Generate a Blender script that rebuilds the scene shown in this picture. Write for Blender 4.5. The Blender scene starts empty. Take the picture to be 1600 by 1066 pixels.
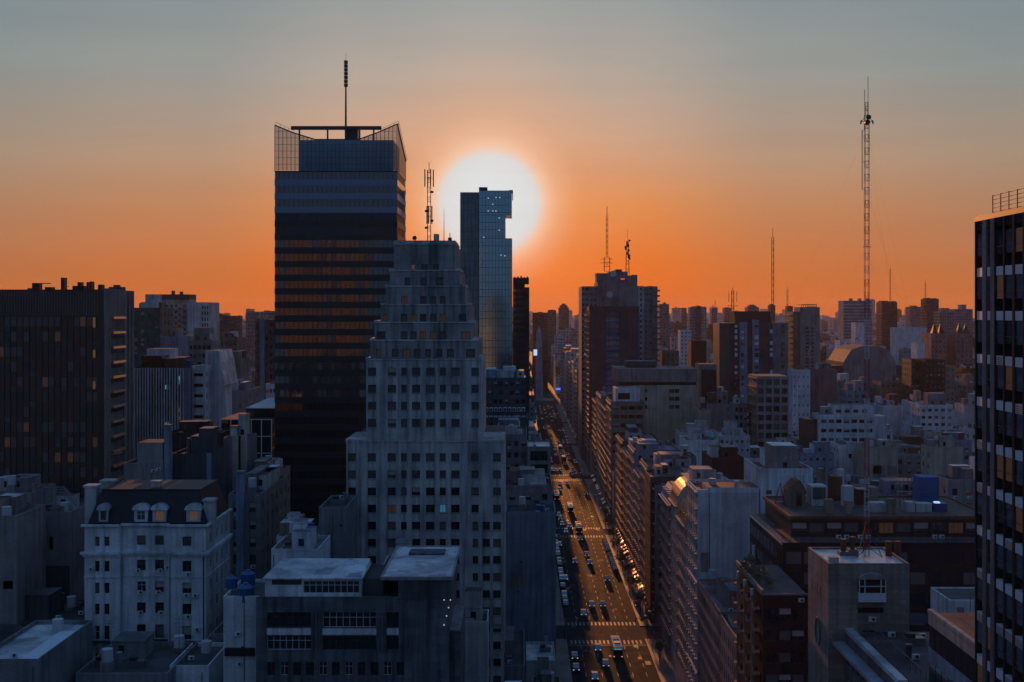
import bpy, math, random
from mathutils import Vector
from mathutils.bvhtree import BVHTree
C = bpy.context.scene
COL = C.collection
# ---------------------------------------------------------------- camera (level, looking down the avenue along +Y)
FP, VX, HY, EYE = 1874.0, 813.0, 487.0, 85.0      # focal length and vanishing point in photo pixels, eye height in metres
cam_d = bpy.data.cameras.new("camera"); cam = bpy.data.objects.new("camera", cam_d); COL.objects.link(cam)
cam_d.sensor_width = 36; cam_d.lens = 36 * FP / 1600
cam_d.shift_x = -(VX - 800) / 1600; cam_d.shift_y = (HY - 533) / 1600
cam_d.clip_start = 1; cam_d.clip_end = 30000
cam.location = (0, 0, EYE); cam.rotation_euler = (math.pi / 2, 0, 0)
C.camera = cam
# ---------------------------------------------------------------- world and sun
SUN_AZ, SUN_EL = math.radians(-1.47), math.radians(5.15)    # azimuth from +Y (negative = left)
SD = Vector((math.sin(SUN_AZ) * math.cos(SUN_EL), math.cos(SUN_AZ) * math.cos(SUN_EL), math.sin(SUN_EL)))
w = bpy.data.worlds.new("World"); C.world = w; w.use_nodes = True
nt = w.node_tree; nt.nodes.clear()
def srgb(r, g, b):
    f = lambda c: c / 12.92 if c <= .04045 else ((c + .055) / 1.055) ** 2.4
    return (f(r / 255), f(g / 255), f(b / 255), 1)
def N(t, tree=None, **k):
    n = (tree or nt).nodes.new(t)
    for a, b in k.items(): setattr(n, a, b)
    return n
def L(a, b, tree=None): (tree or nt).links.new(a, b)
def mth(op, a, b=None, tree=None, clamp=False):
    n = N('ShaderNodeMath', tree, operation=op); n.use_clamp = clamp
    for i, s in enumerate((a, b)):
        if s is None: continue
        if isinstance(s, (int, float)): n.inputs[i].default_value = s
        else: L(s, n.inputs[i], tree)
    return n.outputs[0]
def ramp(fac, stops, tree=None, interp='LINEAR'):
    r = N('ShaderNodeValToRGB', tree); r.color_ramp.interpolation = interp
    e = r.color_ramp.elements
    while len(e) < len(stops): e.new(.5)
    for i, (p, c) in enumerate(stops): e[i].position = p; e[i].color = c
    L(fac, r.inputs[0], tree); return r.outputs[0]
def mixc(f, a, b, tree=None, mode='MIX'):
    n = N('ShaderNodeMix', tree, data_type='RGBA', blend_type=mode)
    for i, s in ((0, f), (6, a), (7, b)):
        if isinstance(s, (int, float)): n.inputs[i].default_value = s
        elif isinstance(s, tuple): n.inputs[i].default_value = s
        else: L(s, n.inputs[i], tree)
    return n.outputs[2]
tc = N('ShaderNodeTexCoord'); nrm = N('ShaderNodeVectorMath', operation='NORMALIZE'); L(tc.outputs['Generated'], nrm.inputs[0])
sep = N('ShaderNodeSeparateXYZ'); L(nrm.outputs[0], sep.inputs[0])
dt = N('ShaderNodeVectorMath', operation='DOT_PRODUCT'); L(nrm.outputs[0], dt.inputs[0]); dt.inputs[1].default_value = SD
theta = mth('MULTIPLY', mth('ARCCOSINE', dt.outputs['Value']), 180 / math.pi)     # degrees from the sun
zz = mth('MULTIPLY', sep.outputs['Z'], 1 / .4, clamp=True)
away = ramp(zz, [(0, srgb(202, 98, 34)), (.071, srgb(184, 110, 64)), (.116, srgb(180, 115, 76)), (.21, srgb(172, 128, 98)), (.308, srgb(163, 141, 121)),
                 (.48, srgb(136, 146, 145)), (.63, srgb(122, 138, 146)), (1, srgb(92, 118, 146))])
near = ramp(zz, [(0, srgb(240, 98, 4)), (.10, srgb(242, 112, 12)), (.22, srgb(236, 142, 74)), (.308, srgb(220, 157, 118)), (.36, srgb(212, 166, 138)),
                 (.48, srgb(187, 169, 155)), (.63, srgb(156, 161, 160)), (1, srgb(100, 124, 148))])
azn = mth('DIVIDE', sep.outputs['X'], mth('MAXIMUM', sep.outputs['Y'], .02))
daz = mth('ABSOLUTE', mth('SUBTRACT', azn, math.tan(SUN_AZ)))
nf = ramp(mth('MULTIPLY', daz, 2.2, clamp=True), [(0, (1, 1, 1, 1)), (.22, (.8, .8, .8, 1)), (.55, (.25, .25, .25, 1)), (1, (0, 0, 0, 1))], interp='EASE')
vis = mixc(nf, away, near)
th = mth('DIVIDE', theta, 10.0, clamp=True)
halo_f = ramp(th, [(0, (1, 1, 1, 1)), (.195, (1, 1, 1, 1)), (.235, (.92, .92, .92, 1)), (.275, (.70, .70, .70, 1)), (.33, (.42, .42, .42, 1)), (.44, (.16, .16, .16, 1)), (.75, (0, 0, 0, 1))], interp='LINEAR')
halo_c = ramp(th, [(0, srgb(226, 230, 233)), (.225, srgb(220, 221, 222)), (.28, srgb(252, 206, 174)), (.45, srgb(250, 170, 118)), (1, srgb(240, 150, 90))])
vis = mixc(halo_f, vis, halo_c)
# faint uneven smog layers
smp = N('ShaderNodeMapping'); smp.inputs['Scale'].default_value = (2.2, 2.2, 26); L(nrm.outputs[0], smp.inputs[0])
smn = N('ShaderNodeTexNoise'); smn.inputs['Scale'].default_value = 1.6; smn.inputs['Detail'].default_value = 5; L(smp.outputs[0], smn.inputs[0])
vis = mixc(1.0, vis, ramp(smn.outputs[0], [(.3, (.972, .97, .968, 1)), (.7, (1.028, 1.026, 1.022, 1))]), mode='MULTIPLY')
# the rest of the dusk dome: darker blue overhead and behind
up = ramp(mth('MULTIPLY', sep.outputs['Z'], 1.0, clamp=True), [(0, (1, 1, 1, 1)), (.26, (1, 1, 1, 1)), (.6, (0, 0, 0, 1))])
back = ramp(sep.outputs['Z'], [(0, (.058, .095, .16, 1)), (.3, (.072, .148, .31, 1)), (1, (.10, .215, .46, 1))])
fr = ramp(mth('MULTIPLY_ADD', sep.outputs['Y'], .5), [(.0, (0, 0, 0, 1)), (.58, (0, 0, 0, 1)), (.9, (1, 1, 1, 1))])
ma = fr.node.inputs[0].links[0].from_node; ma.inputs[2].default_value = .5
dome = mixc(mth('MULTIPLY', up, fr), back, vis)
sky = N('ShaderNodeTexSky', sky_type='NISHITA', sun_disc=False); sky.sun_elevation = SUN_EL; sky.sun_rotation = SUN_AZ
tot = N('ShaderNodeVectorMath', operation='MULTIPLY_ADD'); L(sky.outputs[0], tot.inputs[0]); tot.inputs[1].default_value = (.0006, .0006, .0006); L(dome, tot.inputs[2])
bg = N('ShaderNodeBackground'); bg.inputs[1].default_value = 1.0; L(tot.outputs[0], bg.inputs[0])
L(bg.outputs[0], N('ShaderNodeOutputWorld').inputs[0])
sl = bpy.data.lights.new("sun", 'SUN'); sl.energy = 3.5; sl.angle = math.radians(.5); sl.color = (1, .35, .09)
so = bpy.data.objects.new("sun", sl); COL.objects.link(so); so.rotation_euler = (-SD).to_track_quat('-Z', 'Y').to_euler(); so.location = (0, 0, 300)
C.view_settings.view_transform = 'Standard'; C.view_settings.look = 'None'; C.view_settings.exposure = 0; C.view_settings.gamma = 1
C.render.engine = 'CYCLES'
cy = C.cycles; cy.use_denoising = True; cy.max_bounces = 5; cy.diffuse_bounces = 3; cy.glossy_bounces = 3; cy.volume_bounces = 0
cy.transparent_max_bounces = 12; cy.sample_clamp_indirect = 2; cy.use_adaptive_sampling = True; cy.adaptive_threshold = .02; cy.caustics_reflective = False

# ---------------------------------------------------------------- materials
MATS = {}
def princ(name, col, rough=.8, metal=0, spec=.5, emit=None, es=1):
    m = bpy.data.materials.new(name); m.use_nodes = True; t = m.node_tree
    b = t.nodes['Principled BSDF']; b.inputs['Base Color'].default_value = (*col, 1); b.inputs['Roughness'].default_value = rough
    b.inputs['Metallic'].default_value = metal; b.inputs['Specular IOR Level'].default_value = spec
    if emit: b.inputs['Emission Color'].default_value = (*emit, 1); b.inputs['Emission Strength'].default_value = es
    MATS[name] = m; return m, t, b
def wallmat(name, col, rough=.8, var=.35, streak=.35, spec=.3, bump=.0, scale=1.0, joints=None, patch=0):
    """painted or rendered masonry: broad blotches, rain streaks, fine grain, optional slab joints"""
    m, t, b = princ(name, col, rough, 0, spec)
    co = N('ShaderNodeTexCoord', t).outputs['Object']
    n1 = N('ShaderNodeTexNoise', t); n1.inputs['Scale'].default_value = .16 * scale; n1.inputs['Detail'].default_value = 6; L(co, n1.inputs[0], t)
    mp = N('ShaderNodeMapping', t); mp.inputs['Scale'].default_value = (1.1 * scale, 1.1 * scale, .06 * scale); L(co, mp.inputs[0], t)
    n2 = N('ShaderNodeTexNoise', t); n2.inputs['Scale'].default_value = 1; n2.inputs['Detail'].default_value = 5; L(mp.outputs[0], n2.inputs[0], t)
    n3 = N('ShaderNodeTexNoise', t); n3.inputs['Scale'].default_value = 2.6 * scale; n3.inputs['Detail'].default_value = 4; L(co, n3.inputs[0], t)
    f1 = ramp(n1.outputs[0], [(.3, (1 - var,) * 3 + (1,)), (.62, (1.08, 1.08, 1.08, 1))], t)
    f2 = ramp(n2.outputs[0], [(.36, (1 - streak,) * 3 + (1,)), (.56, (1, 1, 1, 1))], t)
    f3 = ramp(n3.outputs[0], [(.3, (.86, .86, .86, 1)), (.7, (1.06, 1.06, 1.06, 1))], t)
    c = mixc(1.0, (*col, 1), f1, t, 'MULTIPLY'); c = mixc(1.0, c, f2, t, 'MULTIPLY'); c = mixc(1.0, c, f3, t, 'MULTIPLY')
    oi = N('ShaderNodeObjectInfo', t); v = mth('MULTIPLY_ADD', oi.outputs['Random'], .25, t); v.node.inputs[2].default_value = .88
    cb = N('ShaderNodeCombineColor', t)
    for i in range(3): L(v, cb.inputs[i], t)
    c = mixc(1.0, c, cb.outputs[0], t, 'MULTIPLY')
    if patch:
        vo = N('ShaderNodeTexVoronoi', t, feature='F1', distance='CHEBYCHEV'); vo.inputs['Scale'].default_value = patch; L(co, vo.inputs['Vector'], t)
        sv = N('ShaderNodeSeparateColor', t); L(vo.outputs['Color'], sv.inputs[0], t); c = mixc(1.0, c, ramp(sv.outputs[0], [(0, (.55, .56, .58, 1)), (.5, (.95, .95, .95, 1)), (1, (1.15, 1.13, 1.1, 1))], t), t, 'MULTIPLY')
    if joints:
        br = N('ShaderNodeTexBrick', t); jw, jh, dark = joints
        sx = N('ShaderNodeSeparateXYZ', t); L(co, sx.inputs[0], t); cx = N('ShaderNodeCombineXYZ', t)
        L(mth('ADD', sx.outputs[0], sx.outputs[1], t), cx.inputs[0], t); L(sx.outputs[2], cx.inputs[1], t); L(cx.outputs[0], br.inputs['Vector'], t)
        br.inputs['Scale'].default_value = 1; br.inputs['Brick Width'].default_value = jw; br.inputs['Row Height'].default_value = jh
        br.inputs['Mortar Size'].default_value = .03; br.inputs['Color1'].default_value = (1, 1, 1, 1); br.inputs['Color2'].default_value = (.72, .72, .74, 1)
        br.inputs['Mortar'].default_value = (dark,) * 3 + (1,); c = mixc(1.0, c, br.outputs[0], t, 'MULTIPLY')
    L(c, b.inputs['Base Color'], t)
    return m
W_ = dict(white=(.60, .61, .62), offwhite=(.47, .46, .44), cream=(.40, .345, .27), grey=(.21, .21, .215), darkgrey=(.075, .075, .082), concrete=(.25, .235, .22),
          brick=(.17, .08, .055), pink=(.30, .16, .145), bluegrey=(.21, .25, .31), brown=(.05, .034, .028), tan=(.24, .19, .145))
for k, c in W_.items(): wallmat(k, c)
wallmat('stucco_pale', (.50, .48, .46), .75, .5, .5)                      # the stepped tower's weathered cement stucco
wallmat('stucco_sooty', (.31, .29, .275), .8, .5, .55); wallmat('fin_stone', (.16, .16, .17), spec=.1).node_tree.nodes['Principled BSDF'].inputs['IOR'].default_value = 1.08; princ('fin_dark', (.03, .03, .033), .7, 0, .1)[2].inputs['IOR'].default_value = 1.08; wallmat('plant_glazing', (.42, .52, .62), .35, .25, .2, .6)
wallmat('travertine', (.27, .235, .20), .7, .3, .3, joints=(1.5, .62, .62))
wallmat('board_concrete', (.135, .14, .15), .85, .45, .55, joints=(2.4, 1.2, .7))
wallmat('black_panel', (.016, .015, .016), .5, .4, .2, .3)
wallmat('dark_bronze', (.032, .026, .024), .4, .3, .15, .4)
wallmat('tar_roof', (.065, .062, .064), .75, .55, .1, patch=.3); wallmat('clay_roof', (.15, .07, .05), .8, .45, .1, patch=.3); wallmat('grey_roof', (.17, .17, .18), .7, .5, .1, patch=.25)
wallmat('pale_roof', (.56, .58, .60), .5, .5, .15, patch=.4); wallmat('silver_roof', (.60, .60, .59), .32, .5, .1, .6, patch=.6)
wallmat('slate', (.018, .018, .021), .55, .3, .3); wallmat('zinc', (.30, .33, .37), .4, .3, .3, .6)
wallmat('terracotta_sunglow_metal', (.50, .17, .06), .55, .3, .3, .8)  # terracotta metal; on flank ledges its orange stands in for low sunlight
wallmat('rust', (.16, .055, .03), .7); wallmat('green_panel', (.05, .09, .08), .6)
princ('glass', (.012, .016, .022), .08, 0, .7); princ('glass_teal', (.34, .50, .52), .09, .85, .6); princ('glass_band', (.15, .19, .25), .06, .7, .5); princ('glass_mirror', (.15, .15, .155), .06, .8, .5)
princ('glass_dark', (.035, .045, .055), .07, .55, .5); princ('glass_brown', (.05, .035, .03), .1, .4, .5)
princ('blind', (.30, .27, .23), .8); princ('blind_dark', (.10, .085, .08), .8); princ('panel_white', (.50, .53, .56), .5)
princ('frame_white', (.5, .5, .5), .5); princ('frame_dark', (.03, .03, .032), .5); princ('metal', (.16, .16, .17), .4, .6); princ('dark_metal', (.03, .028, .027), .5, .3)
princ('red_metal', (.28, .04, .03), .5); princ('white_metal', (.42, .42, .42), .5); princ('steel_ledge', (.55, .48, .42), .32, .4, .8)
princ('blue_tank', (.010, .055, .18), .45); princ('blue_net', (.010, .085, .24), .7); princ('tank_grey', (.40, .41, .42), .6); princ('tyre', (.012, .012, .012), .9)
princ('lit_warm', (.2, .12, .05), .5, emit=(1, .42, .12), es=.07); princ('lit_dim', (.15, .08, .05), .5, emit=(1, .40, .14), es=.018)
princ('lit_blue', (.1, .3, .4), .4, emit=(.12, .55, .9), es=.16); princ('lit_cyan', (.1, .3, .3), .4, emit=(.35, .8, .85), es=.22)
princ('screen_blue', (.02, .05, .3), .4, emit=(.06, .16, 1), es=1.4); princ('screen_white', (.3, .4, .6), .4, emit=(.45, .65, 1), es=1.0)
princ('headlamp', (.5, .5, .5), .15, emit=(.9, .9, 1), es=.5); princ('headlamp_off', (.4, .4, .42), .15); princ('red_lamp', (.4, .02, .02), .3, emit=(1, .05, .03), es=1.2); princ('spot_lamp', (.8, .8, .8), .3, emit=(1, .9, .75), es=.4)
princ('leaf', (.045, .07, .03), .7); princ('bark', (.07, .05, .035), .9)
for nm, c in (('paint_white', (.55, .56, .58)), ('paint_silver', (.28, .29, .31)), ('paint_grey', (.09, .095, .1)), ('paint_black', (.012, .012, .014)), ('paint_red', (.25, .02, .015)),
              ('paint_blue', (.03, .06, .16)), ('paint_yellow', (.45, .28, .02))): princ(nm, c, .22, .15, .6)
# asphalt: worn, patched, a little polished in the wheel tracks
m, t, b = princ('asphalt', (.05, .05, .052), .8, 0, .04)
b.inputs['IOR'].default_value = 1.16
co = N('ShaderNodeTexCoord', t).outputs['Object']; mp = N('ShaderNodeMapping', t); mp.inputs['Scale'].default_value = (.9, .035, 1); L(co, mp.inputs[0], t)
n1 = N('ShaderNodeTexNoise', t); n1.inputs['Scale'].default_value = 1; n1.inputs['Detail'].default_value = 6; L(mp.outputs[0], n1.inputs[0], t)
n2 = N('ShaderNodeTexNoise', t); n2.inputs['Scale'].default_value = .35; n2.inputs['Detail'].default_value = 8; L(co, n2.inputs[0], t)
L(mixc(.5, ramp(n1.outputs[0], [(.35, (.028, .028, .030, 1)), (.65, (.06, .058, .057, 1))], t), ramp(n2.outputs[0], [(.4, (.026, .026, .027, 1)), (.6, (.055, .052, .05, 1))], t), t), b.inputs['Base Color'], t)
L(mixc(.5, ramp(n1.outputs[0], [(.3, (.62,) * 3 + (1,)), (.7, (.8,) * 3 + (1,))], t), ramp(n2.outputs[0], [(.35, (.62,) * 3 + (1,)), (.65, (.85,) * 3 + (1,))], t), t), b.inputs['Roughness'], t)
bp = N('ShaderNodeBump', t); bp.inputs['Strength'].default_value = .25; bp.inputs['Distance'].default_value = .1
n4 = N('ShaderNodeTexNoise', t); n4.inputs['Scale'].default_value = 3; n4.inputs['Detail'].default_value = 8; L(co, n4.inputs[0], t); L(n4.outputs[0], bp.inputs['Height'], t); L(bp.outputs[0], b.inputs['Normal'], t)
wallmat('paving', (.16, .155, .15), .6, .4, .0, .4, joints=(.9, .9, .75)); wallmat('road_paint', (.24, .24, .23), .6, .6, .0, scale=3); wallmat('ground_city', (.06, .058, .056), .8, .5, 0)
wallmat('far_a', (.40, .38, .36), .85, .3, .2); wallmat('far_b', (.22, .20, .19), .85, .3, .2); wallmat('far_c', (.58, .57, .55), .8, .3, .2); wallmat('far_d', (.20, .11, .08), .85)
# see-through crown glass
m = bpy.data.materials.new('glass_screen'); m.use_nodes = True; MATS['glass_screen'] = m; t = m.node_tree; b = t.nodes['Principled BSDF']
b.inputs['Base Color'].default_value = (.10, .16, .2, 1); b.inputs['Metallic'].default_value = .6; b.inputs['Roughness'].default_value = .08
tr = N('ShaderNodeBsdfTransparent', t); tr.inputs[0].default_value = (.78, .78, .78, 1); mx = N('ShaderNodeMixShader', t); mx.inputs[0].default_value = .42
L(tr.outputs[0], mx.inputs[1], t); L(b.outputs[0], mx.inputs[2], t); L(mx.outputs[0], t.nodes['Material Output'].inputs[0], t)

# ---------------------------------------------------------------- helpers
def PX(px, Y): return (px - VX) / FP * Y
def PZ(py, Y): return EYE - (py - HY) / FP * Y
def GY(py): return EYE * FP / (py - HY)
def worg(o):
    v = Vector((0, 0, 0))
    while o: v += o.location; o = o.parent
    return v
class MB:
    """collects faces in world metres; build() links them as one mesh object"""
    def __init__(s): s.v = []; s.f = []; s.m = []; s.ml = []
    def mi(s, mat):
        if mat not in s.ml: s.ml.append(mat)
        return s.ml.index(mat)
    def poly(s, pts, mat):
        i = len(s.v); s.v += [tuple(p) for p in pts]; s.f.append(tuple(range(i, i + len(pts)))); s.m.append(s.mi(mat))
    def box(s, x0, x1, y0, y1, z0, z1, mat, top=None, skip=''):
        i = len(s.v); s.v += [(x0, y0, z0), (x1, y0, z0), (x1, y1, z0), (x0, y1, z0), (x0, y0, z1), (x1, y0, z1), (x1, y1, z1), (x0, y1, z1)]
        for k, q in (('F', (0, 1, 5, 4)), ('R', (1, 2, 6, 5)), ('B', (2, 3, 7, 6)), ('L', (3, 0, 4, 7)), ('T', (4, 5, 6, 7)), ('D', (3, 2, 1, 0))):
            if k in skip: continue
            s.f.append(tuple(i + a for a in q)); s.m.append(s.mi(top if (k == 'T' and top) else mat))
        return s
    def prism(s, pts, z0, z1, mat, top=None):
        n = len(pts)
        for a in range(n):
            p, q = pts[a], pts[(a + 1) % n]; s.poly([(p[0], p[1], z0), (q[0], q[1], z0), (q[0], q[1], z1), (p[0], p[1], z1)], mat)
        s.poly([(p[0], p[1], z1) for p in pts], top or mat); return s
    def frust(s, b0, b1, z0, z1, mat, top=None):
        """b = (x0,x1,y0,y1) at the bottom and at the top"""
        A = [(b0[0], b0[2], z0), (b0[1], b0[2], z0), (b0[1], b0[3], z0), (b0[0], b0[3], z0)]; B = [(b1[0], b1[2], z1), (b1[1], b1[2], z1), (b1[1], b1[3], z1), (b1[0], b1[3], z1)]
        for k in range(4): s.poly([A[k], A[(k + 1) % 4], B[(k + 1) % 4], B[k]], mat)
        s.poly(B, top or mat); s.poly(A[::-1], mat); return s
    def tube(s, p, q, r, mat, r2=None, n=6):
        p, q = Vector(p), Vector(q); d = (q - p).normalized(); u = d.orthogonal().normalized(); v = d.cross(u); r2 = r if r2 is None else r2
        i = len(s.v)
        for c, rr in ((p, r), (q, r2)):
            for k in range(n): a = 2 * math.pi * k / n; s.v.append(tuple(c + (u * math.cos(a) + v * math.sin(a)) * rr))
        for k in range(n): s.f.append((i + k, i + (k + 1) % n, i + n + (k + 1) % n, i + n + k)); s.m.append(s.mi(mat))
        s.f.append(tuple(i + n + k for k in range(n))); s.m.append(s.mi(mat)); s.f.append(tuple(i + n - 1 - k for k in range(n))); s.m.append(s.mi(mat)); return s
    def facade(s, face, c, a0, a1, z0, z1, wins, mat, d=.3, pane=None):
        """wall plane with real window openings; face F (y=c, towards -Y), L (x=c, towards -X), R (x=c, towards +X); wins = (centre, bottom, width, height)"""
        if face == 'F': P = lambda a, z, k: (a, c + k, z)
        elif face == 'L': P = lambda a, z, k: (c + k, a, z)
        else: P = lambda a, z, k: (c - k, a, z)
        wins = [q for q in wins if q[0] - q[2] / 2 > a0 + .01 and q[0] + q[2] / 2 < a1 - .01 and q[1] > z0 + .01 and q[1] + q[3] < z1 - .01]
        # rows of equal height share cuts; everything else by strips
        zs = sorted({round(v, 3) for q in wins for v in (q[1], q[1] + q[3])} | {z0, z1})
        for j in range(len(zs) - 1):
            za, zb = zs[j], zs[j + 1]; zc = (za + zb) / 2
            row = sorted([q for q in wins if q[1] < zc < q[1] + q[3]])
            x = a0
            for q in row:
                l, r = q[0] - q[2] / 2, q[0] + q[2] / 2
                s._q(P, x, l, za, zb, mat, face); x = r
            s._q(P, x, a1, za, zb, mat, face)
        for q in wins:
            l, r, b, tt = q[0] - q[2] / 2, q[0] + q[2] / 2, q[1], q[1] + q[3]
            s.poly([P(l, b, 0), P(r, b, 0), P(r, b, d), P(l, b, d)], mat); s.poly([P(l, tt, 0), P(l, tt, d), P(r, tt, d), P(r, tt, 0)], mat)
            s.poly([P(l, b, 0), P(l, b, d), P(l, tt, d), P(l, tt, 0)], mat); s.poly([P(r, b, 0), P(r, tt, 0), P(r, tt, d), P(r, b, d)], mat)
            if pane: s.poly([P(l, b, d), P(r, b, d), P(r, tt, d), P(l, tt, d)], pane if isinstance(pane, str) else pane())
        return wins
    def _q(s, P, l, r, b, t_, mat, face):
        if r - l > .002: s.poly([P(l, b, 0), P(r, b, 0), P(r, t_, 0), P(l, t_, 0)], mat)
    def build(s, name, parent=None, loc=None, smooth=False):
        org = worg(parent) if parent else Vector(loc if loc else (sum(v[0] for v in s.v) / len(s.v), sum(v[1] for v in s.v) / len(s.v), min(v[2] for v in s.v)))
        me = bpy.data.meshes.new(name); me.from_pydata([(v[0] - org.x, v[1] - org.y, v[2] - org.z) for v in s.v], [], s.f)
        for mm in s.ml: me.materials.append(MATS[mm])
        me.polygons.foreach_set('material_index', s.m)
        if smooth: me.polygons.foreach_set('use_smooth', [True] * len(s.f))
        me.update(); o = bpy.data.objects.new(name, me); COL.objects.link(o)
        if parent: o.parent = parent
        else: o.location = org
        return o
def tag(o, label=None, cat=None, group=None, kind=None):
    for k, v in (('label', label), ('category', cat), ('group', group), ('kind', kind)):
        if v: o[k] = v
    return o
def thing(name, label, cat, loc, group=None):
    o = bpy.data.objects.new(name, None); COL.objects.link(o); o.location = loc; o.empty_display_size = .5
    return tag(o, label, cat, group)
def struct(name, mb): o = mb.build(name, loc=(0, 0, 0)); o['kind'] = 'structure'; return o
def copy_tree(o, parent=None):
    c = o.copy(); COL.objects.link(c); c.parent = parent
    for ch in o.children: copy_tree(ch, c)
    return c
WC = {}
def winmesh(wd, ht, kind):
    k = (round(wd, 2), round(ht, 2), kind)
    if k not in WC:
        m = MB(); fw = min(.07, wd * .08); fm = 'frame_white' if 'w' in kind else 'frame_dark'; g = 'glass'
        if 'y' in kind: g = 'lit_warm'
        if 'd' in kind: g = 'lit_dim'
        if 'c' in kind: g = 'lit_cyan'
        if 'u' in kind: g = 'lit_blue'
        m.poly([(-wd / 2, 0, 0), (wd / 2, 0, 0), (wd / 2, 0, ht), (-wd / 2, 0, ht)], g)
        for a, b_ in ((-wd / 2, -wd / 2 + fw), (wd / 2 - fw, wd / 2)): m.box(a, b_, -.06, -.003, 0, ht, fm)
        m.box(-wd / 2 + fw, wd / 2 - fw, -.06, -.003, 0, fw, fm); m.box(-wd / 2 + fw, wd / 2 - fw, -.06, -.003, ht - fw, ht, fm)
        nm = max(1, round(wd / .9)) - 1
        if nm == 0 and wd > .8: nm = 1
        for q in range(nm): x = -wd / 2 + wd * (q + 1) / (nm + 1); m.box(x - fw / 2, x + fw / 2, -.055, -.003, fw, ht - fw, fm)
        if 't' in kind: m.box(-wd / 2 + fw, wd / 2 - fw, -.054, -.003, ht * .62, ht * .62 + fw, fm)
        if 'b' in kind: m.box(-wd / 2 + fw, wd / 2 - fw, -.09, -.062, ht * .45, ht - .02, 'blind')
        if 'B' in kind: m.box(-wd / 2 + fw, wd / 2 - fw, -.09, -.062, ht * .12, ht - .02, 'blind_dark')
        if 's' in kind: m.box(-wd / 2 - .1, wd / 2 + .1, -.42, -.305, -.10, -.002, 'concrete')
        me = bpy.data.meshes.new('window'); me.from_pydata(m.v, [], m.f)
        for mm in m.ml: me.materials.append(MATS[mm])
        me.polygons.foreach_set('material_index', m.m); me.update(); WC[k] = (me, m)
    return WC[k]
ROT = {'F': 0, 'L': -math.pi / 2, 'R': math.pi / 2}
def put_windows(root, face, c, wins, d, kinds, limit=100, rng=random):
    """each window its own part; past the limit the rest are one part"""
    rest = None
    for i, q in enumerate(wins):
        kd = q[4] if len(q) > 4 else kinds[int(rng.random() * len(kinds))]
        me, mb = winmesh(q[2], q[3], kd)
        p = Vector((q[0], c + d, q[1])) if face == 'F' else (Vector((c + d, q[0], q[1])) if face == 'L' else Vector((c - d, q[0], q[1])))
        if i < limit:
            o = bpy.data.objects.new('window', me); COL.objects.link(o); o.parent = root; o.location = p - worg(root); o.rotation_euler[2] = ROT[face]
        else:
            rest = rest or MB(); n = len(rest.v); cs, sn = math.cos(ROT[face]), math.sin(ROT[face])
            rest.v += [(p.x + v[0] * cs - v[1] * sn, p.y + v[0] * sn + v[1] * cs, p.z + v[2]) for v in mb.v]
            rest.f += [tuple(n + a for a in f) for f in mb.f]; rest.m += [rest.mi(mb.ml[a]) for a in mb.m]
    if rest: o = rest.build('window_rows', root); o['kind'] = 'stuff'
    return len(wins)
LMK = []      # what already stands: footprint + the picture rectangle that must stay clear of anything nearer
BOX = []      # boxes for the visibility count
def reg(x0, x1, y0, y1, z1, bot=None):
    BOX.append((x0, x1, y0, y1, z1, None))
    p0, p1 = VX + FP * x0 / y0, VX + FP * x1 / y0
    if x0 > 0: p0 = VX + FP * x0 / y1
    if x1 < 0: p1 = VX + FP * x1 / y1
    LMK.append((x0, x1, y0, y1, p0, p1, HY - FP * (z1 - EYE) / y0 if bot is None else bot))
def grid(a0, a1, z0, z1, n, w_, h_, fh, top=.9, mar=None, kinds=None, rng=random):
    """rows of windows from the top down"""
    out = []; mar = (a1 - a0) / n / 2 if mar is None else mar
    z = z1 - top - h_
    while z > z0:
        for i in range(n): out.append((a0 + mar + (a1 - a0 - 2 * mar) * (i / (n - 1) if n > 1 else .5), z, w_, h_))
        z -= fh
    return out
def ring(m, x0, x1, y0, y1, z0, z1, mat, t_=.2):
    m.box(x0, x1, y0, y0 + t_, z0, z1, mat); m.box(x0, x1, y1 - t_, y1, z0, z1, mat); m.box(x0, x0 + t_, y0 + t_, y1 - t_, z0, z1, mat); m.box(x1 - t_, x1, y0 + t_, y1 - t_, z0, z1, mat)
def ac(root, x, y, z, face='F'):
    m = MB()
    m.box(x - .42, x + .42, y - .32, y, z, z + .58, 'frame_white'); m.tube((x + .1, y - .325, z + .29), (x + .1, y - .335, z + .29), .22, 'frame_dark', n=10)
    m.build('air_conditioner', root)
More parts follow.
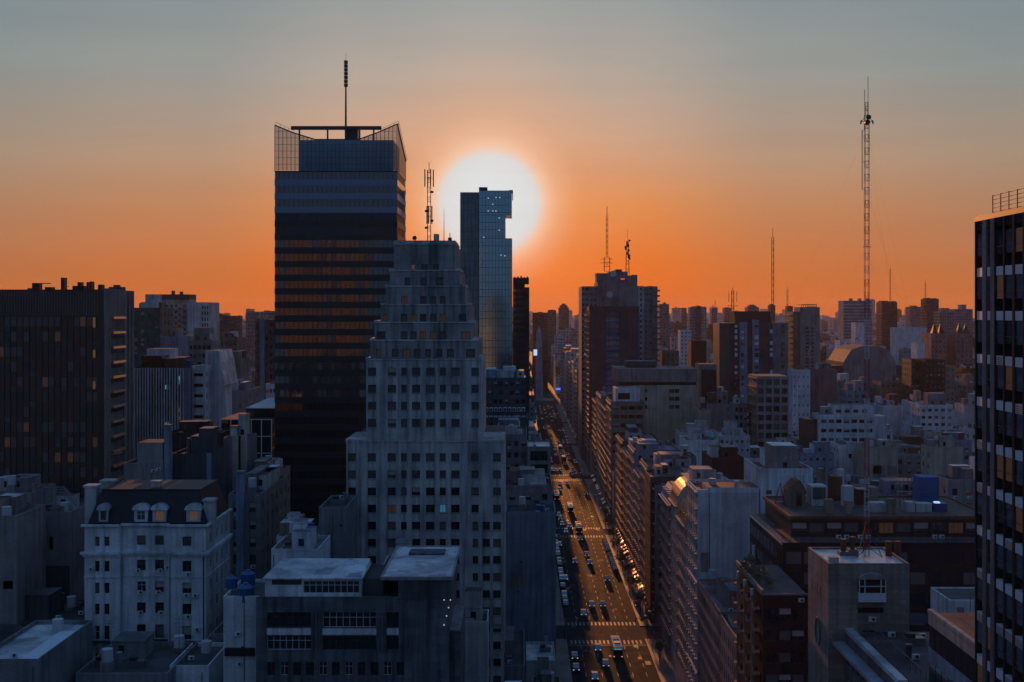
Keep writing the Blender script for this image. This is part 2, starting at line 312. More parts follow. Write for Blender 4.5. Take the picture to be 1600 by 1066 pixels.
def roofstuff(root, x0, x1, y0, y1, z, rng, n=3, wall='offwhite', big=True):
    """lift room, tanks, flues, aerials, units standing on the roof"""
    W, D = x1 - x0, y1 - y0
    used = []
    def spot(w_, d_):
        for _ in range(12):
            if W < w_ + .8 or D < d_ + .8: return None
            x = rng.uniform(x0 + .35, x1 - w_ - .35); y = rng.uniform(y0 + .35, y1 - d_ - .35)
            if all(x > u[1] + .1 or x + w_ < u[0] - .1 or y > u[3] + .1 or y + d_ < u[2] - .1 for u in used): used.append((x, x + w_, y, y + d_)); return x, y
        return None
    if big:
        w_, d_, h_ = rng.uniform(.25, .5) * W, rng.uniform(.25, .5) * D, rng.uniform(2.4, 4.2); s = spot(w_, d_)
        if s:
            x, y = s; m = MB(); win = [(x + w_ * .3, z + .9, .8, 1.2)] if w_ > 3 else []
            m.facade('F', y, x, x + w_, z, z + h_, win, wall, .15, 'glass'); m.box(x, x + w_, y, y + d_, z, z + h_, wall, 'grey_roof', skip='FD'); m.build('roof_room', root)
            mm = MB(); mm.box(x - .12, x + w_ + .12, y - .12, y + d_ + .12, z + h_ + .002, z + h_ + .18, wall, 'grey_roof'); mm.build('cornice', root)
    for _ in range(n):
        k = rng.random()
        if k < .22:
            s = spot(1.8, 1.8)
            if s:
                x, y = s; m = MB(); zb = z + rng.choice((.0, .6, 1.4))
                if zb > z: m.box(x + .1, x + 1.7, y + .1, y + 1.7, z, zb, 'concrete')
                m.tube((x + .9, y + .9, zb), (x + .9, y + .9, zb + 1.7), .8, 'tank_grey' if rng.random() < .88 else 'blue_tank', .78, n=12); m.build('water_tank', root)
        elif k < .5:
            s = spot(1.0, .8)
            if s: ac(root, s[0] + .5, s[1] + .6, z + .1)
        elif k < .7:
            s = spot(.7, .7)
            if s: x, y = s; h_ = rng.uniform(1.2, 3.2); m = MB(); m.box(x, x + .6, y, y + .6, z, z + h_, wall); m.box(x - .08, x + .68, y - .08, y + .68, z + h_ + .002, z + h_ + .16, 'grey'); m.build('chimney', root)
        elif k < .85:
            s = spot(.4, .4)
            if s:
                x, y = s; h_ = rng.uniform(2.5, 6); m = MB(); m.tube((x + .2, y + .2, z), (x + .2, y + .2, z + h_), .04, 'dark_metal', n=4)
                for q in (.7, .8, .9): m.tube((x - .5, y + .2, z + h_ * q), (x + .9, y + .2, z + h_ * q), .025, 'dark_metal', n=3)
                m.build('aerial', root)
        else:
            s = spot(2.4, 1.4)
            if s: x, y = s; m = MB(); m.box(x, x + 2.4, y, y + 1.2, z, z + .9, 'metal'); m.box(x + .2, x + 1.2, y + .1, y + 1.1, z + .902, z + 1.4, 'dark_metal'); m.build('duct', root)
def building(name, label, cat, x0, x1, y0, y1, z1, wall='offwhite', roof='grey_roof', Fw=None, Lw=None, Rw=None, par=.9, group=None, kinds=('n', 'n', 'b', 'B'), bot=None,
             zmin=2.5, roofn=4, seed=None, big=True, ledgeL=None, d=.28, limit=100, trim=None, rooms=None):
    """a building of real openings; Fw/Lw/Rw = window grid args (n, w, h, floor height, top, margin)"""
    rng = random.Random(seed if seed is not None else int(x0 * 7 + y0 * 13 + z1))
    root = thing(name, label, cat, ((x0 + x1) / 2, y0, 0), group); m = MB()
    def G(a0, a1, sp): 
        n, w_, h_, fh = sp[:4]; top = sp[4] if len(sp) > 4 else 1.0; mar = sp[5] if len(sp) > 5 else None
        return grid(a0, a1, zmin, z1, n, w_, h_, fh, top, mar, rng=rng)
    allw = []
    fw = m.facade('F', y0, x0, x1, 0, z1, G(x0, x1, Fw) if Fw else [], wall, d); allw.append(('F', y0, fw))
    if Lw: lw = m.facade('L', x0, y0, y1, 0, z1, G(y0, y1, Lw), wall, d); allw.append(('L', x0, lw)); sk = 'L'
    else: sk = ''
    if Rw: rw = m.facade('R', x1, y0, y1, 0, z1, G(y0, y1, Rw), wall, d); allw.append(('R', x1, rw)); sk += 'R'
    m.box(x0, x1, y0, y1, 0, z1, wall, roof, skip='FD' + sk)
    if allw: # dark interior behind the panes is never seen; the panes close the openings
        pass
    m.build('wall', root)
    if par: p = MB(); ring(p, x0, x1, y0, y1, z1 + .002, z1 + par, wall); p.build('parapet', root)
    if trim: p = MB(); p.box(x0 - .25, x1 + .25, y0 - .25, y0 - .003, z1 - trim, z1 - trim + .35, wall); p.build('cornice', root)
    left = limit
    for f, c, ws in allw:
        ws = sorted(ws, key=lambda q: -q[1]); put_windows(root, f, c, ws, d, kinds, max(0, left), rng); left -= len(ws)
    if ledgeL:
        fh, dp, mat = ledgeL[:3]; z = z1 - (ledgeL[3] if len(ledgeL) > 3 else 0.3); k = 0
        bay = 2.3 + (int(y0) % 5) * .22; dp = min(dp, .75)
        while z > 5 and k < 40:
            p = MB(); yy = y0 + .5
            if k % 6 == 0: p.box(x0 - .35, x0 - .003, y0 + .1, y1 - .1, z + .25, z + .4, wall)
            while yy < y1 - 1.6:
                p.box(x0 - dp, x0 - .003, yy, yy + 1.35, z - .10, z, mat); p.box(x0 - dp, x0 - dp + .05, yy, yy + 1.35, z + .78, z + .84, 'metal')
                for q in range(5): p.box(x0 - dp, x0 - dp + .03, yy + q * .32, yy + q * .32 + .03, z + .003, z + .777, 'metal')
                yy += bay
            p.build('balcony_row', root); z -= fh; k += 1
    if y0 < 430 and wall not in ('black_panel', 'dark_bronze'):
        for f, c, ws in allw:
            if f == 'F':
                for q in ws[:60]:
                    if rng.random() < .22 and q[2] < 2: ac(root, q[0] + .1, c - .01, q[1] - .68)
        if rng.random() < .7: p = MB(); xx = rng.uniform(x0 + .3, x1 - .3); p.tube((xx, y0 - .08, 2), (xx, y0 - .08, z1 - .3), .06, 'metal', n=5); p.build('downpipe', root)
    if not Fw and y0 < 460 and z1 > 12 and x1 - x0 > 3:
        for _ in range(rng.choice((2, 3, 4))):
            w_, h_ = rng.uniform(.6, min(4.5, (x1 - x0) * .45)), rng.uniform(.6, 5); xa = rng.uniform(x0 + .2, x1 - w_ - .2); za = rng.uniform(z1 * .35, z1 - h_ - .5)
            p = MB(); p.box(xa, xa + w_, y0 - .02, y0 - .003, za, za + h_, rng.choice([wall, 'grey', 'concrete', wall])); p.build('wall_patch', root)
        for _ in range(2): xa, za = rng.uniform(x0 + .3, x1 - .8), rng.uniform(z1 * .5, z1 - 1); p = MB(); p.box(xa, xa + .45, y0 - .12, y0 - .003, za, za + .35, 'dark_metal'); p.build('wall_vent', root)
    if ledgeL:
        yy = y0 + .5
        while yy < y1 - 3: p = MB(); p.poly([(x0 - .01, yy, 4.0), (x0 - .01, yy + 2.6, 4.0), (x0 - 1.5, yy + 2.6, 3.2), (x0 - 1.5, yy, 3.2)], rng.choice(['steel_ledge', 'terracotta_sunglow_metal', 'tan'])); p.box(x0 - 1.52, x0 - 1.47, yy, yy + 2.6, 3.0, 3.2, 'tan'); p.build('glint_awning', root); yy += rng.uniform(3.2, 6)  # awnings added at street level to catch the sun as orange glints
        p = MB(); p.box(x0 - .55, x0 - .003, y0 + .02, y1 - .02, z1 - .2, z1 + .05, 'steel_ledge'); p.build('cornice', root)  # top ledge added to catch a streak of orange sun
    if roofn or big: roofstuff(root, x0 + .25, x1 - .25, y0 + .25, y1 - .25, z1, rng, roofn, wall, big)
    reg(x0, x1, y0, y1, z1 + par, bot)
    return root
def added_floors(root, x0, x1, y0, y1, z, wall, rng, n=2):
    """uneven later floors and sheds that break up a roof"""
    for _ in range(n):
        W, D = x1 - x0, y1 - y0
        if W < 4 or D < 4: return
        w_, d_ = rng.uniform(.25, .6) * W, rng.uniform(.25, .55) * D; a, b_ = rng.uniform(x0, x1 - w_), rng.uniform(y0 + .3, y1 - d_); h_ = rng.choice((1.1, 2.6, 2.9, 3.1, 5.4)); m = MB(); wl = rng.choice([wall, wall, 'offwhite', 'concrete', 'brick', 'white'])
        ws = [(a + w_ * (q + .5) / max(1, int(w_ / 2.6)), z + .8, .9, 1.2) for q in range(max(1, int(w_ / 2.6)))] if h_ > 2 and rng.random() < .7 else []
        m.facade('F', b_, a, a + w_, z, z + h_, ws, wl, .15, 'glass'); m.box(a, a + w_, b_, b_ + d_, z, z + h_, wl, rng.choice(['tar_roof', 'grey_roof', 'clay_roof', 'pale_roof']), skip='FD')
        if h_ > 5: m.box(a - .1, a + w_ + .1, b_ - .1, b_ - .003, z + 2.6, z + 2.8, wl)
        m.build('added_floor', root)
def pxb(name, label, cat, p0, p1, py, Y, D, bot=None, **k):
    """the same, given by where its front stands in the photo and how far away"""
    return building(name, label, cat, PX(p0, Y), PX(p1, Y), Y, Y + D, PZ(py, Y) - k.get('par', .9), bot=bot, **k)
# ================================================================= THE SETTING
XR0, XR1, XL, XRB = 12.0, 32.3, 8.0, 36.5       # kerbs of the avenue, left and right building lines
CROSS = [(311, 324), (456, 468), (608, 621), (760, 772), (910, 922)]
m = MB(); m.poly([(-9000, -40, 0), (9000, -40, 0), (9000, 14000, 0), (-9000, 14000, 0)], 'ground_city'); struct('ground', m)
m = MB(); m.poly([(XR0, 40, .004), (XR1, 40, .004), (XR1, 1100, .004), (XR0, 1100, .004)], 'asphalt'); struct('avenue_road', m)
m = MB(); m.poly([(-60, 1100, .004), (95, 1100, .004), (95, 1235, .004), (-60, 1235, .004)], 'asphalt'); struct('wide_avenue', m)
m = MB(); m.poly([(6, 1236, .006), (34, 1236, .006), (34, 3000, .006), (6, 3000, .006)], 'asphalt'); struct('far_avenue_road', m)
for a, b_ in CROSS:
    m = MB(); m.poly([(-120, a, .008), (XR0 - .05, a, .008), (XR0 - .05, b_, .008), (-120, b_, .008)], 'asphalt'); m.poly([(XR1 + .05, a, .008), (170, a, .008), (170, b_, .008), (XR1 + .05, b_, .008)], 'asphalt'); struct('side_street', m)
ya = 60
for a, b_ in CROSS + [(1095, 1100)]:
    for x0, x1 in ((XL - .01, XR0), (XR1, XRB + .01)):
        m = MB(); m.box(x0, x1, ya, a, 0, .13, 'paving', skip='D')
        struct('pavement', m)
    ya = b_
m = MB()
for a, b_ in CROSS[:4]:
    for yy in (a - 4.2, b_ + .8):
        x = XR0 + .9
        while x < XR1 - 1: m.poly([(x, yy, .012), (x + .5, yy, .012), (x + .5, yy + 3.4, .012), (x, yy + 3.4, .012)], 'road_paint'); x += 1.05
    x = XR0 + .3; m.poly([(x, a - 5.6, .012), (XR1 - .3, a - 5.6, .012), (XR1 - .3, a - 5.2, .012), (x, a - 5.2, .012)], 'road_paint')
struct('crosswalk_markings', m)
m = MB()
for x in (15.4, 19.2, 22.9, 26.4, 29.6):
    y = 62
    while y < 1090:
        if not any(a - 8 < y < b_ + 6 for a, b_ in CROSS): m.poly([(x - .08, y, .012), (x + .08, y, .012), (x + .08, y + 3, .012), (x - .08, y + 3, .012)], 'road_paint')
        y += 7.5
struct('lane_markings', m)
m = MB(); rg = random.Random(4)
for _ in range(46):
    x, y = rg.uniform(13, 31), rg.uniform(262, 620); s_ = rg.uniform(.4, 1.4)
    m.poly([(x, y, .0095), (x + s_, y, .0095), (x + s_, y + s_ * 2.2, .0095), (x, y + s_ * 2.2, .0095)], 'ground_city' if rg.random() < .6 else 'paving')
struct('road_patches', m)

# ================================================================= LANDMARKS
# ---- the stepped tower of pale stucco
Y = 222.0; root = thing('stepped_tower', 'tall pale stucco tower stepping back towards its top, lattice mast on the roof', 'office tower', (PX(665, Y), Y, 0))
tiers = [(541, 787, 691, 1600), (572, 752, 563, 691), (578, 746.5, 533, 563), (584, 738, 505, 533), (593, 732, 477, 505), (601, 725, 448, 477), (607, 717, 423, 448), (613, 710, 381, 423)]
main_c = [(574.5, 587.5), (605.5, 618.5), (626.5, 635.5), (643.5, 656.5), (665.5, 679), (687, 696.5), (705, 718), (736.5, 748)]
rows = {566: 0}
allw = []; rg = random.Random(11)
m = MB()
def cw(c, py, h_=1.5, k=None): # photo columns to a window
    return ((PX(c[0], Y) + PX(c[1], Y)) / 2, PZ(py, Y) - h_ / 2, (c[1] - c[0]) / FP * Y, h_) + ((k,) if k else ())
tw = {}
pys = [581 + 26.75 * k for k in range(19)]
tw[1] = [cw(c, p) for p in pys if p < 685 for c in main_c]
low = []
for p in pys:
    if p < 700: continue
    for c in main_c[:7]: low.append(cw(c, p))
    low.append(cw((544, 556), p))
    if p < 815: low.append(cw(main_c[7], p)); low.append(cw((770.5, 782.5), p))
    else: low += [cw((738.5, 747), p), cw((754, 765.5), p), cw((770.5, 782.5), p)]
tw[0] = low
tw[2] = [cw(c, 552) for c in ((587, 594), (612, 622), (629, 640), (646, 656), (664, 673), (681, 691), (698, 709), (728, 742))]
tw[3] = [cw(c, 524.5) for c in ((587, 601), (625, 635), (640, 650), (655, 665), (671, 681), (686, 696), (720, 735))]
tw[4] = [cw(c, 497) for c in ((596, 604), (625, 635), (640, 650), (655, 665), (671, 681), (686, 696), (716, 728))]
tw[5] = [cw(c, 469) for c in ((625, 635), (655, 665), (671, 680), (686, 695))]
tw[6] = [cw(c, 439.5) for c in ((630, 639), (655, 665), (681, 691))]
tw[7] = [cw(c, 416.5, 1.0) for c in ((640, 646), (656, 667), (675, 684))]
deep = 33.0; prev_top = 0
fronts = []
for i, (a, b_, top, _) in enumerate(tiers):
    x0, x1 = PX(a, Y), PX(b_, Y); yf = Y + (.0 if i == 0 else .35 + .0 * i) + max(0, i - 1) * .45; yb = Y + deep - i * 1.6
    z0 = prev_top; z1 = PZ(top, Y); ws = tw[i]
    ws = [q for q in ws if q[1] > z0 + .05 and q[1] + q[3] < z1 - .05]
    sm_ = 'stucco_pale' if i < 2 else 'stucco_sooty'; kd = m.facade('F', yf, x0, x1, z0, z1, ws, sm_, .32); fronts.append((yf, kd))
    rw = [q for q in grid(yf, yb, max(z0, 6) + .3, z1, 5, 1.3, 1.5, 3.17, 1.2)] if i < 3 else []
    rw = m.facade('R', x1, yf, yb, z0, z1, rw, sm_, .3, 'glass')
    m.box(x0, x1, yf, yb, z0, z1, sm_, 'tar_roof', skip='FRD')
    prev_top = z1
m.build('wall', root)
tops = [PZ(t_[2], Y) for t_ in tiers]
for i, (a, b_, top, _) in enumerate(tiers):     # coping bands round each setback
    x0, x1 = PX(a, Y), PX(b_, Y); yf = Y + (.35 if i else 0) + max(0, i - 1) * .45; z1 = tops[i]; mm = MB(); nx0, nx1 = (PX(tiers[i + 1][0], Y), PX(tiers[i + 1][1], Y)) if i < 7 else (x0 + 1, x1 - 1)
    mm.box(x0 - .12, nx0 - .003, yf - .12, yf + 14, z1 + .003, z1 + .5, 'stucco_pale'); mm.box(nx1 + .003, x1 + .12, yf - .12, yf + 14, z1 + .003, z1 + .5, 'stucco_pale')
    mm.box(nx0, nx1, yf - .12, yf + .30, z1 + .003, z1 + .25, 'stucco_pale'); mm.build('parapet', root)
cnt = 0
for yf, ws in sorted([q for q in fronts if q[1]], key=lambda q: -q[1][0][1]):
    ks = []
    for q in ws:
        r = rg.random(); k = 'ns' if r < .62 else ('bs' if r < .68 else ('Bs' if r < .9 else 'ts'))
        px, py = VX + FP * q[0] / Y, HY + (EYE - q[1]) * FP / Y
        if abs(px - 692) < 5 and 785 < py < 805: k = 'us'
        if abs(px - 612) < 6 and 785 < py < 805: k = 'ds'
        if py < 560: k = 'ds' if r < .22 else ('Bs' if r < .8 else 'ns')
        if abs(px - 643) < 4 and py < 430: k = 'y'
        ks.append(q[:4] + (k,))
    ks.sort(key=lambda q: -q[1]); put_windows(root, 'F', yf, ks, .32, ('n',), max(0, 100 - cnt), rg); cnt += len(ks)
z = tops[-1]; xa, xb = PX(613, Y), PX(710, Y); yf7 = Y + .35 + 6 * .45
mm = MB(); ring(mm, xa + .02, xb - .02, yf7 + .35, yf7 + 12, z + .003, z + .8, 'stucco_pale'); mm.build('parapet', root)
mm = MB(); mm.box(PX(674, Y), PX(682, Y), Y + 6, Y + 7.5, z, z + 2.2, 'stucco_pale'); mm.build('roof_room', root)
mm = MB(); mm.tube((PX(645, Y), Y + 5, z), (PX(645, Y), Y + 5, z + 1.2), .05, 'dark_metal'); mm.tube((PX(645, Y), Y + 4.9, z + 1.3), (PX(645, Y) - .1, Y + 4.6, z + 1.35), .35, 'dark_metal', .45, n=10); mm.build('satellite_dish', root)
mm = MB(); mm.tube((PX(700, Y), Y + 6, z), (PX(700, Y), Y + 6, z + 2.4), .07, 'dark_metal'); mm.box(PX(700, Y) - .35, PX(700, Y) + .35, Y + 5.8, Y + 6.2, z + .9, z + 1.5, 'dark_metal'); mm.build('aerial', root)
mm = MB(); mm.tube((PX(690.5, Y), Y + 6, z), (PX(690.5, Y), Y + 6, z + 7), .09, 'dark_metal', .02); mm.build('lightning_rod', root)
reg(PX(541, Y), PX(787, Y), Y, Y + deep, tops[0]); reg(PX(572, Y), PX(752, Y), Y, Y + deep, tops[1]); reg(PX(593, Y), PX(732, Y), Y, Y + 26, z)

def lattice(name, label, cat, x, y, z0, z1, w0, mats=('dark_metal',), extra=None, w1=None, step=None, r=.05, group=None, parent=None):
    """square lattice mast: four chords, rungs and diagonals; then whatever hangs on it"""
    w1 = w0 if w1 is None else w1; step = step or w0 * 1.4
    root = parent or thing(name, label, cat, (x, y, z0), group); n = max(3, int((z1 - z0) / step)); m = MB()
    for k in range(n):
        a, b_ = z0 + (z1 - z0) * k / n, z0 + (z1 - z0) * (k + 1) / n; wa = (w0 + (w1 - w0) * k / n) / 2; wb = (w0 + (w1 - w0) * (k + 1) / n) / 2; mt = mats[(k // 6) % len(mats)]
        A = [(x - wa, y - wa, a), (x + wa, y - wa, a), (x + wa, y + wa, a), (x - wa, y + wa, a)]; B = [(x - wb, y - wb, b_), (x + wb, y - wb, b_), (x + wb, y + wb, b_), (x - wb, y + wb, b_)]
        for q in range(4):
            m.tube(A[q], B[q], r, mt, n=3); m.tube(A[q], B[(q + 1) % 4] if k % 2 else A[(q + 1) % 4], r * .6, mt, n=3)
            m.tube(B[q], B[(q + 1) % 4], r * .6, mt, n=3)
    m.build('lattice', root)
    return root
def panels(root, x, y, z0, z1, rad, n, mat='dark_metal', w_=.25):
    for k in range(n):
        a = 2 * math.pi * k / n + .4; m = MB(); cx, cy_ = x + rad * math.cos(a), y + rad * math.sin(a)
        m.box(cx - w_ / 2, cx + w_ / 2, cy_ - .1, cy_ + .1, z0, z1, mat); m.tube((x, y, (z0 + z1) / 2), (cx, cy_, (z0 + z1) / 2), .04, mat, n=4); m.build('antenna_panel', root)
def drum(root, x, y, z, r, ang, mat='dark_metal', dist=.5):
    m = MB(); dx, dy = math.cos(ang), math.sin(ang); m.tube((x + dx * dist * .3, y + dy * dist * .3, z), (x + dx * dist, y + dy * dist, z), r, mat, n=12); m.build('dish', root)
def pole(root, x, y, z0, z1, r, mat='dark_metal', nm='pole', r2=None):
    m = MB(); m.tube((x, y, z0), (x, y, z1), r, mat, r2, n=5); m.build(nm, root)
xm = PX(670.5, 228); z0m = tops[-1]
mast = lattice('lattice_mast', 'slender lattice mast with antenna panels on the stepped tower roof', 'antenna mast', xm, 228, z0m, PZ(270, 228), .62, r=.05)
pole(mast, xm, 228, PZ(270, 228), PZ(254, 228), .06)
panels(mast, xm, 228, PZ(292, 228), PZ(265, 228), .85, 4, w_=.2); panels(mast, xm, 228, PZ(350, 228), PZ(322, 228), .55, 3, w_=.2)
for a, zz_ in ((.3, 300), (3.4, 330), (3.0, 356), (.1, 345)): drum(mast, xm, 228, PZ(zz_, 228), .22, a, dist=.8)

# ---- the tall glass tower with the dipping crown
Y = 300.0; xl, xr = PX(429, Y), PX(621, Y); yb = 322.0; zc = PZ(267, Y)
root = thing('glass_tower', 'tallest dark glass tower with a see-through crown dipping in the middle', 'office tower', ((xl + xr) / 2, Y, 0))
m = MB(); m.box(xl + .35, xr - .35, Y + .35, yb - .35, 0, zc - .3, 'dark_bronze', 'tar_roof'); m.box(xl, xr, Y, yb, zc - .3, zc, 'dark_bronze', 'tar_roof'); m.build('wall', root)
fh = (zc - 8) / 33; rg = random.Random(5)
for k in range(33):
    z1 = zc - .35 - k * fh; z0 = z1 - fh + .02; g = 'glass_mirror' if k < 17 else 'glass_brown'  # lower floors: glass colour darkened in place of a dark mirrored city
    if k in (3, 4): g = 'glass_dark'
    m = MB(); zs = z0 + fh * .46
    m.box(xl, xr, Y, yb, z0, zs, 'glass_band' if k < 3 else 'dark_bronze'); 
    m.build('spandrel', root)
    m = MB(); n = 26
    for i in range(n):
        a, b_ = xl + .1 + (xr - xl - .2) * i / n, xl + .1 + (xr - xl - .2) * (i + 1) / n; j = rg.uniform(-.005, .005)
        m.poly([(a + .04, Y + .08 + j, zs + .003), (b_ - .04, Y + .08 - j, zs + .003), (b_ - .04, Y + .08 - j + rg.uniform(-.003, .003), z1 - .003), (a + .04, Y + .08 + j, z1 - .003)], g)
        m.box(a - .03, a + .03, Y - .02, Y + .06, zs + .003, z1 - .003, 'frame_dark')
    for i in range(16):
        a, b_ = Y + .1 + (yb - Y - .2) * i / 16, Y + .1 + (yb - Y - .2) * (i + 1) / 16
        m.poly([(xr - .08, a + .04, zs), (xr - .08, b_ - .04, zs), (xr - .08, b_ - .04, z1), (xr - .08, a + .04, z1)], g); m.box(xr - .06, xr + .02, a - .03, a + .03, zs + .003, z1 - .003, 'frame_dark')
    m.build('window_band', root)
def crown(yy, nm, flip=False):
    pts = [(429, 195.5), (457, 207), (492, 218), (560, 218), (590, 207), (620, 194)]
    def top(px):
        for (a, za), (b_, zb) in zip(pts, pts[1:]):
            if px <= b_: return za + (zb - za) * (px - a) / (b_ - a)
        return pts[-1][1]
    m = MB(); n = 30
    for i in range(n):
        pa, pb = 429 + 191 * i / n, 429 + 191 * (i + 1) / n
        m.poly([(PX(pa, Y), yy, zc + .1), (PX(pb, Y), yy, zc + .1), (PX(pb, Y), yy, PZ(top(pb), Y)), (PX(pa, Y), yy, PZ(top(pa), Y))], 'glass_screen')
    m.build('crown_glass', root); m = MB()
    for i in range(n + 1): pa = 429 + 191 * i / n; m.tube((PX(pa, Y), yy + .08, zc), (PX(pa, Y), yy + .08, PZ(top(pa), Y)), .085, 'frame_dark', n=4)
    for k in range(1, 7):
        z = zc + 1.65 * k
        segs = [429 + 191 * i / 60 for i in range(61) if PZ(top(429 + 191 * i / 60), Y) > z]
        run = [segs[0]] if segs else []
        for a, b_ in zip(segs, segs[1:] + [None]):
            if b_ is None or b_ - a > 4: m.tube((PX(run[0], Y), yy + .08, z), (PX(a, Y), yy + .08, z), .05, 'frame_dark', n=4); run = [b_]
    for (a, za), (b_, zb) in zip(pts, pts[1:]): m.tube((PX(a, Y), yy, PZ(za, Y)), (PX(b_, Y), yy, PZ(zb, Y)), .16, 'frame_dark', n=5)
    m.build('crown_frame', root)
crown(Y + .1, 'f')
m = MB()   # solid plant floors behind the crown glass
m.frust((PX(462, Y), PX(612, Y), Y + 4, yb - 3), (PX(462, Y), PX(612, Y), Y + 4, yb - 3), zc, PZ(219, Y + 4), 'plant_glazing', 'tar_roof'); m.build('plant_room', root)
m = MB(); zt0, zt1 = PZ(203, Y + 14), PZ(197.5, Y + 14); m.box(PX(455, Y + 14), PX(596, Y + 14), Y + 13.5, Y + 14.3, zt0, zt1, 'frame_dark')
for px in (468, 512, 540, 562, 584): m.box(PX(px, Y + 14) - .2, PX(px, Y + 14) + .2, Y + 13.7, Y + 14.1, PZ(221, Y + 14), zt0 - .003, 'frame_dark')
m.box(PX(539, Y + 14), PX(558, Y + 14), Y + 14.5, Y + 17, PZ(219, Y + 14), PZ(200, Y + 14), 'frame_dark'); m.build('roof_gantry', root)
m = MB()   # side return of the crown: rail and rungs falling towards the back
ztop, zb_ = PZ(194, Y), PZ(252, yb)
for i in range(14):
    f = i / 13; y_ = Y + (yb - Y) * f; z = ztop + (zb_ - ztop) * f; m.tube((xr + .02, y_, zc), (xr + .02, y_, z), .06, 'frame_dark', n=4)
m.tube((xr + .05, Y, ztop), (xr + .05, yb, zb_), .18, 'frame_dark', n=5); m.tube((xr + .35, Y, ztop + .3), (xr + .35, yb, zb_ + .3), .07, 'frame_dark', n=4); m.build('crown_frame', root)
m = MB(); m.poly([(xr, Y + .12, zc + .1), (xr, yb, zc + .1), (xr, yb, zb_), (xr, Y + .12, ztop)], 'glass_screen'); m.build('crown_glass', root)
for a, b_ in ((430, 457), (594, 622)):
    m = MB(); za, zb2 = (PZ(190, Y), PZ(203, Y)) if a < 500 else (PZ(201, Y), PZ(188.5, Y)); m.tube((PX(a, Y), Y + 1, za), (PX(b_, Y), Y + 1, zb2), .05, 'frame_dark', n=4)
    for k in range(5): px = a + (b_ - a) * k / 4; z = za + (zb2 - za) * k / 4; m.tube((PX(px, Y), Y + 1, z - 1.1), (PX(px, Y), Y + 1, z), .04, 'frame_dark', n=4)
    m.build('railing', root)
reg(xl, xr, Y, yb, zc); reg(PX(445, Y), xr, Y, yb, zc + 8)
Yp = Y + 16; xp = PX(540.5, Yp); zr = PZ(203, Yp) - 3
ant = thing('roof_antenna', 'black antenna pole thickened at its tip above the tallest glass tower', 'antenna', (xp, Yp, PZ(219, Yp)))
pole(ant, xp, Yp, PZ(219, Yp), PZ(136, Yp), .32, nm='pole', r2=.22)
for k in range(7): m = MB(); za = PZ(136 - 6 * k, Yp); m.tube((xp, Yp, za + .05), (xp, Yp, za + .85), .52, 'dark_metal', .52, n=8); m.build('antenna_ring', ant)
pole(ant, xp, Yp, PZ(94, Yp), PZ(85, Yp), .05, nm='lightning_rod')

# ---- the glass tower in front of the sun
Y = 560.0; X = lambda p: PX(p, Y)
root = thing('notched_glass_tower', 'blue glass tower with a notch near its top standing before the sun', 'office tower', (X(760), Y, 0))
m = MB(); zt = PZ(298.5, Y); m.box(X(719), X(748), Y, Y + 24, 0, zt - .6, 'concrete', 'tar_roof'); m.build('wall', root)
mm = MB()
for k in range(40): z = zt - 2.2 - k * 3.4; mm.box(X(721), X(746), Y - .05, Y - .003, z, z + .12, 'darkgrey')
mm.build('joint_lines', root)
for nm, p1, ya_, yb_ in (('glass_block', 799.5, 298, 336), ('glass_waist', 789.5, 336, 372.6), ('glass_block', 800, 372.6, 700)):
    m = MB(); z1, z0 = PZ(ya_, Y), max(0, PZ(yb_, Y)); xa, xb = X(748.5), X(p1); m.box(xa, xb, Y - .4, Y + 22, z0 + (.01 if z0 else 0), z1, 'glass_teal', 'tar_roof'); m.build(nm, root)
    m = MB(); z = z1
    while z > z0 + .3: m.box(xa, xb + .02, Y - .47, Y - .403, z - .14, z, 'frame_dark'); z -= 3.4
    n = round((xb - xa) / 1.5)
    for k in range(n + 1): x = xa + (xb - xa) * k / n; m.box(x - .05, x + .05, Y - .49, Y - .471, z0 + .1, z1, 'frame_dark')
    m.build('window_grid', root)
m = MB(); m.box(X(748), X(761), Y + 3, Y + 9, zt - .5, PZ(291.5, Y), 'darkgrey'); m.build('roof_room', root)
m = MB(); m.box(X(795), X(801.5), Y + .5, Y + 2, PZ(302, Y), PZ(297, Y), 'dark_metal'); m.tube((X(801), Y + 1, PZ(300, Y)), (X(801), Y + 1, PZ(313, Y)), .2, 'dark_metal'); m.build('window_cradle', root)
rg = random.Random(2)
for px, py in ((763, 310), (775, 309), (781, 309), (770, 319.5), (763, 330), (770, 330), (775, 330), (780, 341), (780, 360), (783, 399), (789, 400), (756, 371)):
    m = MB(); m.box(X(px) - .28, X(px) + .28, Y - .5, Y - .41, PZ(py, Y) - .2, PZ(py, Y) + .25, 'spot_lamp'); m.build('ceiling_lamp', root)
reg(X(719), X(800), Y, Y + 24, zt, 575)
# ---- brown tower by the avenue
Y = 640.0; X = lambda p: PX(p, Y)
root = thing('brown_tower', 'narrow dark brown tower right of the notched glass tower', 'apartment tower', (X(814), Y, 0))
m = MB(); zt = PZ(449, Y); m.box(X(801.5), X(827), Y, Y + 26, 0, zt, 'brown', 'tar_roof'); m.box(X(801.5), X(820), Y + .5, Y + 25, zt, PZ(443, Y), 'brown'); m.box(X(801.5), X(826.5), Y, Y + 26, PZ(443, Y) + .003, PZ(434, Y), 'brown', 'tar_roof'); m.build('wall', root)
for k in range(29):
    m = MB(); z = zt - 1 - k * 3.3
    for q in range(7): x = X(803) + q * 1.18; m.box(x, x + .8, Y - .03, Y - .003, z - 1.5, z, 'glass_brown')
    for q in range(9): y_ = Y + 1 + q * 2.7; m.box(X(827) + .003, X(827) + .03, y_, y_ + 1.6, z - 1.5, z, 'glass_brown')
    m.build('window_band', root)
m = MB()
